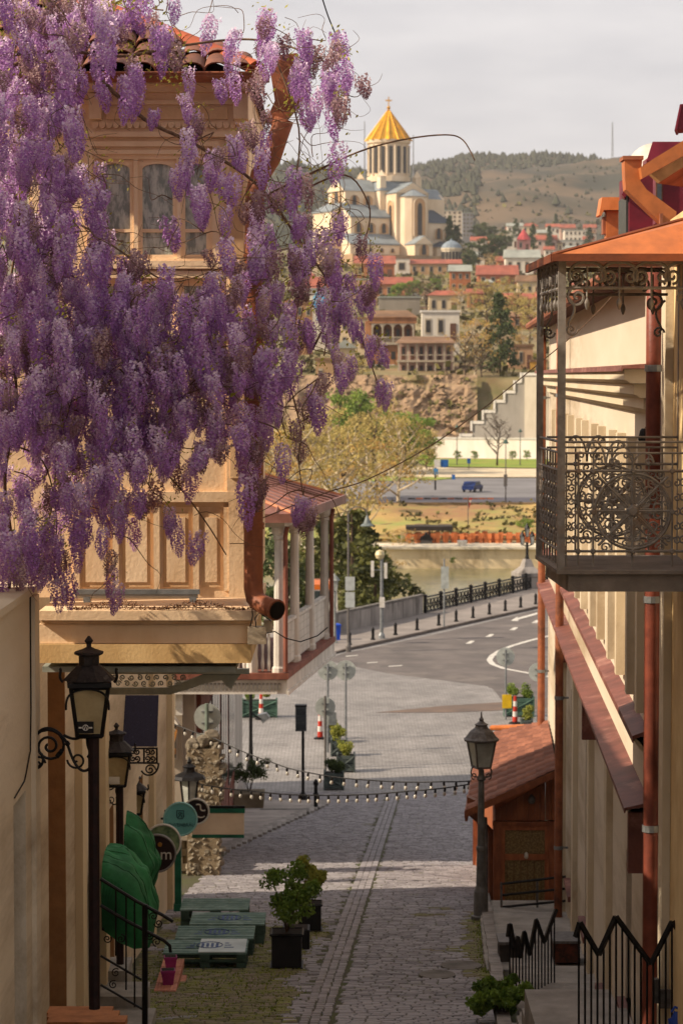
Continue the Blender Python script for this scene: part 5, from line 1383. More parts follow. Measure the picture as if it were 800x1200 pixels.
skew('eave_board', GY0 - .4, GY1 + .4, e - .03, e + .03, zev + .1, zev + .3, M_rsheet); MB().bb((-6, GY0 - .43, zev + .1), (gx(GY0) + e, GY0 - .38, zev + .29)).build('eave_board', M_rsheet, gh)
# ground floor: brown pillars, window wall
GP = [(262, 275, 76.5, 946), (250, 257, 79.5, 935)]
for x0, x1, Y, yb in GP:
    f = MB().slab(x0, 800, x1, yb, Y, .7).build('pillar', M_gb, gh)
    for k in range(8): MB().slab(x0 + 1.5, 818 + k * 15, x1 - 1.5, 829 + k * 15, Y - .03, .04).build('pillar_panel', mat('gallery_brown_panel', '7b4634', '5a3226', 5, .7), f)
for i, Y in enumerate((55.4, 59.6, 64, 68.4)):       # timber shopfront along the street side
    f = MB().bb((-3.15, Y, gz(Y + 4) - .2), (-3.05, Y + 3.9, zfl - .5)).build('shopfront', M_gb, gh)
    for k in range(3):
        MB().bb((-3.06, Y + .3 + k * 1.2, gz(Y) + .9), (-3.02, Y + 1.3 + k * 1.2, zfl - 1.2)).build('pane', M_glass, f); MB().bb((-3.06, Y + .3 + k * 1.2, gz(Y) + .1), (-3.025, Y + 1.3 + k * 1.2, gz(Y) + .75)).build('shop_panel', mat('gallery_brown_panel', '7b4634', '5a3226', 5, .7), f)
MB().slab(186, 800, 214, 940, 54.3, .25).build('corner_wall', mat('beige_wall', 'a89b8a', '8a7e6f', 1.6, .9, streak=True), gh)
f = MB().slab(194, 848, 208, 890, 54.2, .1).build('window', M_gwall, gh); MB().slab(196, 852, 206, 888, 54.17, .1).build('pane', M_glass, f)
mb = MB(); q = [P(193 + 16 * i / 10, 849 - 9 * math.sin(PI * i / 10), 54.15) for i in range(11)]; mb.tube(q, .05, 5).build('arch_trim', M_gw, gh)
MB().slab(206, 800, 214, 838, 54.1, .15).build('white_panel', M_white, gh)
MB().slab(236, 885, 262, 946, 72, .5).build('grey_plinth', mat('plinth_grey', '8a8785', '6f6c6b', 2, .85), gh)
# traffic sign backs and info box in front of it
M_sback = mat('sign_back', 'b9bcb4', '989b94', 4, .5, .25, .05)
def signpost(px, ybase, ytop, r, label, py_disc=None, extra=None, Y=None, group='round road signs seen from behind', mm=None):
    g = G(px, ybase); k = g.y / 3000
    t = thing('road_sign', label, 'road sign', g, group)
    h = (ybase - ytop) * k
    MB().tube([g, g + Vector((0, 0, h))], .042, 8).build('pole', mm or M_steel, t)
    yd = py_disc if py_disc else ytop + r * .8
    c = P(px, yd, g.y)
    MB().disc(c + Vector((.03 * 0, .10, 0)), r * k, .025, 24).build('disc', M_sback, t)
    for dz in (-.12, .12): MB().bb(c + Vector((-.12, .0, dz - .015)), c + Vector((.12, .075, dz + .015))).build('clamp', M_steel, t)
    if extra:
        x0, y0, x1, y1 = extra; a, b = P(x0, y0, g.y), P(x1, y1, g.y); MB().bb((a.x, g.y + .075, a.z), (b.x, g.y + .10, b.z)).build('plate', M_sback, t)
    return t
signpost(243, 1026, 826, 16, 'tall grey sign pole with round and square plates beside the rubble pillar', 841, (230, 860, 258, 886), mm=mat('grey_green_pole', '6f7a70', '566056', 6, .6))
t = thing('info_panel', 'grey utility box with small blue info sticker beside the brown pillar', 'utility box', P(254, 930, 66))
MB().slab(246, 885, 262, 948, 66, .4).build('cabinet', mat('cabinet_grey', '8d8c8a', '757472', 3, .7), t); MB().slab(250, 898, 256, 906, 65.98, .02).build('sticker', mat('sticker_blue', '2f6d93', '245673', 4, .5), t); MB().slab(251.5, 908, 254.5, 913, 65.98, .02).build('notice', M_white, t)
g = G(290, 940); g.x = P(291, 930, 72).x
t = thing('potted_bush', 'dark green bush in a stone trough beside the stepped pavement', 'potted bush', (P(292, 940, 72).x, 72, gz(72)))
b0 = Vector((P(292, 940, 72).x, 72, gz(72) + .1)); MB().box(b0 + Vector((0, 0, .22)), (.8, .8, .5), top=1.1).build('trough', M_ter, t); shrub_in(t, b0 + Vector((0, 0, .42)), 1.0, 1.0, M_lf_dark, 1000, 12)
t = thing('bench', 'pale stone bench blocks on the stepped pavement', 'bench', P(340, 960, 68))
MB().slab(304, 951, 362, 955, 70.5, .5).build('seat', M_concrete, t); MB().slab(300, 956, 358, 962, 70.6, .25).build('base', M_concrete, t)

# ================================================================== SQUARE FURNITURE
signpost(384, 884, 779, 12, 'thin white sign pole left of a twin pole beyond the cones', 786)
signpost(405, 868, 778, 12, 'thin white sign pole right of its twin in mid square', 786)
signpost(381, 906, 817, 12, 'dark sign pole with pale disc in front of the red striped cone', 829, (379, 835, 394, 850), mm=M_iron)
signpost(592, 845, 762, 11, 'white sign pole with yellow board behind the kiosk roof', 770)
signpost(630, 851, 779, 11, 'white sign pole nearest the right house behind the kiosk roof', 788)
q = P(594, 823, yg(845)); t = thing('yellow_board', 'small yellow board fixed low on a sign pole behind the kiosk', 'sign', q); MB().slab(588, 814, 599, 830, yg(845) - .06, .03).build('board', mat('sign_yellow', 'd8b21f', 'c09a18', 3, .5), t); MB().slab(592, 814, 594, 830, yg(845) - .03, .03).build('back_strip', M_steel, t)
M_red, M_wh2 = mat('signal_red', 'b8321f', '96271a', 3, .5), mat('signal_white', 'd5cfc6', 'b9b3aa', 3, .5)
def cone(px, py, h, label):
    g = G(px, py); k = g.y / 3000; H_ = h * k
    t = thing('traffic_post', label, 'traffic post', g, 'red and white traffic posts')
    MB().lathe([(.24, 0), (.24, .05), (.13, .09)], g, 12).build('base', M_black, t)
    for i in range(5): 
        z0 = .09 + (H_ - .09) * i / 5; z1 = .09 + (H_ - .09) * (i + 1) / 5; MB().lathe([(.105 - .01 * i, z0), (.10 - .01 * i, z1)], g, 12).build('stripe', M_wh2 if i in (1, 3) else M_red, t)
cone(375, 868, 34, 'red and white traffic post left of the mid square planters'); cone(603, 850, 33, 'red and white traffic post behind the kiosk roof'); cone(306, 845, 30, 'red and white traffic post by the planter under the gallery'); cone(389, 868, 30, 'red and white traffic post half hidden among the mid square planters')
def planter(px, py, w, h, label, plants, m=None):
    g = G(px, py); k = g.y / 3000; W_, Hh = w * k, h * k
    t = thing('planter', label, 'planter', g, 'wooden planters on the square')
    mm = m or mat('planter_wood', '57605b', '3f4643', 5, .8, rnd=.3)
    for s in (0, 1):
        for i in range(4): MB().bb((g.x - W_ / 2, g.y + s * .5, g.z + .06 + i * (Hh - .1) / 4), (g.x + W_ / 2, g.y + s * .5 + .04, g.z + .04 + (i + 1) * (Hh - .1) / 4)).build('plank', mm, t)
    for a in (-1, 1): MB().bb((g.x + a * W_ / 2 - .03, g.y - .03, g.z), (g.x + a * W_ / 2 + .03, g.y + .57, g.z + Hh)).build('end_board', mm, t)
    mb = MB().tube([(g.x - W_ / 2, g.y - .02, g.z + .1), (g.x + W_ / 2, g.y - .02, g.z + Hh - .08)], .025, 4).tube([(g.x - W_ / 2, g.y - .02, g.z + Hh - .08), (g.x + W_ / 2, g.y - .02, g.z + .1)], .025, 4); mb.build('cross_brace', mm, t)
    MB().bb((g.x - W_ / 2 + .03, g.y + .04, g.z + Hh - .12), (g.x + W_ / 2 - .03, g.y + .5, g.z + Hh - .08)).build('soil', M_soil, t)
    for i, (dx, s, mt) in enumerate(plants):
        c = Vector((g.x + dx * W_, g.y + .27, g.z + Hh + s * .45)); rr = random.Random(i + px)
        cs = [c + Vector((rr.uniform(-.5, .5), rr.uniform(-.4, .4), rr.uniform(-.5, .5))) * s * .8 for _ in range(6)]
        put('plant', leafmesh('plant', cs, [s * .38] * 6, 130, .042, mt, 1, i), t, (0, 0, 0))
planter(391, 929, 22, 22, 'nearest dark planter of the mid square row with small dark shrub', [(-.1, .34, M_lf_dark), (.3, .28, M_lf_dark)])
planter(405, 908, 20, 22, 'second planter of the mid square row with yellow green ball shrub', [(0, .42, M_lf_yellow)])
planter(397, 889, 18, 20, 'third planter of the mid square row with round yellow shrub', [(0, .42, M_lf_yellow)])
planter(389, 873, 16, 19, 'farthest planter of the mid square row next to the twin poles', [(0, .36, M_lf_yellow)])
planter(608, 842, 34, 24, 'green planter with two leafy shrubs behind the kiosk roof', [(-.25, .44, M_lf_green), (.3, .48, M_lf_green)], mat('planter_green', '4d6a5a', '395044', 5, .8, rnd=.3))
planter(617, 852, 12, 8, 'tiny pot with pale green plant beside the striped post behind the kiosk', [(0, .42, M_lf_yellow)])
planter(304, 843, 40, 22, 'green planter with crossed braces under the gallery', [(-.3, .3, M_lf_green), (.2, .3, M_lf_yellow)], mat('planter_green', '4d6a5a'))
# signal head from behind, poles
g = G(355, 941); t = thing('traffic_light', 'grey traffic light seen from behind on a black pole', 'traffic light', g); k = g.y / 3000
MB().lathe([(.16, 0), (.14, .15), (.07, .22), (.05, .3), (.045, 84 * k)], g, 10).build('pole', M_black, t)
hd = MB().slab(346, 828, 359, 857, g.y - .1, .3).build('housing', mat('signal_grey', '55585a', '424547', 4, .6), t)
for i in range(3): MB().slab(347.5, 830.5 + i * 9, 357.5, 837 + i * 9, g.y - .13, .04).build('lens_back', mat('signal_grey_dark', '3d4042', '303234', 4, .6), hd)
MB().slab(345.5, 826.5, 359.5, 828.2, g.y - .12, .34).build('hood', M_black, t)
t, g, h, k = post_lamp('street_lamp', 'black lamp post with projecting floodlight under the gallery', 294, 906, 812, 'none')
MB().lathe([(.17, 0), (.15, .25), (.08, .4), (.06, 1.2), (.055, h + 3.0)], g, 10).build('post', M_black, t)
MB().ext([P(302, 838, g.y), P(312, 836, g.y), P(316, 841, g.y), P(308, 848, g.y)], (0, .4, 0)).build('floodlight', M_steel, t); MB().tube([P(295, 836, g.y), P(306, 843, g.y)], .03, 6).build('arm', M_black, t)

# ================================================================== STRING LIGHTS
M_bulb = mat('bulb_glass', 'cfc9bd', 'aaa498', 3, .15, bump=0, spec=.6)
def string_light(ctrl, n, label):
    pts = []
    for a, b in zip(ctrl, ctrl[1:]):
        m_ = max(3, int((b[0] - a[0]) / 12))
        for i in range(m_): 
            t_ = i / m_; pts.append(P(a[0] + (b[0] - a[0]) * t_, a[1] + (b[1] - a[1]) * t_ + 3.0 * (len(ctrl) > 2) * math.sin(PI * t_) * .5, a[2] + (b[2] - a[2]) * t_))
    pts.append(P(*ctrl[-1]))
    t = thing('string_light', label, 'string lights', pts[0])
    MB().tube(pts, .013, 5).build('cable', M_black, t)
    L = [0]
    for a, b in zip(pts, pts[1:]): L.append(L[-1] + (b - a).length)
    so = part_mesh(MB().lathe([(.012, 0), (.024, -.02), (.024, -.075), (.015, -.08)], (0, 0, 0), 7), 'socket', M_black)
    bu = part_mesh(MB().lathe([(.016, -.075), (.028, -.10), (.034, -.125), (.024, -.152), (.005, -.165)], (0, 0, 0), 8), 'bulb', M_bulb, True)
    for i in range(n):
        d = L[-1] * (i + .5) / n
        j = max(k for k in range(len(L)) if L[k] <= d); j = min(j, len(pts) - 2)
        q = pts[j].lerp(pts[j + 1], (d - L[j]) / (L[j + 1] - L[j]))
        s = put('socket', so, t, q, R.uniform(0, 3), (R.uniform(-.2, .2), R.uniform(-.2, .2))); put('bulb', bu, t, q, s.rotation_euler.z, (s.rotation_euler.x, s.rotation_euler.y))
string_light([(190, 842, 53), (253, 866, 52), (318, 893, 51), (360, 905, 50.5), (430, 914, 50), (520, 916, 49.4), (575, 912, 49), (652, 898, 48.2)], 36, 'upper sagging string of bulbs across the street')
string_light([(150, 905, 50.6), (222, 916, 50.6), (295, 927, 50.4), (379, 932, 50), (480, 927, 49.5), (560, 917, 49), (651, 901, 48.4)], 44, 'lower nearly level string of bulbs across the street')

# ================================================================== STEPS AND RAILINGS at lower right
M_step = mat('landing_concrete', '9f9890', '7f7972', 2, .9, bump=.3, c3='6f6962')
rs = thing('house_steps', 'grey concrete landing and steps along the right house', 'steps', (3, 31, gz(31)))
for i in range(8):
    Y = 29.5 + i * .9; MB().add([(rw(Y) - 1.12, Y, gz(Y + .9) - .4), (rw(Y) + .1, Y, gz(Y + .9) - .4), (rw(Y + .9) + .1, Y + .9, gz(Y + .9) - .4), (rw(Y + .9) - 1.12, Y + .9, gz(Y + .9) - .4), (rw(Y) - 1.12, Y, gz(Y) + .11), (rw(Y) + .1, Y, gz(Y) + .11), (rw(Y + .9) + .1, Y + .9, gz(Y) + .11), (rw(Y + .9) - 1.12, Y + .9, gz(Y) + .11)],
             [(4, 5, 6, 7), (0, 1, 5, 4), (1, 2, 6, 5), (2, 3, 7, 6), (3, 0, 4, 7)]).build('step', M_step, rs)
MB().ext([(rw(36.7) - 1.3, 36.7, 4), (rw(36.7) + .1, 36.7, 4), (rw(46) + .1, 46, 4), (rw(46) - 1.3, 46, 4)], (0, 0, .02)).build('walk_base', M_step, rs)
for i in range(9):
    Y = 36.7 + i; MB().bb((rw(Y) - 1.45, Y + .01, gz(Y) - .4), (rw(Y) + .1, Y + .99, gz(Y) + .03)).build('slab', M_step, rs)
def zigzag(pts, Y0, Y1, ybot, label, n_b, r=.018, thick=.026):
    x0, x1 = pts[0][0], pts[-1][0]
    YY = lambda x: Y0 + (Y1 - Y0) * (x - x0) / (x1 - x0)
    t = thing('railing', label, 'railing', P(x0, ybot(x0) if callable(ybot) else ybot, Y0))
    for a, b in zip(pts, pts[1:]): 
        pa, pb = P(a[0], a[1], YY(a[0])), P(b[0], b[1], YY(b[0])); MB().tube([pa, pb], thick, 4).build('handrail', M_black, t)
    for i in range(n_b):
        x = x0 + (x1 - x0) * (i + .5) / n_b
        for a, b in zip(pts, pts[1:]):
            if a[0] <= x <= b[0]: y = a[1] + (b[1] - a[1]) * (x - a[0]) / max(.01, b[0] - a[0])
        yb = ybot if not callable(ybot) else ybot(x)
        MB().tube([P(x, y, YY(x)), P(x, yb, YY(x))], r * .55, 5).build('baluster', M_black, t)
    return t
zigzag([(674, 1098), (679, 1081), (701, 1119), (721, 1074), (762, 1130), (787, 1080), (812, 1114)], 21.9, 21.5, 1330, 'black zigzag topped iron railing crossing the landing at lower right', 19)
zigzag([(595, 1098), (597, 1083), (602, 1112), (606, 1098), (609, 1122), (614, 1092), (620, 1119), (628, 1078), (637, 1104), (651, 1066)], 32.6, 34.2, lambda x: 1190 - (x - 595) * .24, 'black zigzag topped iron railing running along the street edge', 15, r=.020, thick=.034)
MB().bb((1.95, 18.5, 5.5), (2.86, 27.0, 7.46)).build('landing', M_step, rs)
for i in range(3): MB().bb((1.98, 27.0 + i * .85, 5.2), (rw(27) , 27.84 + i * .85, 7.05 - i * .3)).build('step', M_step, rs)
rr_ = thing('ramp_railing', 'black horizontal bar railing in front of the kiosk door', 'railing', P(588, 1078, 44.8))
for i, (a, b) in enumerate((((586, 1036), (673, 1026)), ((587, 1049), (676, 1040)), ((588, 1063), (679, 1054)), ((588, 1077), (682, 1068)))):
    MB().tube([P(*a, 44.6), P(*b, 44.0)], .024, 6).build('bar', M_black, rr_)
for x, a, b in ((587, 1034, 1080), (629, 1030, 1074)): MB().tube([P(x, a, 44.58), P(x, b, 44.58)], .022, 6).build('post', M_iron, rr_)
for a, b in (((673, 1026), (683, 1078)), ((664, 1027), (679, 1043)), ((664, 1040), (681, 1056)), ((667, 1056), (682, 1068))): MB().tube([P(*a, 44.0), P(*b, 43.2)], .024, 6).build('end_bar', M_black, rr_)
for x in (597, 623, 655): MB().tube([P(x, 1074, 44.3), P(x, 1090, 44.3)], .02, 6).build('foot', M_black, rr_)
t = thing('planter_box', 'rusty brown planter box on the landing behind the railings', 'planter', P(664, 1155, 36))
MB().slab(649, 1106, 679, 1128, 36.2, .6).build('box', mat('rust_box', '3f2a20', '2a1c16', 6, .8, c3='6d3422', c3t=.6), t); MB().slab(650, 1130, 678, 1150, 36.3, .45).build('lower_box', mat('rust_box2', '6a3324', '44231a', 6, .8), t); MB().slab(646, 1151, 681, 1155, 36.1, .65).build('foot', M_black, t); MB().slab(648, 1103, 680, 1106, 36.15, .65).build('rim', M_iron, t)
t = thing('dark_box', 'dark empty box at the end of the street edge railing', 'box', P(592, 1140, 37)); MB().slab(585, 1106, 606, 1146, 37.2, .5).build('case', mat('dark_box', '453d37', '322c28', 5, .85), t); MB().slab(584, 1104, 607, 1107.5, 37.15, .6).build('lid', M_iron, t)
t = thing('blue_bag', 'bright blue plastic bag at the lower right corner', 'bag', P(792, 1300, 21.3))
mb = MB(); rows = []
for i in range(7):
    rows.append([P(782 + 22 * j / 9 + 1.5 * math.sin(i * 2 + j), 1184 + i * 25 + 2.0 * math.sin(j * 1.7) + .4 * (j - 5) ** 2 * (i == 0), 21.3 - .14 * math.sin(PI * j / 9) * math.sin(PI * (i + .6) / 7.5)) for j in range(10)])
mb.grid(rows).build('sack', mat('blue_plastic', '1e48a8', '16367e', 5, .35, bump=.2), t, smooth=True); MB().tube([P(786, 1186, 21.25), P(790, 1180, 21.25), P(797, 1183, 21.25)], .012, 5).build('handle', mat('blue_plastic', '1e48a8'), t)
t = thing('small_plaque', 'small dark utility plaque at the foot of the right drainpipe', 'plaque', P(780, 1180, 21.9)); MB().slab(772, 1160, 788, 1182, 21.95, .04).build('plate', M_iron, t); MB().slab(766, 1148, 771, 1176, 22.0, .08).build('stone_stub', M_concrete, t)
# bush at the lower edge
g = Vector((P(584, 1190, 31.6).x, 31.6, gz(31.6) - .05)); t = thing('bush', 'leafy green bush growing at the foot of the street railing', 'bush', g)
shrub_in(t, g, .6, .7, M_lf_shrub, 2600, 21, 8)
g = Vector((P(570, 1110, 41).x, 41, gz(41)))
# ================================================================== RIVER WALL, BRIDGE RAILING, BOLLARDS
M_par = mat('parapet_stone', '9a928b', '7b746e', 1.2, .9, streak=True, bump=.3, c3='4d4741')
def along(x): return Vector((x, yr(x), 0))
rwall = thing('river_parapet', 'solid grey stone parapet along the river at the end of the square', 'parapet', along(-.9))
for i in range(12):
    x0 = 4.75 - i * .62 * 1.0; x1 = x0 - .6
    a, b = along(x0), along(x1)
    if i > 8: a, b = Vector((x0, yr(4.75 - 9 * .62) , 0)), Vector((x1, yr(4.75 - 9 * .62), 0))
    MB().ext([a + Vector((0, 0, .0)), b, b + Vector((-.1, .3, 0)), a + Vector((-.1, .3, 0))], (0, 0, 1.12 - (.006 * (i % 3)))).build('parapet_block', M_par, rwall)
a, b = along(4.8), along(-.9)
MB().ext([a + Vector((0, 0, 1.13)), b + Vector((0, 0, 1.13)), b + Vector((-.15, .4, 1.13)), a + Vector((-.15, .4, 1.13))], (0, 0, .12)).build('coping', M_concrete, rwall)
MB().ext([Vector((-40, 140, -9)), along(-.6) + Vector((0, .35, -9)), along(60) + Vector((0, .35, -9)), along(60) + Vector((0, .75, -9)), along(-.6) + Vector((-.1, .75, -9)), Vector((-40, 140.4, -9))], (0, 0, 8.9)).build('river_wall', M_par, kind='structure')
br = thing('bridge_railing', 'black ornamental iron railing along the bridge', 'railing', along(5))
x = 4.9; i = 0
dirv = Vector((1, 2.28, 0)).normalized()
panel = MB(); L = 2.4
for z, r in ((.12, .045), (.95, .05), (.8, .03)): panel.tube([(0, 0, z), (L, 0, z)], r, 4)
for k in range(9): panel.tube([(.15 + k * .27, 0, .12), (.15 + k * .27, 0, .8)], .022, 4)
sc_ = MB()
for k in range(4): 
    for sg in (1, -1): sc_.tube(spiral((.33 + k * .56, 0, .46 + sg * .15), .16, 1.2, sg * PI / 2, n=10, sgn=sg), .03, 4)
    sc_.tube(circ((.33 + k * .56 + .28, 0, .46), .12, 10), .03, 4, closed=True)
pm_, sm_ = part_mesh(panel, 'railing_panel', M_black), part_mesh(sc_, 'scrollwork', M_black)
postm = part_mesh(MB().lathe([(.1, 0), (.1, 1.0), (.13, 1.02), (.13, 1.08), (.03, 1.15)], (0, 0, 0), 8), 'post', M_black)
ang = math.atan2(dirv.y, dirv.x); p0 = along(4.9)
for i in range(18):
    p = p0 + dirv * (i * 2.5) + Vector((0, 0, .1))
    q = put('railing_panel', pm_, br, p, ang); put('scrollwork', sm_, br, p, ang); put('post', postm, br, p - dirv * .05, ang)
MB().ext([p0, p0 + dirv * 46, p0 + dirv * 46 + Vector((-.1, .25, 0)), p0 + Vector((-.1, .25, 0))], (0, 0, .2)).build('plinth', M_par, br)
bol = thing('bollard', 'black bollard of the row along the bridge pavement kerb', 'bollard', (0, 0, 0), 'bollards along the bridge pavement')
MB().lathe([(.13, 0), (.13, .06), (.085, .1), (.08, .5), (.10, .53), (.08, .6), (.03, .68)], (0, 0, 0), 8).build('shaft', M_black, bol); MB().lathe([(.10, .42), (.10, .47)], (0, 0, 0), 8).build('ring', M_black, bol)
Yb = 132.6; k = 0
for i in range(14):
    Y = 130.5 + i * 2.55 if i < 4 else 138.6 + (i - 3) * 2.2
    loc = (px_side(Y) - .45 + .3, Y + .9, .13)
    if i == 0: bol.location = loc
    else: dup(bol, loc)
# bridge end lantern on its stone pedestal
pq = along(12.6); t = thing('bridge_lantern', 'tall black lantern on a stone pier by the bridge railing', 'street lamp', pq)
pz = lambda py: P(617, py, pq.y).z
pq.x = P(617, 680, pq.y).x
MB().lathe([(.95, 0), (.95, pz(676)), (1.1, pz(675)), (1.1, pz(671)), (.5, pz(664)), (.28, pz(655))], pq, 4, Matrix.Rotation(ang - PI / 4, 3, 'Z')).build('pier', M_par, t)
MB().lathe([(.16, 0), (.1, .3), (.09, 1.0), (.14, 1.05)], (pq.x, pq.y, pz(655)), 8).build('post', M_black, t)
for dx in (-.32, 0, .32):
    c = Vector((pq.x + dx, pq.y, pz(638) + (.5 if dx == 0 else 0)))
    fr = lantern(MB(), c, .12, .2, .55, t, M_black, M_lgl); MB().lathe([(.22, 0), (.1, .2), (.02, .35)], c + Vector((0, 0, .55)), 6).build('cap', M_black, t)
MB().tube([(pq.x - .32, pq.y, pz(638)), (pq.x, pq.y, pz(640)), (pq.x + .32, pq.y, pz(638))], .04, 5).build('arm', M_black, t)

# lamps and poles at the square's river corner
post_lamp('street_lamp', 'tall lamp post with bell shaped shade over the square corner', 408, 765, 598, 'bell', M_iron)
post_lamp('street_lamp', 'short grey lantern lamp post beside the blue bin', 392, 757, 672, 'lantern', mat('pale_lamp_grey', '8d8f8a', '6f716d', 4, .5))
g = G(447, 752); k = g.y / 3000
t = thing('street_lamp', 'pole with pale globe lamp and two white boxes at the square corner', 'street lamp', g)
MB().lathe([(.2, 0), (.18, .3), (.1, .45), (.085, 100 * k)], g, 8).build('post', M_steel, t)
z = lambda py: P(447, py, g.y).z
MB().lathe([(.05, -.28), (.2, -.18), (.27, 0), (.2, .18), (.05, .26)], (g.x - .1, g.y, z(650)), 12).build('globe', mat('globe_glass', 'c9b98f', 'b0a076', 3, .3), t)
for a, b, y0, y1 in ((434.5, 438, 658, 676), (450, 453.5, 660, 678)): MB().slab(a, y0, b, y1, g.y - .1, .3).build('lamp_box', M_white, t)
for x0, x1 in ((436, 447), (447, 452)): MB().tube([P(x0, 668, g.y), P(x1, 668, g.y)], .035, 5).build('arm', M_steel, t)
MB().slab(444.5, 700, 450.5, 712, g.y - .15, .1).build('round_plate', M_white, t)
g = G(410, 765); t = thing('advert_banner', 'narrow grey white banner boards fixed on the bell lamp post', 'banner', P(410, 720, g.y)); 
for y0, y1 in ((676, 692), (694, 712)): MB().slab(404.5, y0, 415.5, y1, g.y - .2, .06).build('board', mat('banner_grey', 'b5b8b4', '9a9d99', 3, .6), t)
g = G(520, 738); t = thing('road_sign', 'thin pole with pale sign on the bridge pavement', 'road sign', g)
MB().tube([g, g + Vector((0, 0, 3.9))], .05, 6).build('pole', M_steel, t); MB().slab(516.5, 664, 525.5, 690, g.y - .08, .05).build('plate', M_sback, t)
g = G(393, 755); t = thing('litter_bin', 'bright blue plastic litter bin beside the lantern post', 'bin', g)
q = Vector((P(393, 750, 134).x, 134, .12)); MB().lathe([(.30, 0), (.36, .75)], q, 4, Matrix.Rotation(.1, 3, 'Z')).build('body', mat('bin_blue', '1747b8', '123a98', 3, .4, bump=0), t); MB().lathe([(.39, .751), (.39, .82), (.2, .88)], q, 4, Matrix.Rotation(.1, 3, 'Z')).build('lid', mat('bin_blue', '1747b8'), t)
# van glimpsed beside the gallery
g = Vector((P(377, 735, 146).x, 146, -.1)); t = thing('van', 'white van with orange roof stripe behind the parapet', 'van', g)
W_ = M_white
MB().ext([(g.x - .9, g.y, g.z + .35), (g.x + .9, g.y, g.z + .35), (g.x + .88, g.y, g.z + 1.2), (g.x + .78, g.y, g.z + 2.05), (g.x - .78, g.y, g.z + 2.05), (g.x - .88, g.y, g.z + 1.2)], (0, 4.4, 0)).build('body', W_, t)
MB().bb((g.x - .72, g.y - .03, g.z + 1.2), (g.x + .72, g.y + .03, g.z + 1.8)).build('windscreen', M_glass, t); MB().bb((g.x - .8, g.y - .02, g.z + 1.86), (g.x + .8, g.y + 4.3, g.z + 2.16)).build('roof_stripe', mat('orange_stripe', 'cf6a1c', 'b55a15', 3, .5), t)
MB().bb((g.x - .85, g.y - .05, g.z + .35), (g.x + .85, g.y - .001, g.z + .62)).build('bumper', M_black, t)
for sx in (-.6, .6): MB().bb((g.x + sx - .14, g.y - .03, g.z + .78), (g.x + sx + .14, g.y + .02, g.z + .95)).build('headlight', M_bulb, t)
for sx in (-.8, .8):
    for sy in (.8, 3.5): MB().lathe([(.34, -.1), (.34, .1)], (g.x + sx, g.y + sy, g.z + .34), 12, Matrix.Rotation(PI / 2, 3, 'Y')).build('wheel', M_black, t)

# ================================================================== FAR BANK
emb = MB().bb((-150, 271.6, -9), (170, 274.2, -4.45)); emb = emb.build('embankment_wall', mat('embankment', 'e2cda6', 'c4ae88', .4, .9, streak=True, bump=.3, c3='8f7a59'), kind='structure')
MB().bb((-150, 271.2, -4.44), (170, 278, -4.2)).build('quay', mat('quay_stone', 'ddd0b8', 'c0b399', .8, .9, bump=.15), kind='structure')
mb = MB(); 
for Y in (279.0,): mb.bb((-60, 317.4, -3), (80, 318, -1.75))
mb.build('road_wall', mat('road_wall_stone', '8d7350', '6b573d', .6, .9), kind='structure')
MB().add([(-110, 318, -2.02), (120, 318, -2.02), (140, 400, -2.02), (-120, 400, -2.02)], [(0, 1, 2, 3)]).build('road', mat('far_asphalt', '7d7a7a', '686565', .15, .9), kind='structure')
MB().add([(-30, 319, -2.0), (60, 319, -2.0), (60, 336, -2.0), (-30, 336, -2.0)], [(0, 1, 2, 3)]).build('road_lane', mat('dark_asphalt', '55525a', '45434a', .3, .9), kind='structure')
def pat(name, pts, m, dz=.02):
    v = []
    for px, py, Y in pts: p = P(px, py, Y); v.append((p.x, Y, zt(p.x, Y) + dz))
    return MB().add(v, [list(range(len(v)))]).build(name, m, kind='structure')
pat('pavement', [(470, 0, 401), (640, 0, 401), (700, 0, 425), (460, 0, 432), (440, 0, 410)], mat('pale_paving', 'd1c0a2', 'b5a488', .4, .9), .14)
pat('lawn', [(500, 0, 436), (660, 0, 428), (660, 0, 462), (480, 0, 462)], mat('lawn_green', '6f8a2c', '8a8a3c', .3, .95, detail=8), .14)
pat('lawn', [(420, 0, 385), (515, 0, 392), (535, 0, 398), (500, 0, 404), (420, 0, 402)], mat('lawn_green', '6f8a2c'), .12)
# grassy slope patches
mb = MB()
rows = []
for i in range(16):
    Y = 287 + i * 2; rows.append([(x, Y, zt(x, Y) + .12 + .25 * fbm(x, Y, .3)) for x in np.linspace(-40, 45, 60)])
mb.grid(rows).build('grass_slope', mat('dry_grass', 'ab8d55', '858c48', .12, .95, bump=.8, bscale=2, contrast=(.4, .6), detail=14, c3='8f6c4a', c3t=.55), kind='structure', smooth=True)
# restaurant terrace: pergola, tables, chairs
pgz, PY = -4.2, 281.0
t = thing('pergola', 'dark flat pergola roof over the riverside terrace', 'pergola', P(508, 640, PY))
MB().slab(476, 617, 530, 622, PY, 3.5).build('roof', mat('dark_roof', '3b332c', '2a241f', 1, .9), t)
for x in (477, 503, 529):
    for dy in (0, 3.3): MB().slab(x - .8, 622, x + .8, 648, PY + dy, .15).build('post', M_bark, t)
tb = thing('picnic_table', 'rust coloured wooden table with fixed seats on the riverside terrace', 'table', (0, 0, 0), 'terrace tables by the river')
M_rw = mat('rust_wood', 'cf7a45', 'a85c33', 1.5, .85)
MB().box((0, 0, .72), (1.3, .8, .07)).build('table_top', M_rw, tb)
for a in (-.55, .55): MB().box((a, 0, .36), (.09, .6, .7)).build('leg', M_rw, tb)
for a in (-.4, .4): 
    b = MB().box((a, -.65, .42), (.45, .42, .06)); b.box((a, -.85, .7), (.45, .05, .55)); b.box((a, -.65, .2), (.35, .3, .4)); b.build('seat', M_rw, tb)
first = True
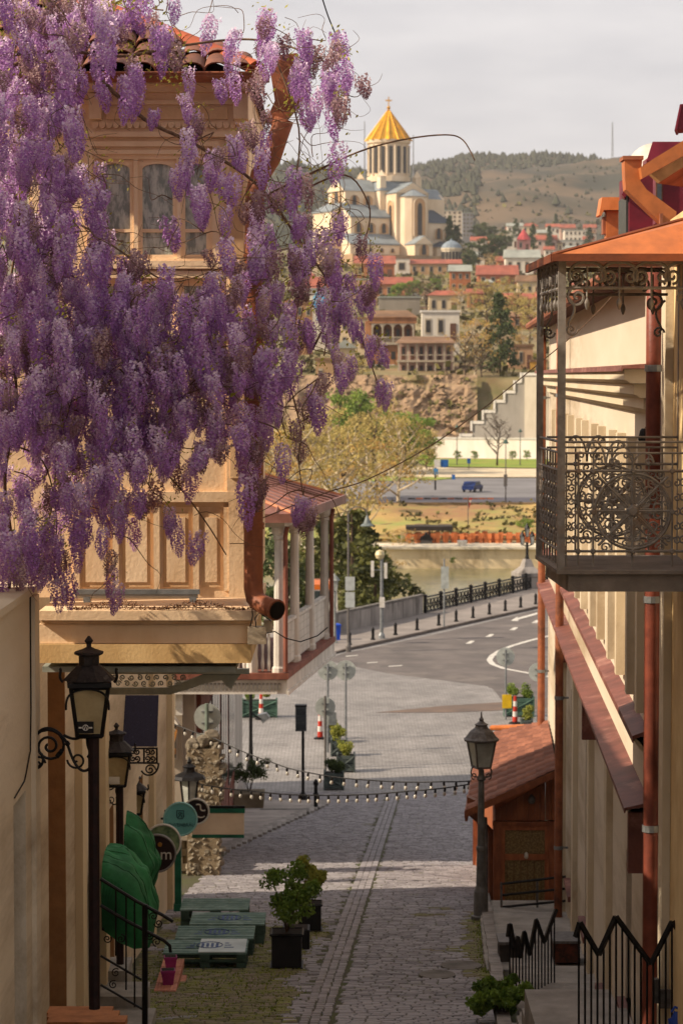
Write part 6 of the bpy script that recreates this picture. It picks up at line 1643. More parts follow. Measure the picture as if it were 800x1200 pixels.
for px in range(482, 628, 11):
    for Y in (278.6, 283.5):
        p = P(px + R.uniform(-2, 2), 640, Y + R.uniform(-.4, .4)); p.z = -4.2 if Y < 280 else -4.4
        if first: tb.location = p; first = False
        else: dup(tb, p, R.uniform(-.3, .3), R.uniform(1.0, 1.2))
t = thing('terrace_fence', 'rust coloured board fence behind the riverside tables', 'fence', P(560, 640, 286))
for i in range(34): 
    x = 490 + i * 4.4; MB().slab(x, 627 + R.uniform(-1.5, 1.5), x + 3.8, 646, 286.5, .1).build('board', mat('fence_rust', '8a5533', '6b3f26', .8, .9, rnd=.5), t)
t = thing('kiosk', 'small dark stall with pointed roof on the riverside terrace', 'stall', P(499, 645, 277)); MB().slab(493, 632, 506, 645, 277, 1.2).build('counter', M_iron, t); MB().ext([P(491, 633, 276.9), P(499, 624, 276.9), P(508, 633, 276.9)], (0, 1.5, 0)).build('roof', M_black, t); MB().slab(502, 622, 504, 634, 276.8, .2).build('chimney', M_black, t)
t = thing('white_tub', 'small white tub at the quay edge of the terrace', 'tub', P(541, 647, 274)); q = P(541, 648, 273.5); q.z = -4.2; MB().lathe([(.45, 0), (.55, .5)], q, 10).build('body', M_white, t); MB().lathe([(.58, .5), (.58, .56)], q, 10).build('rim', M_white, t)
t = thing('flag', 'small red and white flag on a pole on the grassy slope', 'flag', P(548, 620, 296))
q = P(548, 616, 296); q.z = zt(q.x, 296); MB().tube([q, (q.x, q.y, P(548, 582, 296).z)], .06, 6).build('pole', M_iron, t)
c = [P(548.5, 584, 296), P(553, 583, 296), P(551, 590, 296), P(554, 595, 296), P(549, 597, 296)]
MB().ext(c[:3] + [c[2], c[4]], (0, .03, 0)).build('cloth', M_red, t); MB().ext([P(549, 586, 295.9), P(552, 586, 295.9), P(550.5, 590, 295.9)], (0, .02, 0)).build('white_band', M_white, t)
# blue car on the far road
g = Vector((P(560, 587, 352).x, 352, -2.0)); t = thing('car', 'dark blue car on the road along the far bank', 'car', g); t.rotation_euler = (0, 0, math.radians(68))
MB().ext([(g.x - 2.0, g.y, g.z + .35), (g.x + 2.0, g.y, g.z + .35), (g.x + 2.0, g.y, g.z + .85), (g.x + 1.2, g.y, g.z + .95), (g.x + .7, g.y, g.z + 1.45), (g.x - 1.0, g.y, g.z + 1.45), (g.x - 1.6, g.y, g.z + .95), (g.x - 2.0, g.y, g.z + .88)], (0, 1.7, 0)).build('body', mat('car_blue', '1a2f66', '14254f', 2, .3), t)
MB().ext([(g.x - 1.35, g.y - .02, g.z + .98), (g.x + 1.0, g.y - .02, g.z + .98), (g.x + .62, g.y - .02, g.z + 1.38), (g.x - .95, g.y - .02, g.z + 1.38)], (0, 1.74, 0)).build('window', M_glass, t)
for sx in (-1.3, 1.3):
    for sy in (-.02, 1.5): MB().lathe([(.34, 0), (.34, .2)], (g.x + sx, g.y + sy + .2, g.z + .34), 12, Matrix.Rotation(PI / 2, 3, 'X')).build('wheel', M_black, t)
for sx, mm in ((1.95, M_bulb), (-1.97, M_red)): MB().bb((g.x + sx, g.y + .1, g.z + .68), (g.x + sx + .08, g.y + .4, g.z + .82)).build('headlight' if sx > 0 else 'tail_light', mm, t)
t = thing('barrier', 'orange and dark road barrier in front of the blue car', 'barrier', P(545, 590, 330))
for i in range(11): MB().slab(478 + i * 9.2, 583.5, 486 + i * 9.2, 586.5, 331, .2).build('rail_segment', (mat('barrier_orange', 'b8643a', '96502d', 1, .8) if i % 2 or i > 7 else mat('barrier_dark', '4c4038', '3a312b', 1, .8)), t)
for i in range(12): MB().slab(478 + i * 9.1, 586.6, 479.2 + i * 9.1, 591, 331.05, .15).build('post', M_iron, t)
# lamps and signs on the far side
for px, yb, yt, Y, lab in ((592, 588, 518, 322, 'thin lamp post on the far road beside the bare tree'), (609, 540, 505, 440, 'small park lamp right of the bare tree'), (535, 545, 500, 440, 'small park lamp left of the bare tree')):
    q = P(px, yb, Y); q.z = zt(q.x, Y); h = P(px, yt, Y).z - q.z
    t = thing('street_lamp', lab, 'street lamp', q); MB().lathe([(.14, 0), (.1, .5), (.06, h)], q, 6).build('post', M_iron, t); MB().lathe([(.08, .35), (.4, -.15), (.36, -.2)], q + Vector((0, 0, h)), 8).build('lamp_shade', mat('lamp_green', '3d5a50', '2d453d', 2, .6), t)
    if px == 592: MB().slab(590, 556, 594, 570, Y - .2, .3).build('control_box', M_iron, t)
M_bsign = mat('sign_blue', '2162a8', '184d88', 3, .5, bump=0)
t = thing('road_sign', 'pair of blue and white road signs on a dark post by the far road', 'road sign', P(510, 575, 350)); MB().slab(508.8, 540, 510.8, 574, 350, .2).build('post', M_black, t); MB().slab(508.5, 538.5, 515.5, 548, 349.8, .1).build('direction_sign', M_white, t); MB().disc(P(520, 543.5, 350) , .52, .1, 14).build('round_sign', M_bsign, t); MB().slab(516, 538.5, 525, 547, 350.05, .1).build('blue_board', M_bsign, t); MB().slab(507.5, 549, 513, 556, 349.9, .1).build('lower_board', mat('sign_cyan', '4f8fc0', '3c759f', 3, .5), t)
for px, y0, y1, Y, lab in ((531, 556, 566, 395, 'small blue sign low on the far lawn'), (549, 537, 543, 425, 'small blue sign beside the far park path')):
    q = P(px, y1, Y); q.z = zt(q.x, Y); t = thing('road_sign', lab, 'road sign', q); MB().tube([q, P(px, y0, Y)], .08, 5).build('post', M_iron, t); MB().slab(px - 2, y0, px + 2, y0 + 6, Y - .15, .1).build('plate', M_bsign, t)
# white wall and concrete retaining wall with its stepped white coping
M_wwall = mat('white_wall', 'efe8dc', 'dccfbb', .25, .9, streak=True)
t = thing('white_wall', 'long low white wall in front of the big concrete wall', 'wall', P(580, 533, 466)); t.rotation_euler = (0, 0, -.33)
MB().slab(506, 515, 660, 540, 466, .6).build('face', M_wwall, t); MB().slab(505.5, 512.8, 660.5, 514.9, 465.9, .9).build('coping', M_white, t); MB().slab(497, 518, 505.4, 538, 466.3, 5).build('return_wall', M_wwall, t)
t = thing('retaining_wall', 'tall grey concrete retaining wall with stepped white coping', 'retaining wall', P(595, 515, 474)); t.rotation_euler = (0, 0, -.33)
sx = [(538, 512), (552, 497), (566, 484), (580, 472), (592, 461), (604, 449), (612, 440)]
base = P(600, 530, 474).z
for i, ((x0, y0), (x1, y1)) in enumerate(zip(sx, sx[1:] + [(660, 440)])):
    a, b = P(x0, y0, 474), P(x1, y0, 474); MB().bb((a.x, 474, base - 1), (b.x, 476 + i * .05, a.z)).build('wall_step', mat('retaining_concrete', 'a8a196', '857e74', .12, .9, streak=True, detail=9, c3='a69a88'), t)
    MB().bb((a.x - .15, 473.8, a.z), (a.x + (b.x - a.x) * (1 if i < 6 else 1), 476.6, a.z + .5)).build('coping', M_white, t); MB().bb((a.x - .4, 473.7, a.z - 1.3), (a.x - .001, 476.6, a.z + .52)).build('coping_riser', M_white, t)
for x0, x1, y0, mm in ((616, 630, 442, mat('pale_concrete', 'd8ccb8', 'bdb09a', .2, .9, streak=True)), (631, 660, 444, mat('shade_concrete', 'bdb19d', '9f9380', .2, .9, streak=True))): MB().slab(x0, y0, x1, 514, 473.5, .5).build('pier_face', mm, t)  # second pier: same concrete mixed darker, shade put into its colour
# rock face: tilted stone slabs on the cliff
M_rock = mat('cliff_rock', 'a3876a', '75604b', .35, .95, bump=.7, bscale=1.2, detail=10, rnd=.3, c3='6a6238', c3t=.6)
cl = thing('cliff', 'brown rock cliff below the old houses', 'cliff', P(480, 500, 476))
rows = []
for i in range(26):
    py = 512 - i * 2.9; row = []
    for j in range(70):
        px = 300 + j * 3.75
        Y = 479 + i * .55 + 2.2 * noise.fractal(Vector((px * .045, py * .06, 1)), .8, 2.2, 5) - 1.5 * abs(noise.noise(Vector((px * .03, py * .012, 5))))
        row.append(P(px, py, Y))
    rows.append(row)
MB().grid(rows).build('rock_face', M_rock, cl)
rk = []
for s in range(3):
    rr = random.Random(s + 40); mb = MB(); mb.add([Vector((v.x * rr.uniform(.7, 1.3), v.y * rr.uniform(.6, 1), v.z * rr.uniform(.5, 1))) for v in octa], octf); rk.append(part_mesh(mb, 'rock', M_rock))
for i in range(70):
    px, py = R.uniform(395, 545), R.uniform(448, 508); put('rock', rk[i % 3], cl, P(px, py, 478.5 + (512 - py) * .19), R.uniform(0, 6), (R.uniform(-.4, .4), R.uniform(-.4, .4)), (R.uniform(.5, 1.4), R.uniform(.5, 1), R.uniform(.5, 1.2)))

# ================================================================== HOUSES ON THE HILLSIDE
M_roofred = mat('far_roof_red', 'a85f4a', '824a3c', .25, .85, rnd=.35, detail=8)
M_roofpale = mat('far_roof_pale', '9a9c92', '7d7f77', .2, .8, detail=8)
M_rooftan = mat('far_roof_tan', '8a6a4e', '694f3b', .25, .9, rnd=.3)
M_wfar = mat('far_window', '3d3833', '2a2725', 1, .3, bump=0)
M_ffar = mat('far_frame', 'b8aa96', '93866f', 1, .8, bump=0)
FW = {}
def fwall(h): 
    if h not in FW: FW[h] = mat('wall_' + h, h, None, .3, .9, streak=True, detail=8, bump=.1)
    return FW[h]
def yh(py): return max(492, min(1600, 36.5 / (.0724 - (440 - py) / 3000)))
def house(label, x0, x1, ytop, ybase, wall, roof, rmat, rows=1, cols=3, rise=6, Y=None, depth=None, rz=0, win=True, name='house', cat='house', over=.6, door=True):
    Y = Y or yh(ybase); k = Y / 3000
    a, b = P(x0, ybase, Y), P(x1, ytop, Y); Wd, Hh = b.x - a.x, b.z - a.z; D = depth or max(5, Wd * .7); rs = rise * k
    t = thing(name, label, cat, (0, 0, 0))
    base = Vector(((a.x + b.x) / 2, Y, a.z))
    wm = fwall(wall) if isinstance(wall, str) else wall
    MB().bb((-Wd / 2, 0, -4), (Wd / 2, D, Hh)).build('wall', wm, t)
    o = over
    if roof == 'flat':
        MB().bb((-Wd / 2 - .25, -.25, Hh + .001), (Wd / 2 + .25, D + .25, Hh + .45)).build('roof', rmat, t)
    elif roof == 'gable':
        MB().ext([(-Wd / 2 - o, -o, Hh), (-Wd / 2 - o, D / 2, Hh + rs), (-Wd / 2 - o, D + o, Hh)], (Wd + 2 * o, 0, 0)).build('roof', rmat, t)
    elif roof == 'front':
        MB().ext([(-Wd / 2 - o, -o, Hh), (0, -o, Hh + rs), (Wd / 2 + o, -o, Hh)], (0, D + 2 * o, 0)).build('roof', rmat, t)
    elif roof == 'hip':
        MB().add([(-Wd / 2 - o, -o, Hh), (Wd / 2 + o, -o, Hh), (Wd / 2 + o, D + o, Hh), (-Wd / 2 - o, D + o, Hh), (-Wd / 4, D / 2, Hh + rs), (Wd / 4, D / 2, Hh + rs)], [(0, 1, 5, 4), (1, 2, 5), (2, 3, 4, 5), (3, 0, 4), (0, 3, 2, 1)]).build('roof', rmat, t)
    elif roof == 'cone':
        MB().lathe([(Wd * .62, 0), (Wd * .3, rs * .55), (.1, rs)], (0, D / 2, Hh), 10).build('roof', rmat, t)
    if win:
        for r in range(rows):
            for c in range(cols):
                cw, chh = Wd / cols, Hh / rows; cx = -Wd / 2 + cw * (c + .5); w, h = cw * .24, chh * .27; cz = chh * (r + .52)
                if r == 0 and c == cols - 1 and door and cols > 1: MB().bb((cx - w, -.12, .0), (cx + w, .02, chh * .62)).build('door', M_wfr, t); continue
                f = MB().bb((cx - w, -.10, cz - h), (cx + w, .02, cz + h)).build('window', M_ffar, t)
                MB().bb((cx - w * .72, -.14, cz - h * .78), (cx + w * .72, -.06, cz + h * .78)).build('pane', M_wfar, f)
    t.location = base; t.rotation_euler = (0, 0, rz)
    HW[0] = (t, Wd, Hh, D)
    return t
HW = [0]
def house_(*a, **k):
    house(*a, **k); return HW[0]
CR, TN, PK, WH, OR, GRY = 'cdb692', 'b08d66', 'c4a08c', 'd6ccbb', 'a8663f', '8f8577'
house('long terracotta roofed building just below the cathedral', 416, 462, 309, 326, OR, 'gable', M_roofred, 1, 4, 10)
house('white cube house with one window between red roofs below the cathedral', 461, 480, 303, 322, WH, 'flat', M_rooftan, 1, 1, door=False)
house('long low house with thin bright red roof under the cathedral porch', 480, 540, 309, 322, TN, 'gable', M_roofred, 1, 6, 6)
house('orange brick house with grey roof right of the cathedral terrace', 527, 551, 318, 342, OR, 'gable', M_roofpale, 2, 3, 8)
house('dark red roofed house above the yellow green trees', 560, 606, 322, 334, 'a9603f', 'gable', M_roofred, 1, 4, 12)
house('wide reddish roof house with small windows left of the bare trees', 440, 482, 333, 349, 'b27a55', 'gable', M_roofred, 1, 4, 9)
house('ochre wall house with brown roof half behind the shrubs', 400, 442, 336, 358, TN, 'gable', M_rooftan, 2, 4, 8)
house('grey blank concrete building above the arcaded house', 444, 492, 349, 370, GRY, 'flat', M_roofpale, win=False)
house('tan house with reddish hipped roof amid the trees', 502, 537, 346, 368, CR, 'hip', M_roofred, 1, 3, 6)
house('pale workshop with white upper wall and grey gable roofs', 592, 632, 302, 322, WH, 'gable', M_roofpale, 1, 4, 10)
house('pink round tower house with red cone roof', 606, 621, 281, 294, 'c9908a', 'cone', mat('pink_roof', 'b34a4a', '94393a', .3, .8), 1, 2, 13, Y=1350, name='tower_house')
house('white apartment row at the top right of the far town', 661, 691, 270, 284, WH, 'flat', M_roofpale, 2, 6, Y=1700)
house('grey white terrace in front of the apartment row', 640, 688, 282, 292, 'b9b4ab', 'flat', M_roofpale, 1, 6, Y=1500)
house('pink roofed cottage right of the round tower', 628, 652, 281, 290, 'c4a79a', 'gable', M_roofred, 1, 3, 6, Y=1450)
house('white house left of the round tower', 590, 606, 278, 290, WH, 'flat', M_roofpale, 1, 3, Y=1420)
house('small white villa high above the round tower', 594, 612, 265, 274, WH, 'gable', M_roofpale, 1, 3, 4, Y=1750)
house('small white villa with red roof uphill of the apartment row', 640, 655, 266, 273, WH, 'gable', M_roofred, 1, 3, 4, Y=1850)
house('beige house at the foot of the bare hill', 612, 630, 265, 273, CR, 'hip', M_roofred, 1, 3, 4, Y=1800)
house('pale orange house left of the grey workshop roofs', 582, 598, 306, 320, 'b8704e', 'gable', M_roofred, 1, 2, 6)
house('low white house with red roof left of the workshop', 552, 570, 282, 292, WH, 'gable', M_roofred, 1, 3, 5, Y=1400)
ap = house('pale apartment block behind the cathedral apse', 512, 541, 247, 276, 'cbbba6', 'flat', M_roofpale, 6, 5, Y=1500, depth=14)
house('grey tower block beside the pale apartment block', 541.5, 554, 250, 278, '8b8a8c', 'flat', M_roofpale, 6, 3, Y=1520, depth=14)
house('white flat roofed house with a red door awning', 494, 538, 366, 400, WH, 'flat', M_white, 1, 3, Y=545)
house('cream two storey house left of the arcaded house', 398, 430, 374, 408, CR, 'flat', M_rooftan, 2, 3, Y=560)
house('small cream annex with grey roof below the cream house', 392, 416, 408, 440, CR, 'front', M_roofpale, 1, 2, 10, Y=520)
house('brick cottage with red roof above the green slope at right', 600, 632, 371, 385, 'a5714f', 'gable', M_rooftan, 1, 3, 6)
house('tan cube house behind the wisteria strands', 352, 372, 300, 330, CR, 'flat', M_rooftan, 2, 2)
house('red gabled house behind the wisteria strands', 348, 388, 338, 352, WH, 'gable', M_roofred, 1, 3, 14)
house('brown brick building at the far left behind the wisteria', 336, 366, 355, 415, 'a37a56', 'flat', M_rooftan, 3, 3)
mu = house_('tall white house with blue mural on its front', 362, 384, 340, 415, WH, 'flat', M_roofpale, win=False, Y=580)
t_, Wd, Hh, D = mu
t_.location.x += 0
mb = MB(); rr = random.Random(2)
for i in range(9): 
    c = Vector((rr.uniform(-.3, .3) * Wd, -.05, Hh * rr.uniform(.52, .92))); mb.ext([c + Vector((math.cos(a) * rr.uniform(.5, 1.1), 0, math.sin(a) * rr.uniform(.3, .9))) for a in [2 * PI * q / 7 for q in range(7)]], (0, -.01 - .004 * i, 0))
o = mb.build('mural', mat('mural_blue', '3f8fc0', '7db4d0', .6, .7, contrast=(.45, .55), bump=0), None, keep=True); o.parent = t_
house('tan retaining house front under the mural house', 370, 392, 422, 468, TN, 'flat', M_rooftan, 1, 2, Y=500)
house('yellow ochre hut at the right edge above the concrete wall', 622, 640, 424, 441, 'c9963f', 'flat', M_rooftan, 1, 1, Y=500, door=False)
house('low ruined stone house right of the dark conifer', 596, 624, 406, 432, 'b08a68', 'flat', M_rooftan, 1, 3, Y=515)
house('small white chapel like house beside the apartment block', 556, 574, 300, 312, WH, 'gable', M_roofpale, 1, 2, 6)
house('small brick house under the dark red roofed house', 548, 566, 344, 360, 'a86d4a', 'gable', M_roofred, 1, 2, 6)
house('pale house at the right edge below the workshop', 606, 634, 330, 346, CR, 'gable', M_rooftan, 1, 3, 8)
house('reddish roofed low house at the right edge of the slope', 590, 630, 350, 360, 'b07a58', 'gable', M_roofred, 1, 4, 7)
# many more small houses of the far town
for i in range(46):
    for _ in range(30):
        px = R.uniform(548, 700) if i < 30 else R.uniform(330, 560); py = R.uniform(272, 300) if i < 24 else R.uniform(318, 372)
        if i >= 30 and py < 330: continue
        break
    w = R.uniform(9, 18); wall_, lab_ = R.choice(((WH, 'white'), (CR, 'cream'), (PK, 'pinkish'), (TN, 'tan')))
    rr_k, rl_ = R.choice((('gable', 'gabled'), ('hip', 'hipped'), ('flat', 'flat')))
    house(f'small {lab_} far house with {rl_} roof among the hillside trees', px - w / 2, px + w / 2, py - R.uniform(6, 9), py, wall_, rr_k, R.choice((M_roofred, M_roofred, M_roofpale, M_rooftan)), 1, R.choice((2, 3)), R.uniform(3, 5), Y=1300 + (300 - py) * 24 + R.uniform(-30, 30) if i < 24 else None)['group'] = 'small houses of the far town'
# arcaded brick house
Y = 530.0; t = thing('arcaded_house', 'old brick house with wooden arcade balcony over a painted wall', 'house', P(460, 442, Y))
M_fb = mat('far_brick', 'a97650', '85593c', .5, .9, detail=8)
MB().slab(431, 404, 478, 452, Y, 9).build('wall', M_fb, t); MB().slab(428, 376, 436, 404, Y + .05, 9).build('side_wall', M_fb, t); MB().slab(431, 372, 486, 404, Y + 2.2, 7).build('back_wall', mat('far_brick_shade', '936346', '724a33', .5, .9), t)  # back wall: same brick mixed darker, its shade put into the colour
MB().slab(433, 401, 486, 404, Y - .6, 2.8).build('balcony_floor', M_ffar, t); MB().slab(432, 371, 488, 379, Y - .5, 2.6).build('arcade_beam', M_fb, t)
for i in range(5):
    x = 436 + i * 12; MB().slab(x - .9, 379, x + .9, 401, Y - .4, .3).build('column', M_ffar, t)
    if i < 4: 
        n = 8; q = [P(x + 12, 379, Y - .38)] + [P(x, 379, Y - .38)] + [P(x + 6 - 5.2 * math.cos(PI * s / n), 386 - 6 * math.sin(PI * s / n), Y - .38) for s in range(n + 1)]
        MB().ext(q, (0, .25, 0)).build('arch', M_ffar, t)
    if i < 4: 
        f = MB().slab(x + 3.5, 385, x + 8.5, 400, Y + 2.1, .1).build('door', M_wfr, t); MB().slab(x + 4.3, 386.5, x + 7.7, 394, Y + 2.05, .1).build('pane', M_wfar, f)
MB().slab(436, 394.5, 485, 395.7, Y - .5, .15).build('handrail', M_ffar, t)
for i in range(24): MB().slab(437 + i * 2, 395.8, 437.6 + i * 2, 401, Y - .45, .1).build('baluster', M_ffar, t)
MB().ext([P(428, 372, Y - .8), P(490, 372, Y - .8), P(478, 364, Y + 5), P(440, 364, Y + 5)], (0, 1.5, .1)).build('roof', M_rooftan, t)
MB().slab(437, 427, 463, 439, Y - .08, .1).build('painted_panel', mat('graffiti', 'c9c2b8', '6f97b5', 1.1, .8, contrast=(.52, .6), bump=0), t)
for x in (446, 458): MB().slab(x, 412, x + 5, 421, Y - .05, .1).build('window', M_wfar, t)
# two storey balcony house
Y = 512.0; t = thing('balcony_house', 'pinkish white house with two storeys of wooden verandas', 'house', P(500, 446, Y))
MB().slab(467, 399, 531, 450, Y + 1.6, 7).build('wall', fwall('c6a596'), t)
for y in (422, 444): MB().slab(465, y, 532, y + 2.2, Y - .1, 1.75).build('veranda_floor', M_ffar, t)
for y0, y1 in ((402, 422), (424.3, 444)):
    for i in range(7): MB().slab(466 + i * 10.7, y0, 467.6 + i * 10.7, y1, Y, .25).build('post', M_ffar, t)
    MB().slab(466, y1 - 6.5, 531, y1 - 5.6, Y + .01, .2).build('handrail', M_ffar, t)
    for i in range(6):
        f = MB().slab(470 + i * 10.6, y0 + 4, 474.5 + i * 10.6, y1 - .3, Y + 1.5, .12).build('door', M_wfr, t); MB().slab(471 + i * 10.6, y0 + 5.5, 473.5 + i * 10.6, y1 - 7, Y + 1.45, .1).build('pane', M_wfar, f)
MB().ext([P(463, 402, Y - .6), P(534, 402, Y - .6), P(526, 395, Y + 6), P(472, 395, Y + 6)], (0, .6, .15)).build('roof', M_rooftan, t)
# rotunda with grey dome
Y = 1190.0; q = P(528.5, 308, Y); t = thing('rotunda', 'small pale rotunda with grey dome beside the cathedral', 'rotunda', q); k = Y / 3000
MB().lathe([(11.5 * k, -3), (11.5 * k, 15 * k), (12.5 * k, 15 * k), (12.5 * k, 17 * k)], q, 12).build('wall', fwall('cdbfa6'), t)
MB().lathe([(12.3 * k, 17 * k), (10.5 * k, 21 * k), (6 * k, 24.5 * k), (1.5 * k, 26 * k), (1 * k, 28 * k)], q, 16).build('dome', mat('dome_grey', '7f8a93', '667079', .3, .6), t)
for i in range(8):
    a = -PI / 2 + (i - 3.5) * .35; c = q + Vector((math.cos(a) * 11.3 * k, math.sin(a) * 11.3 * k, 8 * k)); MB().box(c, (2.6 * k, .8, 9 * k), a + PI / 2).build('window', M_wfar, t)

# ================================================================== CATHEDRAL
CY = 1250.0; k = CY / 3000
cbase = P(455, 312, CY)
ca = thing('cathedral', 'large golden domed sandstone cathedral on the hill', 'cathedral', cbase)
M_cs = mat('cathedral_stone', 'e0ccb0', 'cbb494', .12, .85, streak=True, detail=8, c3='d0b391')
M_cst = mat('cathedral_stone_dark', 'c79f74', 'b08a62', .12, .85)
M_cr = mat('cathedral_roof', '858c8f', '6c7377', .15, .6)
M_gold = mat('gold_leaf', 'e0a21c', 'b8801a', .3, .35, .55, bump=.05)
TH = math.radians(30.5)
U = Vector((math.cos(TH), -math.sin(TH) * 1.0, 0)); U = Vector((.5, -.866, 0)); V_ = Vector((-.866, -.5, 0))    # U: front right arm, V_: left arm
Zc = lambda py: P(455, py, CY).z - cbase.z
def cp(u, v, z): p = cbase + U * u + V_ * v; return Vector((p.x, p.y, cbase.z + z))
def cbox(name, u0, u1, v0, v1, z0, z1, m=M_cs, parent=ca):
    q = [cp(u, v, z) for z in (z0, z1) for u, v in ((u0, v0), (u1, v0), (u1, v1), (u0, v1))]
    return MB().add(q, [(3, 2, 1, 0), (4, 5, 6, 7), (0, 1, 5, 4), (1, 2, 6, 5), (2, 3, 7, 6), (3, 0, 4, 7)]).build(name, m, parent)
def cgable(name, u0, u1, v0, v1, z0, z1, axis, m=M_cr, o=.6, gm=None):
    """gable roof with the ridge along axis; also closes the gable ends in stone"""
    if axis == 'v': e = [cp(u0 - o, v0, z0), cp((u0 + u1) / 2, v0, z1), cp(u1 + o, v0, z0)]; d = V_ * (v1 - v0 + o); s = [cp(u0, v1, z0), cp((u0 + u1) / 2, v1, z1 - .4), cp(u1, v1, z0)]; dd = V_ * (.9)
    else: e = [cp(u0, v0 - o, z0), cp(u0, (v0 + v1) / 2, z1), cp(u0, v1 + o, z0)]; d = U * (u1 - u0 + o); s = [cp(u1, v0, z0), cp(u1, (v0 + v1) / 2, z1 - .4), cp(u1, v1, z0)]; dd = U * .9
    MB().ext(e, d).build(name, m, ca); MB().ext(s, dd).build('gable', M_cs, ca)
z = Zc
# core under the drum, arms of the cross
cbox('core', -12, 12, -12, 12, 0, z(226)); MB().add([cp(-12.5, -12.5, z(226)), cp(12.5, -12.5, z(226)), cp(12.5, 12.5, z(226)), cp(-12.5, 12.5, z(226)), cp(-9, -9, z(214)), cp(9, -9, z(214)), cp(9, 9, z(214)), cp(-9, 9, z(214))], [(0, 1, 5, 4), (1, 2, 6, 5), (2, 3, 7, 6), (3, 0, 4, 7), (4, 5, 6, 7)]).build('core_roof', M_cr, ca)
cbox('left_arm', -8, 8, 12, 29, 0, z(227)); cgable('left_arm_roof', -8, 8, 10, 29, z(227), z(212), 'v')
cbox('right_arm', 12, 22, -9, 9, 0, z(230)); cgable('right_arm_roof', 10, 22, -9, 9, z(230), z(217), 'u')
cbox('back_arm', -8, 8, -27, -12, 0, z(233)); cgable('back_arm_roof', -8, 8, -12, -27, z(233), z(220), 'v', o=-.6)
# apse on the right arm
for nm, zz0, zz1, r, mm in (('apse', 0, z(234), 7.2, M_cs),):
    mb = MB(); q = []
    for i in range(7): a = -PI / 2 + PI * i / 6; q.append((22 + r * math.cos(a) * .9, r * math.sin(a)))
    mb.ext([cp(u, v, 0) for u, v in q], (0, 0, zz1)).build('apse', mm, ca)
    top = cp(22, 0, z(224)); ap_ = [cp(22 + (u - 22) * 1.1, v * 1.1, zz1) for u, v in q]
    MB().add(ap_ + [top], [(i, i + 1, 7) for i in range(6)]).build('apse_roof', M_cr, ca)
# lower aisles in the angles with lean-to roofs
def lean(name, u0, u1, v0, v1, zl, zh, side):
    cbox(name, u0, u1, v0, v1, 0, zl)
    if side == 'u': q = [cp(u1 + .6, v0, zl), cp(u1 + .6, v1 + .5, zl), cp(u0, v1 + .5, zh), cp(u0, v0, zh)]
    else: q = [cp(u0, v1 + .6, zl), cp(u1 + .5, v1 + .6, zl), cp(u1 + .5, v0, zh), cp(u0, v0, zh)]
    MB().ext(q, (0, 0, .7)).build(name + '_roof', M_cr, ca); 
    e = [cp(u0, v1, zl), cp(u1, v1, zl), cp(u0, v1, zh)] if side == 'u' else [cp(u1, v0, zl), cp(u1, v1, zl), cp(u1, v0, zh)]
    MB().ext(e, (V_ if side == 'u' else U) * .4).build('gable', M_cs, ca)
lean('aisle', 8, 17, 9, 31, z(259), z(244), 'u'); lean('outer_aisle', 17, 25, 9, 36, z(291), z(279), 'u')
lean('left_porch', -9, 9, 29, 37, z(252), z(242), 'v')
cbox('annex', 9, 20, -24, -9, 0, z(263)); MB().add([cp(8.5, -24.5, z(263)), cp(20.5, -24.5, z(263)), cp(20.5, -8.5, z(263)), cp(8.5, -8.5, z(263)), cp(9, -20, z(246)), cp(9, -12, z(246))], [(0, 1, 4), (1, 2, 5, 4), (2, 3, 5), (0, 3, 2, 1)]).build('annex_roof', mat('slate_dark', '3d4754', '303843', .2, .6), ca)
cbox('front_porch', 25, 34, -4, 6, 0, z(290)); cgable('front_porch_roof', 25, 34, -4, 6, z(290), z(280), 'u')
cbox('side_chapel', 22, 30, -22, -9, 0, z(292)); MB().add([cp(21, -23, z(292)), cp(31, -23, z(292)), cp(31, -8, z(292)), cp(21, -8, z(292)), cp(22, -16, z(284))], [(0, 1, 4), (1, 2, 4), (2, 3, 4), (3, 0, 4)]).build('chapel_roof', mat('slate_dark', '3d4754'), ca)
cbox('terrace', -12, 34, -26, 40, -8, z(303), fwall('a88a68'))
# turrets on the core corners
for u, v in ((10, 10), (10, -10), (-10, 10)): cbox('turret', u - 1.6, u + 1.6, v - 1.6, v + 1.6, z(226), z(209)); MB().lathe([(2.6, 0), (.2, 3.0)], cp(u, v, z(209)), 4).build('turret_cap', M_cs, ca)
# blind arches with window recesses on the faces we see
def arch(face, c, w, z0, z1, off, deep=True):
    """face 'v': wall with normal V_ at v = off; face 'u': normal U at u = off"""
    F = (lambda s, zz, n: cp(s, off + n, zz)) if face == 'v' else (lambda s, zz, n: cp(off + n, s, zz))
    n = 9; hh = z1 - w / 2
    out = [(c - w / 2, z0)] + [(c - w / 2 * math.cos(PI * i / n), hh + w / 2 * math.sin(PI * i / n)) for i in range(n + 1)] + [(c + w / 2, z0)]
    q = [F(s, zz, .02) for s, zz in out]; vec = F(0, 0, .4) - F(0, 0, .02)
    f = MB().tube([F(s, zz, .25) for s, zz in out], .33, 4).build('arch_moulding', M_cs, ca)
    MB().ext(q, vec * .3).build('arch_field', M_cst, f)
    if deep: 
        ww = w * .36; MB().ext([F(c + (s - c) * .36, z0 + (zz - z0) * .85 + .4, .25) for s, zz in out], vec * .5).build('window', M_wfar, f)
arch('v', 0, 9, z(246), z(224), 29); arch('u', 16.5, 6, z(244), z(231), 8); arch('u', 24, 6, z(244), z(231), 8)
for v in (13, 20, 27): arch('u', v, 5.5, z(277), z(264), 17)
arch('u', 0, 6.5, z(280), z(236), 28.6); arch('v', 17, 5.5, z(280), z(238), 9); arch('u', -16, 5, z(282), z(268), 20); arch('u', -21, 4, z(282), z(270), 20)
arch('u', 1, 6, z(303), z(289), 34); arch('v', -4, 3.5, z(246), z(234), 29, False)
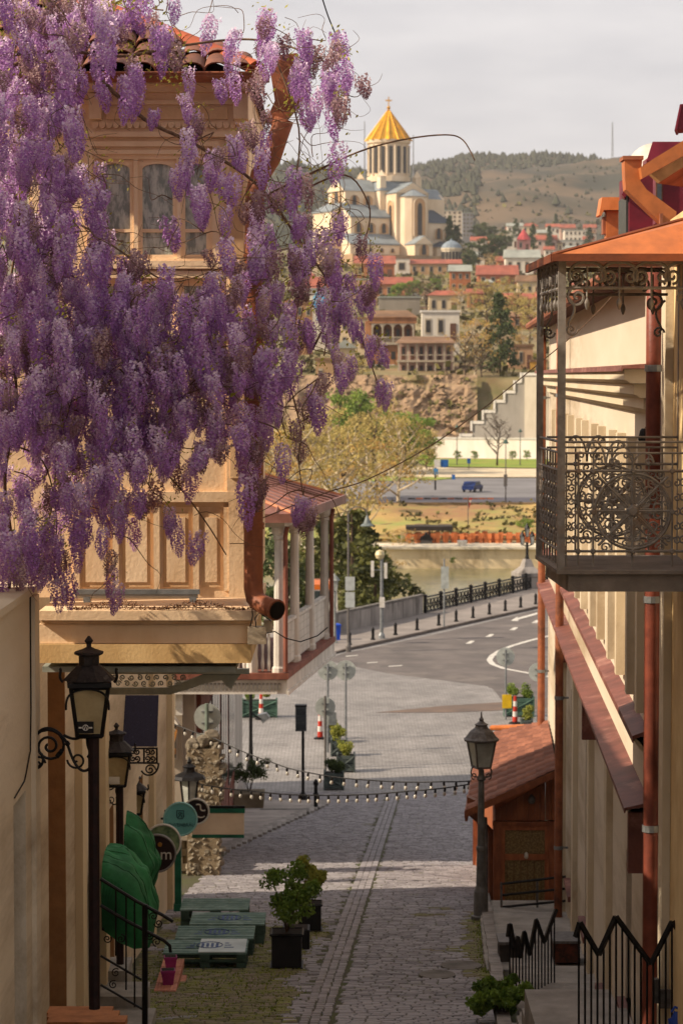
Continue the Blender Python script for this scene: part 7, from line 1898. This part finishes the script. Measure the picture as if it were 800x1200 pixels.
for v in (13, 19, 25, 31): arch('u', v, 3, z(300), z(294), 25)
# drum, conical gold roof, cross
dc = cp(0, 0, 0)
MB().lathe([(10.6, z(214)), (10.6, z(208)), (9.7, z(207.5)), (9.7, z(170)), (10.6, z(168.5)), (10.9, z(165))], dc, 24).build('drum', M_cs, ca)
for i in range(16):
    a = 2 * PI * i / 16 + .1; c = dc + Vector((math.cos(a) * 9.75, math.sin(a) * 9.75, (z(204) + z(173)) / 2))
    f = MB().box(c, (1.5, .8, z(173) - z(204)), a + PI / 2).build('drum_window', M_wfar, ca)
    a2 = a + PI / 16; c2 = dc + Vector((math.cos(a2) * 9.9, math.sin(a2) * 9.9, 0)); MB().lathe([(.75, z(206)), (.6, z(204)), (.6, z(173)), (.85, z(171))], c2, 6).build('drum_column', M_cs, ca)
mb = MB(); n = 32; rim = [dc + Vector(((11.4 if i % 2 == 0 else 10.4) * math.cos(2 * PI * i / n), (11.4 if i % 2 == 0 else 10.4) * math.sin(2 * PI * i / n), z(165.5))) for i in range(n)]
mb.add(rim + [dc + Vector((0, 0, z(127)))], [(i, (i + 1) % n, n) for i in range(n)]); mb.build('gold_roof', M_gold, ca)
for i in range(0, 16): 
    a = 2 * PI * i / 16; MB().tube([dc + Vector((11.5 * math.cos(a), 11.5 * math.sin(a), z(165.5))), dc + Vector((0, 0, z(127)))], .22, 4, r1=.08).build('gold_rib', M_gold, ca)
MB().lathe([(.7, z(128)), (1.0, z(126)), (.5, z(124.5))], dc, 8).build('finial', M_gold, ca)
mb = MB().bb((dc.x - .25, dc.y - .25, cbase.z + z(125)), (dc.x + .25, dc.y + .25, cbase.z + z(113.5))); mb.bb((dc.x - 1.6, dc.y - .2, cbase.z + z(118.5)), (dc.x + 1.6, dc.y + .2, cbase.z + z(117))); mb.build('cross', M_gold, ca)
# masts
for px, y0, y1, Y, lab in ((484, 205, 158, 2300, 'thin lattice mast right behind the cathedral drum'), (427, 205, 142, 2400, 'thin lattice mast left behind the cathedral drum'), (717, 190, 143, 3450, 'tall thin mast on the bare hilltop')):
    a = P(px, y0 + 4, Y); a.z = zt(a.x, Y) - 1; b = P(px, y1, Y); t = thing('mast', lab, 'mast', a)
    w = Y * .00034
    for s in (-1, 1): MB().tube([(a.x + s * w, a.y, a.z), (b.x + s * w * .15, b.y, b.z)], Y * .00012, 4).build('leg', mat('mast_grey', '8a8a8c', '77777a', .1, .7), t)
    for i in range(8): 
        t0, t1 = i / 8, (i + 1) / 8; MB().tube([(a.x - w * (1 - t0 * .85), a.y, a.z + (b.z - a.z) * t0), (a.x + w * (1 - t1 * .85), a.y, a.z + (b.z - a.z) * t1)], Y * .00008, 4).build('brace', mat('mast_grey', '8a8a8c'), t)

# ================================================================== TREES
def conifer_mesh(seed, m, n=46, w=.22, taper=1.0):
    rr = random.Random(seed); cs, rs = [], []
    for i in range(n):
        h = .06 + .92 * (i / n) ** 1.1; rad = w * (1 - h) ** taper + .012; a = rr.uniform(0, 6.28); q = rr.uniform(.2, 1.0) ** .5
        cs.append((math.cos(a) * rad * q, math.sin(a) * rad * q, h)); rs.append(.05 + .05 * (1 - h))
    return leafmesh('crown', cs, rs, 42, .022, m, .8, seed)
def crown_mesh(seed, m, tips, n=26, r=.085, size=.02): 
    rr = random.Random(seed); return leafmesh('crown', tips, [r * rr.uniform(.7, 1.3) for _ in tips], n, size, m, .8, seed)
KINDS = {}
for nm, m_, bark, kw, ck in (('spring', M_lf_spring, M_bark, dict(limbs=11, spread=.30, h0=.2), dict(n=30, r=.085, size=.017)), ('gold', M_lf_gold, M_palebark, dict(limbs=12, spread=.33, h0=.18), dict(n=20, r=.085, size=.015)), ('green', M_lf_green, M_bark, dict(limbs=11, spread=.28, h0=.16), dict(n=70, r=.09, size=.02)), ('bare', M_lf_gold, M_bark, dict(limbs=15, spread=.34, h0=.22, tw=7), None), ('willow', M_lf_spring, M_palebark, dict(limbs=14, spread=.32, h0=.22, tw=5), dict(n=24, r=.075, size=.012)), ('dark', M_lf_dark, M_bark, dict(limbs=10, spread=.24, h0=.12), dict(n=70, r=.09, size=.022))):
    KINDS[nm] = []
    for s in range(3):
        mb, tips = treemesh(s * 7 + len(nm), **kw)
        KINDS[nm].append((part_mesh(mb, 'trunk', bark, True), crown_mesh(s + 30, m_, tips, **ck) if ck else None))
for nm, m_, w in (('conifer', M_lf_dark, .24), ('cypress', M_lf_dark, .12), ('pine', mat('leaf_pine', '6b6a30', '2f3520', .3, .75, tint=True, bump=0, trans=.2), .42)):
    KINDS[nm] = []
    for s in range(2):
        mb = MB().tube([(0, 0, -.05), (.005, 0, .4), (0, 0, .97)], .02, 6, r1=.004); KINDS[nm].append((part_mesh(mb, 'trunk', M_bark), conifer_mesh(s + 3, m_, 70 if nm == 'pine' else 52, w, .75 if nm == 'pine' else .9)))
tn = [0]
def tree(kind, px, ybase, ytop, label, Y=None, wide=1.0, name=None, group='trees on the far bank and hillside'):
    Y = Y or yh(ybase); q = P(px, ybase, Y); h = P(px, ytop, Y).z - q.z
    tn[0] += 1; tr, cr = KINDS[kind][tn[0] % len(KINDS[kind])]
    nm = name or {'conifer': 'conifer_tree', 'cypress': 'cypress_tree', 'pine': 'pine_tree', 'bare': 'bare_tree', 'willow': 'willow_tree'}.get(kind, 'tree')
    t = thing(nm, label, 'tree', q, group); s = (h * wide, h * wide, h)
    rz = R.uniform(0, 6.28)
    for n_, me_ in (('trunk', tr), ('crown', cr)):
        if me_ is None: continue
        o = bpy.data.objects.new(n_, me_); COL.objects.link(o); o.parent = t; o.scale = s; o.rotation_euler = (0, 0, rz)
    return t
# riverside, behind the parapet and on the slope
tree('pine', 412, 775, 596, 'big olive green conifer behind the parapet and lamp posts', 168, 1.25)
tree('pine', 385, 770, 606, 'second dark conifer hidden left of the bell lamp post', 176, 1.15)
tree('dark', 332, 760, 610, 'dark leafy tree seen between the gallery columns', 150, .9)
tree('willow', 345, 640, 470, 'pale yellow willow left of the riverside, behind the wisteria', 262, 1.0)
tree('willow', 392, 652, 478, 'broad pale willow above the dark conifer', 270, 1.0)
tree('gold', 318, 640, 490, 'golden bare tree at the left edge of the river view', 255, 1.0)
tree('gold', 430, 640, 505, 'golden twiggy tree above the bell lamp post', 290, 1.0)
tree('willow', 467, 612, 470, 'tall spring tree with pale straight trunk at the top of the slope', 318, .85)
tree('spring', 440, 600, 478, 'yellow green tree left of the pale trunked tree', 330, 1.0)
tree('spring', 402, 600, 470, 'yellow green tree in front of the rock cliff', 335, 1.1)
tree('green', 474, 562, 474, 'yellow green tree in front of the right part of the cliff', 412, 1.5)
tree('spring', 500, 556, 500, 'small yellow green tree behind the blue signs', 425, 1.0)
tree('pine', 440, 770, 640, 'low olive conifer right of the bell lamp post', 160, 1.5)
tree('gold', 350, 640, 520, 'golden twiggy tree above the gallery roof', 250, 1.0)
tree('green', 415, 560, 452, 'fresh green tree below the cliff at left', 410, 1.0)
tree('spring', 452, 560, 462, 'light green tree in front of the cliff middle', 420, 1.0)
tree('spring', 484, 556, 486, 'small light green tree beside the white wall end', 440, 1.0)
tree('bare', 582, 544, 478, 'big bare dark tree standing before the white wall', 438, .95)
tree('green', 503, 545, 522, 'round green bush tree at the left end of the white wall', 452, 1.3)
tree('green', 466, 556, 530, 'low dark green bush at the far left of the park', 430, 1.5)
for px, lab in ((536, 'small clipped park shrub nearest the white wall end'), (556, 'small clipped park shrub left of the bare tree'), (600, 'small clipped park shrub right of the bare tree'), (617, 'small clipped park shrub beside the balcony post')): tree('green', px, 540, 527, lab, 455, 1.2, 'park_shrub')
tree('gold', 470, 660, 618, 'low reddish shrub at the left of the terrace', 276, 1.4, 'shrub')
tree('green', 468, 650, 625, 'low green shrub beside the terrace pergola', 280, 1.4, 'shrub')
tree('green', 614, 640, 606, 'green shrub on the slope near the balcony post', 296, 1.2, 'shrub')
tree('green', 530, 662, 652, 'tiny green plant growing from the embankment wall', 270.8, 1.2, 'shrub')
tree('gold', 440, 700, 640, 'brownish twiggy bush on the near river bank', 185, 1.4, 'shrub')
# hillside
HT = [('conifer', 585, 436, 342, 'dark conifer standing alone above the concrete wall', 505, 1.1), ('gold', 556, 446, 370, 'golden twiggy tree left of the dark conifer', 500, 1.1), ('bare', 545, 448, 385, 'bare pale tree right of the veranda house', 498, 1.0), ('bare', 564, 446, 395, 'bare grey tree at the foot of the dark conifer', 497, 1.0), ('spring', 604, 388, 330, 'yellow green tree behind the dark conifer top', 640, 1.2), ('spring', 570, 384, 322, 'broad yellow green tree under the dark red roof', 650, 1.2), ('spring', 620, 400, 345, 'yellow green tree at the right edge of the slope', 600, 1.0), ('gold', 612, 425, 380, 'golden shrub tree right of the dark conifer', 530, 1.2), ('gold', 540, 372, 332, 'golden tree beside the orange brick house', 720, 1.2), ('bare', 500, 368, 322, 'bare brown tree above the hipped roof house', 760, 1.2), ('green', 466, 362, 328, 'green bushy tree under the wide reddish roof', 800, 1.2), ('green', 484, 352, 326, 'second green tree right of the bushy one', 830, 1.2), ('bare', 478, 366, 330, 'bare brown tree over the grey concrete building', 770, 1.1), ('green', 408, 440, 404, 'dark green garden tree beside the cream annex', 522, 1.2), ('spring', 420, 452, 416, 'light shrub tree on the cliff edge below the brick house', 500, 1.3), ('gold', 446, 462, 440, 'dry golden shrub on the cliff edge at left', 492, 1.6), ('gold', 496, 462, 444, 'dry golden shrub below the veranda house', 492, 1.6), ('bare', 524, 462, 430, 'bare shrub at the right end of the veranda house', 493, 1.3), ('cypress', 526, 300, 252, 'slim dark cypress right of the cathedral', 1230, 1.2), ('conifer', 534, 298, 264, 'dark conifer beside the slim cypress', 1240, 1.6), ('dark', 560, 316, 276, 'large dark tree right of the rotunda', 1150, 1.3), ('dark', 578, 312, 272, 'tall dark tree left of the grey workshop', 1180, 1.2), ('dark', 548, 318, 292, 'dark bushy tree behind the orange brick house', 1120, 1.4), ('gold', 574, 322, 296, 'brownish tree in front of the workshop', 1100, 1.4), ('cypress', 624, 292, 262, 'dark cypress right of the pink tower', 1400, 1.3), ('cypress', 643, 290, 264, 'second dark cypress near the apartment row', 1450, 1.4), ('cypress', 651, 272, 250, 'dark cypress on the skyline of the apartment row', 1900, 1.3), ('conifer', 690, 290, 266, 'dark conifer right of the apartment row', 1500, 1.5), ('dark', 590, 300, 268, 'dark tree between the white villas', 1350, 1.2), ('dark', 562, 290, 258, 'dark tree group behind the rotunda', 1500, 1.3), ('dark', 575, 288, 262, 'dark leafy tree at the foot of the bare hill', 1550, 1.4), ('conifer', 604, 280, 256, 'conifer behind the white villas', 1600, 1.2), ('spring', 418, 330, 306, 'light tree behind the wisteria strands near the cathedral', 1050, 1.4), ('gold', 392, 350, 318, 'brownish tree left of the reddish roofs', 900, 1.4), ('dark', 430, 350, 326, 'dark shrub tree before the ochre house', 860, 1.4), ('green', 510, 344, 324, 'green tree between brick house and hipped roof', 900, 1.4), ('spring', 594, 346, 322, 'yellow green tree under the pale workshop', 900, 1.4), ('gold', 630, 372, 340, 'golden tree beside the balcony edge', 700, 1.2), ('gold', 640, 330, 300, 'brownish tree behind the balcony roof corner', 1000, 1.3)]
for k_, px, yb, yt, lab, Y, w in HT: tree(k_, px, yb, yt, lab, Y, w)
# hillside scrub: uncountable
mb = MB()
rr = random.Random(5)
for _ in range(5200):
    Y = rr.uniform(495, 1500) if _ % 3 else rr.uniform(1500, 2400); px = rr.uniform(100, 1000); x = (px - 400) / 3000 * Y
    zz = zt(x, Y); s = rr.uniform(.8, 2.6) * (Y / 800) ** .5; mb.tint = rr.random()
    for q in range(5):
        c = Vector((x + rr.gauss(0, s * .6), Y + rr.gauss(0, s * .6), zz + abs(rr.gauss(0, s * .45))))
        a = Vector((rr.gauss(0, 1), rr.gauss(0, 1), rr.gauss(0, 1))).normalized(); b = a.orthogonal().normalized(); cc = a.cross(b); u = s * .55
        mb.add([c - b * u, c + cc * u * .8, c + b * u, c - cc * u * .8], [(0, 1, 2, 3)])
for _ in range(1250):
    if _ < 900: Y = rr.uniform(287, 318); x = rr.uniform(-32, 40); c0 = Vector((x, Y, zt(x, Y) + .25)); s = rr.uniform(.12, .38)
    else: py = rr.uniform(440, 510); c0 = P(rr.uniform(395, 548), py, 478.2 + (512 - py) * .19); s = rr.uniform(.2, .5)
    if fbm(c0.x, c0.z * 3 + c0.y, .12) < -.05: continue
    mb.tint = rr.random()
    for q in range(5):
        c = c0 + Vector((rr.gauss(0, s), rr.gauss(0, s * .4), rr.gauss(0, s * .5))); a = Vector((rr.gauss(0, 1), rr.gauss(0, 1), rr.gauss(0, 1))).normalized(); b = a.orthogonal().normalized(); cc = a.cross(b)
        mb.add([c - b * s, c + cc * s * .7, c + b * s, c - cc * s * .7], [(0, 1, 2, 3)])
mb.build('scrub', mat('hill_scrub', '77703a', '453f25', .4, .9, tint=True, bump=0), kind='stuff', label='scrub and bushes scattered over the hillside', keep=True)
# ================================================================== WISTERIA
M_wis = mat('wisteria_petal', 'faeaf3', 'ab78b6', 6, .7, tint=True, rnd=.35, bump=0, trans=.34, contrast=(.3, .9))
M_wisb = mat('wisteria_faded', 'd8bdb8', '8a6670', 6, .75, tint=True, rnd=.3, bump=0, trans=.35)
M_vine = mat('vine_bark', '7d6149', '523e30', 25, .9, bump=.3)
M_wleaf = mat('wisteria_leaf', 'c2b84a', '85812f', 8, .65, tint=True, bump=0, trans=.35)
def raceme(seed, L=.30, Rr=.07, n=150, m=M_wis, bud=.35):
    rr = random.Random(seed); V, F, T = [], [], []
    for i in range(n):
        s = (i + .5) / n; s = s ** .85
        rad = Rr * (math.sin(min(1, (1 - s) * 1.45 + .08) * PI / 2)) * rr.uniform(.55, 1.08)
        a = i * 2.39996 + rr.uniform(-.3, .3)
        bend = .03 * math.sin(s * 2 + seed)
        c = np.array([math.cos(a) * rad + bend, math.sin(a) * rad, -L * s])
        sz = (0.018 if s < 1 - bud else .018 - .0095 * (s - 1 + bud) / bud) * rr.uniform(.8, 1.25)
        o = np.array([math.cos(a), math.sin(a), -.25 - .5 * s]); o /= np.linalg.norm(o)
        t = np.array([-math.sin(a), math.cos(a), rr.uniform(-.5, .5)]); t /= np.linalg.norm(t); u = np.cross(o, t)
        tint = .18 + .5 * s + rr.uniform(-.36, .36)
        b = len(V)                                   # banner petal: two bent halves, then the darker keel
        V += [c, c + t * sz + u * sz * .35 + o * .004, c + u * sz * 1.25 + o * .006, c - t * sz + u * sz * .35 + o * .004]
        F += [(b, b + 1, b + 2), (b, b + 2, b + 3)]; T += [tint, tint]
        b = len(V); V += [c + o * .002, c + o * sz * 1.15 + t * sz * .5 - u * sz * .4, c + o * sz * 1.3 - u * sz * .9, c + o * sz * 1.15 - t * sz * .5 - u * sz * .4]
        F += [(b, b + 1, b + 2), (b, b + 2, b + 3)]; T += [min(1, tint + .3)] * 2
    return np.array(V, dtype=np.float32), F, [min(1, max(0, x)) for x in T]
RAC = [raceme(s, R.uniform(.22, .35), R.uniform(.052, .070), 140) for s in range(8)]
RACF = [raceme(60 + s, R.uniform(.17, .28), R.uniform(.05, .065), 100) for s in range(3)]
def rmesh(r, m, name='flower_cluster'):
    me = bpy.data.meshes.new(name); me.from_pydata(r[0].tolist(), [], r[1]); me.materials.append(m)
    at = me.attributes.new('tint', 'FLOAT', 'FACE'); at.data.foreach_set('value', r[2]); me.update(); return me
RM = [rmesh(r, M_wis) for r in RAC]; RMF = [rmesh(r, M_wisb) for r in RACF]
#        x: 0   40  80 120 160 200 240 280 320 360 400
DENS = ["6 7 7 6 5 0 0 0 0 0 0", "8 8 8 5 2 1 1 4 4 3 1", "8 9 6 3 1 1 0 4 3 5 2", "9 8 5 1 1 1 1 1 2 4 1", "9 9 4 0 0 1 1 3 1 1 0",
        "9 9 4 0 0 2 4 1 3 0 0", "9 9 5 0 0 0 3 2 4 1 1", "9 9 7 2 1 0 2 2 5 4 2", "9 9 9 6 2 0 2 4 5 5 3", "9 9 9 9 8 5 5 5 5 4 3",
        "9 9 9 9 9 9 8 7 4 4 1", "9 9 9 9 9 9 9 8 5 2 1", "8 9 9 9 9 8 7 4 4 0 0", "6 6 7 7 6 4 3 4 2 0 0", "4 3 4 4 2 1 0 2 0 0 0",
        "5 4 2 2 2 0 0 0 0 0 0", "5 4 1 1 0 0 0 0 0 0 0"]
wis = thing('wisteria', 'purple flowering wisteria cascading over the bay house', 'wisteria', P(100, 700, 20.5))
spots = []
for r, row in enumerate(DENS):
    for c, v in enumerate(row.split()):
        v = int(v)
        nn = int(v * (1.4 if r < 7 else 1.7) * (1 if c < 8 else .62) + R.random())
        for _ in range(nn):
            px, py = c * 40 + R.uniform(-6, 46) - 4, r * 40 + R.uniform(-22, 24) - 10
            # clump the racemes
            g_ = noise.noise(Vector((px * .035, py * .03, 2.0)))
            if g_ < -.2 and R.random() < .6: continue
            lay = R.random()
            Y = 19.6 + 1.75 * lay + (.2 if px > 300 else 0)
            spots.append((px, py, min(Y, 21.45)))
# single strands far out on the right, placed where the photograph shows them
for px, py in ((352, 588), (362, 590), (357, 596), (368, 600), (350, 600), (358, 608), (392, 322), (400, 330), (408, 326), (396, 342), (404, 348), (399, 360), (390, 368), (412, 372), (418, 380), (425, 345), (433, 350), (447, 450), (455, 455), (441, 400), (446, 408), (398, 70), (386, 76), (392, 92), (400, 110), (380, 110), (388, 130), (372, 470), (366, 456), (228, 630), (133, 670), (139, 690), (200, 600), (30, 640), (45, 636), (58, 646), (20, 650), (66, 652), (12, 640), (74, 668), (36, 660), (52, 664), (24, 670), (64, 672), (0, 656)):
    spots.append((px, py - 6, R.uniform(20.3, 20.9)))
spots.sort(key=lambda s: s[2])
massV, massF, massT, off = [], [], [], 0
n_ind = 0
fadeV, fadeF, fadeT, foff = [], [], [], 0
for i, (px, py, Y) in enumerate(spots):
    p = P(px, py, Y); rz = R.uniform(0, 6.28); sc = R.uniform(.72, 1.15)
    if px > 375 and py > 300: sc *= .8
    tx, ty = R.gauss(0, .14), R.gauss(0, .14)
    faded = R.random() < (.34 if 280 < px else .22)
    if not faded and n_ind < 296 and (R.random() < .62 or px > 340):
        put('flower_cluster', RM[R.randrange(8)], wis, p, rz, (tx, ty), (sc, sc, sc * R.uniform(.85, 1.2))); n_ind += 1; continue
    src = RACF[R.randrange(3)] if faded else RAC[R.randrange(8)]
    M3 = np.array((Matrix.Rotation(rz, 3, 'Z') @ Matrix.Rotation(tx, 3, 'X') @ Matrix.Rotation(ty, 3, 'Y')) * sc, dtype=np.float32)
    v = src[0] @ M3.T + np.array(p, dtype=np.float32)
    sh = R.uniform(-.3, .3)
    if faded: fadeV.append(v); fadeF += [tuple(q + foff for q in f) for f in src[1]]; fadeT += [min(1, max(0, t + sh)) for t in src[2]]; foff += len(v)
    else: massV.append(v); massF += [tuple(q + off for q in f) for f in src[1]]; massT += [min(1, max(0, t + sh)) for t in src[2]]; off += len(v)
for V, F, T, m, nm in ((massV, massF, massT, M_wis, 'flower_cluster'), (fadeV, fadeF, fadeT, M_wisb, 'faded_flower_cluster')):
    o = link(nm, rmesh((np.concatenate(V), F, T), m, nm), wis, 'stuff')
# woody vines: a few main stems and many fine shoots
def pth(*pts): return [P(x, y, Y) for x, y, Y in pts]
def smooth(pts, n=5):
    out = []
    for i in range(len(pts) - 1):
        p0, p1, p2, p3 = pts[max(i - 1, 0)], pts[i], pts[i + 1], pts[min(i + 2, len(pts) - 1)]
        for k in range(n):
            t = k / n; out.append(.5 * ((2 * p1) + (p2 - p0) * t + (2 * p0 - 5 * p1 + 4 * p2 - p3) * t * t + (3 * p1 - p0 - 3 * p2 + p3) * t ** 3))
    return out + [pts[-1]]
MAIN = [[(8, 720, 20.6), (14, 640, 20.6), (6, 560, 20.5), (20, 470, 20.5), (10, 360, 20.4), (24, 240, 20.4), (12, 120, 20.3), (30, -20, 20.2)],
        [(-10, 90, 20.3), (60, 60, 20.6), (140, 66, 20.8), (210, 54, 21.1), (280, 46, 21.3), (330, 52, 21.2), (380, 72, 21.0), (402, 100, 20.9)],
        [(20, 300, 20.5), (80, 260, 20.7), (150, 300, 21.0), (200, 330, 21.2), (270, 310, 21.2), (340, 290, 21.1)],
        [(120, 95, 20.8), (170, 140, 21.0), (230, 170, 21.2), (300, 215, 21.2), (350, 280, 21.1), (385, 330, 21.0), (412, 372, 20.9), (432, 420, 20.9), (443, 452, 20.9)],
        [(310, 230, 21.2), (360, 205, 21.0), (420, 178, 20.9), (470, 164, 20.9), (520, 158, 20.9), (542, 164, 20.9), (556, 188, 20.9)],
        [(320, 60, 21.2), (350, 150, 21.1), (346, 230, 21.1), (358, 300, 21.0), (346, 380, 21.0), (340, 470, 21.0)],
        [(300, 250, 21.2), (350, 225, 21.0), (404, 205, 20.9), (430, 235, 20.9), (432, 265, 20.9), (418, 300, 20.9)],
        [(330, 420, 21.1), (352, 500, 20.9), (350, 540, 20.8), (358, 600, 20.7)],
        [(366, 410, 21.0), (390, 360, 20.9), (396, 330, 20.9), (372, 310, 20.9), (350, 330, 21.0)],
        [(60, 470, 20.6), (130, 500, 20.9), (200, 560, 21.1), (240, 610, 21.3), (265, 650, 21.4)], [(0, 700, 20.6), (22, 690, 20.5), (40, 660, 20.5), (60, 600, 20.6), (66, 540, 20.6)],
        [(10, 520, 20.5), (50, 540, 20.5), (66, 600, 20.6), (64, 660, 20.6)]]
for i, pts in enumerate(MAIN): MB().tube(smooth(pth(*pts)), .018 if i in (0, 1, 3) else .009, 6, r1=.005).build('stem', M_vine, wis, smooth=True)
mb = MB()
for i in range(620):
    px, py, Y = spots[R.randrange(len(spots))]
    a = Vector((px, py - 20, Y + .05)); pts = [a]; d = R.uniform(0, 6.28); 
    for k in range(5):
        d += R.gauss(0, .7); a = a + Vector((math.cos(d) * R.uniform(10, 24), math.sin(d) * R.uniform(8, 22) + 4, R.uniform(-.06, .06))); pts.append(a)
    if max(q.x for q in pts) > 448: continue
    mb.tube(smooth([P(q.x, q.y, min(q.z, 21.4)) for q in pts], 3), R.uniform(.0025, .006), 4, r1=.0015, cap=False)
for i in range(70):                         # tangle of shoots at the right end
    x, y = R.uniform(310, 400), R.uniform(60, 430); a = Vector((x, y, R.uniform(20.7, 21.3))); pts = [a]; d = R.uniform(0, 6.28)
    for k in range(6):
        d += R.gauss(.2, .6); a = a + Vector((math.cos(d) * 16, math.sin(d) * 16 + 3, R.uniform(-.05, .05))); pts.append(a)
    if max(q.x for q in pts) > 440: continue
    mb.tube(smooth([P(q.x, q.y, q.z) for q in pts], 3), R.uniform(.002, .0045), 4, r1=.0012, cap=False)
mb.build('shoot', M_vine, wis, kind='stuff')
# young leaves: tufts of yellow green
mb = MB()
def tuft(px, py, Y, n, s):
    for _ in range(n):
        p = P(px + R.gauss(0, 12) * s, py + R.gauss(0, 10) * s, Y + R.uniform(-.1, .1)); mb.tint = R.random()
        a = Vector((R.gauss(0, 1), R.gauss(0, 1), R.gauss(0, .6))).normalized(); b = a.orthogonal().normalized(); c = a.cross(b); L = R.uniform(.018, .04)
        mb.add([p, p + b * L * .5 + c * L * .28, p + b * L * 1.2, p + b * L * .5 - c * L * .28], [(0, 1, 2, 3)])
for px, py, n in ((125, 20, 130), (140, 10, 90), (5, 355, 70), (10, 40, 40), (200, 85, 40), (85, 490, 60), (100, 180, 50), (160, 60, 60), (205, 70, 30), (60, 90, 40), (130, 200, 30), (340, 120, 40), (350, 300, 40), (370, 200, 30), (405, 190, 20), (30, 460, 40)): tuft(px, py, 20.4 + R.random() * .5, n, 1.0)
for i in range(420):
    px, py, Y = spots[R.randrange(len(spots))]; tuft(px, py - 10, Y, 7, .5)
for i in range(60): tuft(R.uniform(310, 420), R.uniform(100, 420), R.uniform(20.8, 21.2), 4, .5)
mb.build('leaf', M_wleaf, wis, kind='stuff')
# loose wires across the view
t = thing('overhead_wire', 'thin dark wire hanging down from the top edge of the sky', 'wire', P(390, 30, 21)); MB().tube(smooth(pth((372, -20, 21), (384, 18, 21), (396, 48, 21), (398, 66, 21), (388, 74, 21), (378, 72, 21))), .006, 5).build('strand', M_black, t)
t = thing('overhead_cable', 'long sagging cable from the gallery roof up to the balcony', 'cable', P(520, 500, 24)); MB().tube(smooth(pth((300, 610, 22), (380, 578, 22.5), (430, 562, 23), (500, 525, 23.5), (560, 483, 24), (620, 435, 24.5), (680, 385, 25), (716, 348, 25.5))), .0055, 5).build('strand', M_vine, t)

# ================================================================== HAZE
hz = MB().bb((-3300, -40, -10.2), (3300, 6300, 420)).build('haze', M_white, kind='stuff', keep=True)
hm = bpy.data.materials.new('haze_air'); hm.use_nodes = True; n, l = hm.node_tree.nodes, hm.node_tree.links
n.remove(n['Principled BSDF']); pv = n.new('ShaderNodeVolumePrincipled'); pv.inputs['Color'].default_value = (.95, .93, .92, 1); pv.inputs['Density'].default_value = HAZE; pv.inputs['Anisotropy'].default_value = .2
l.new(pv.outputs[0], n['Material Output'].inputs['Volume'])
hz.data.materials.clear(); hz.data.materials.append(hm); hz['label'] = 'thin pale air haze over the valley'
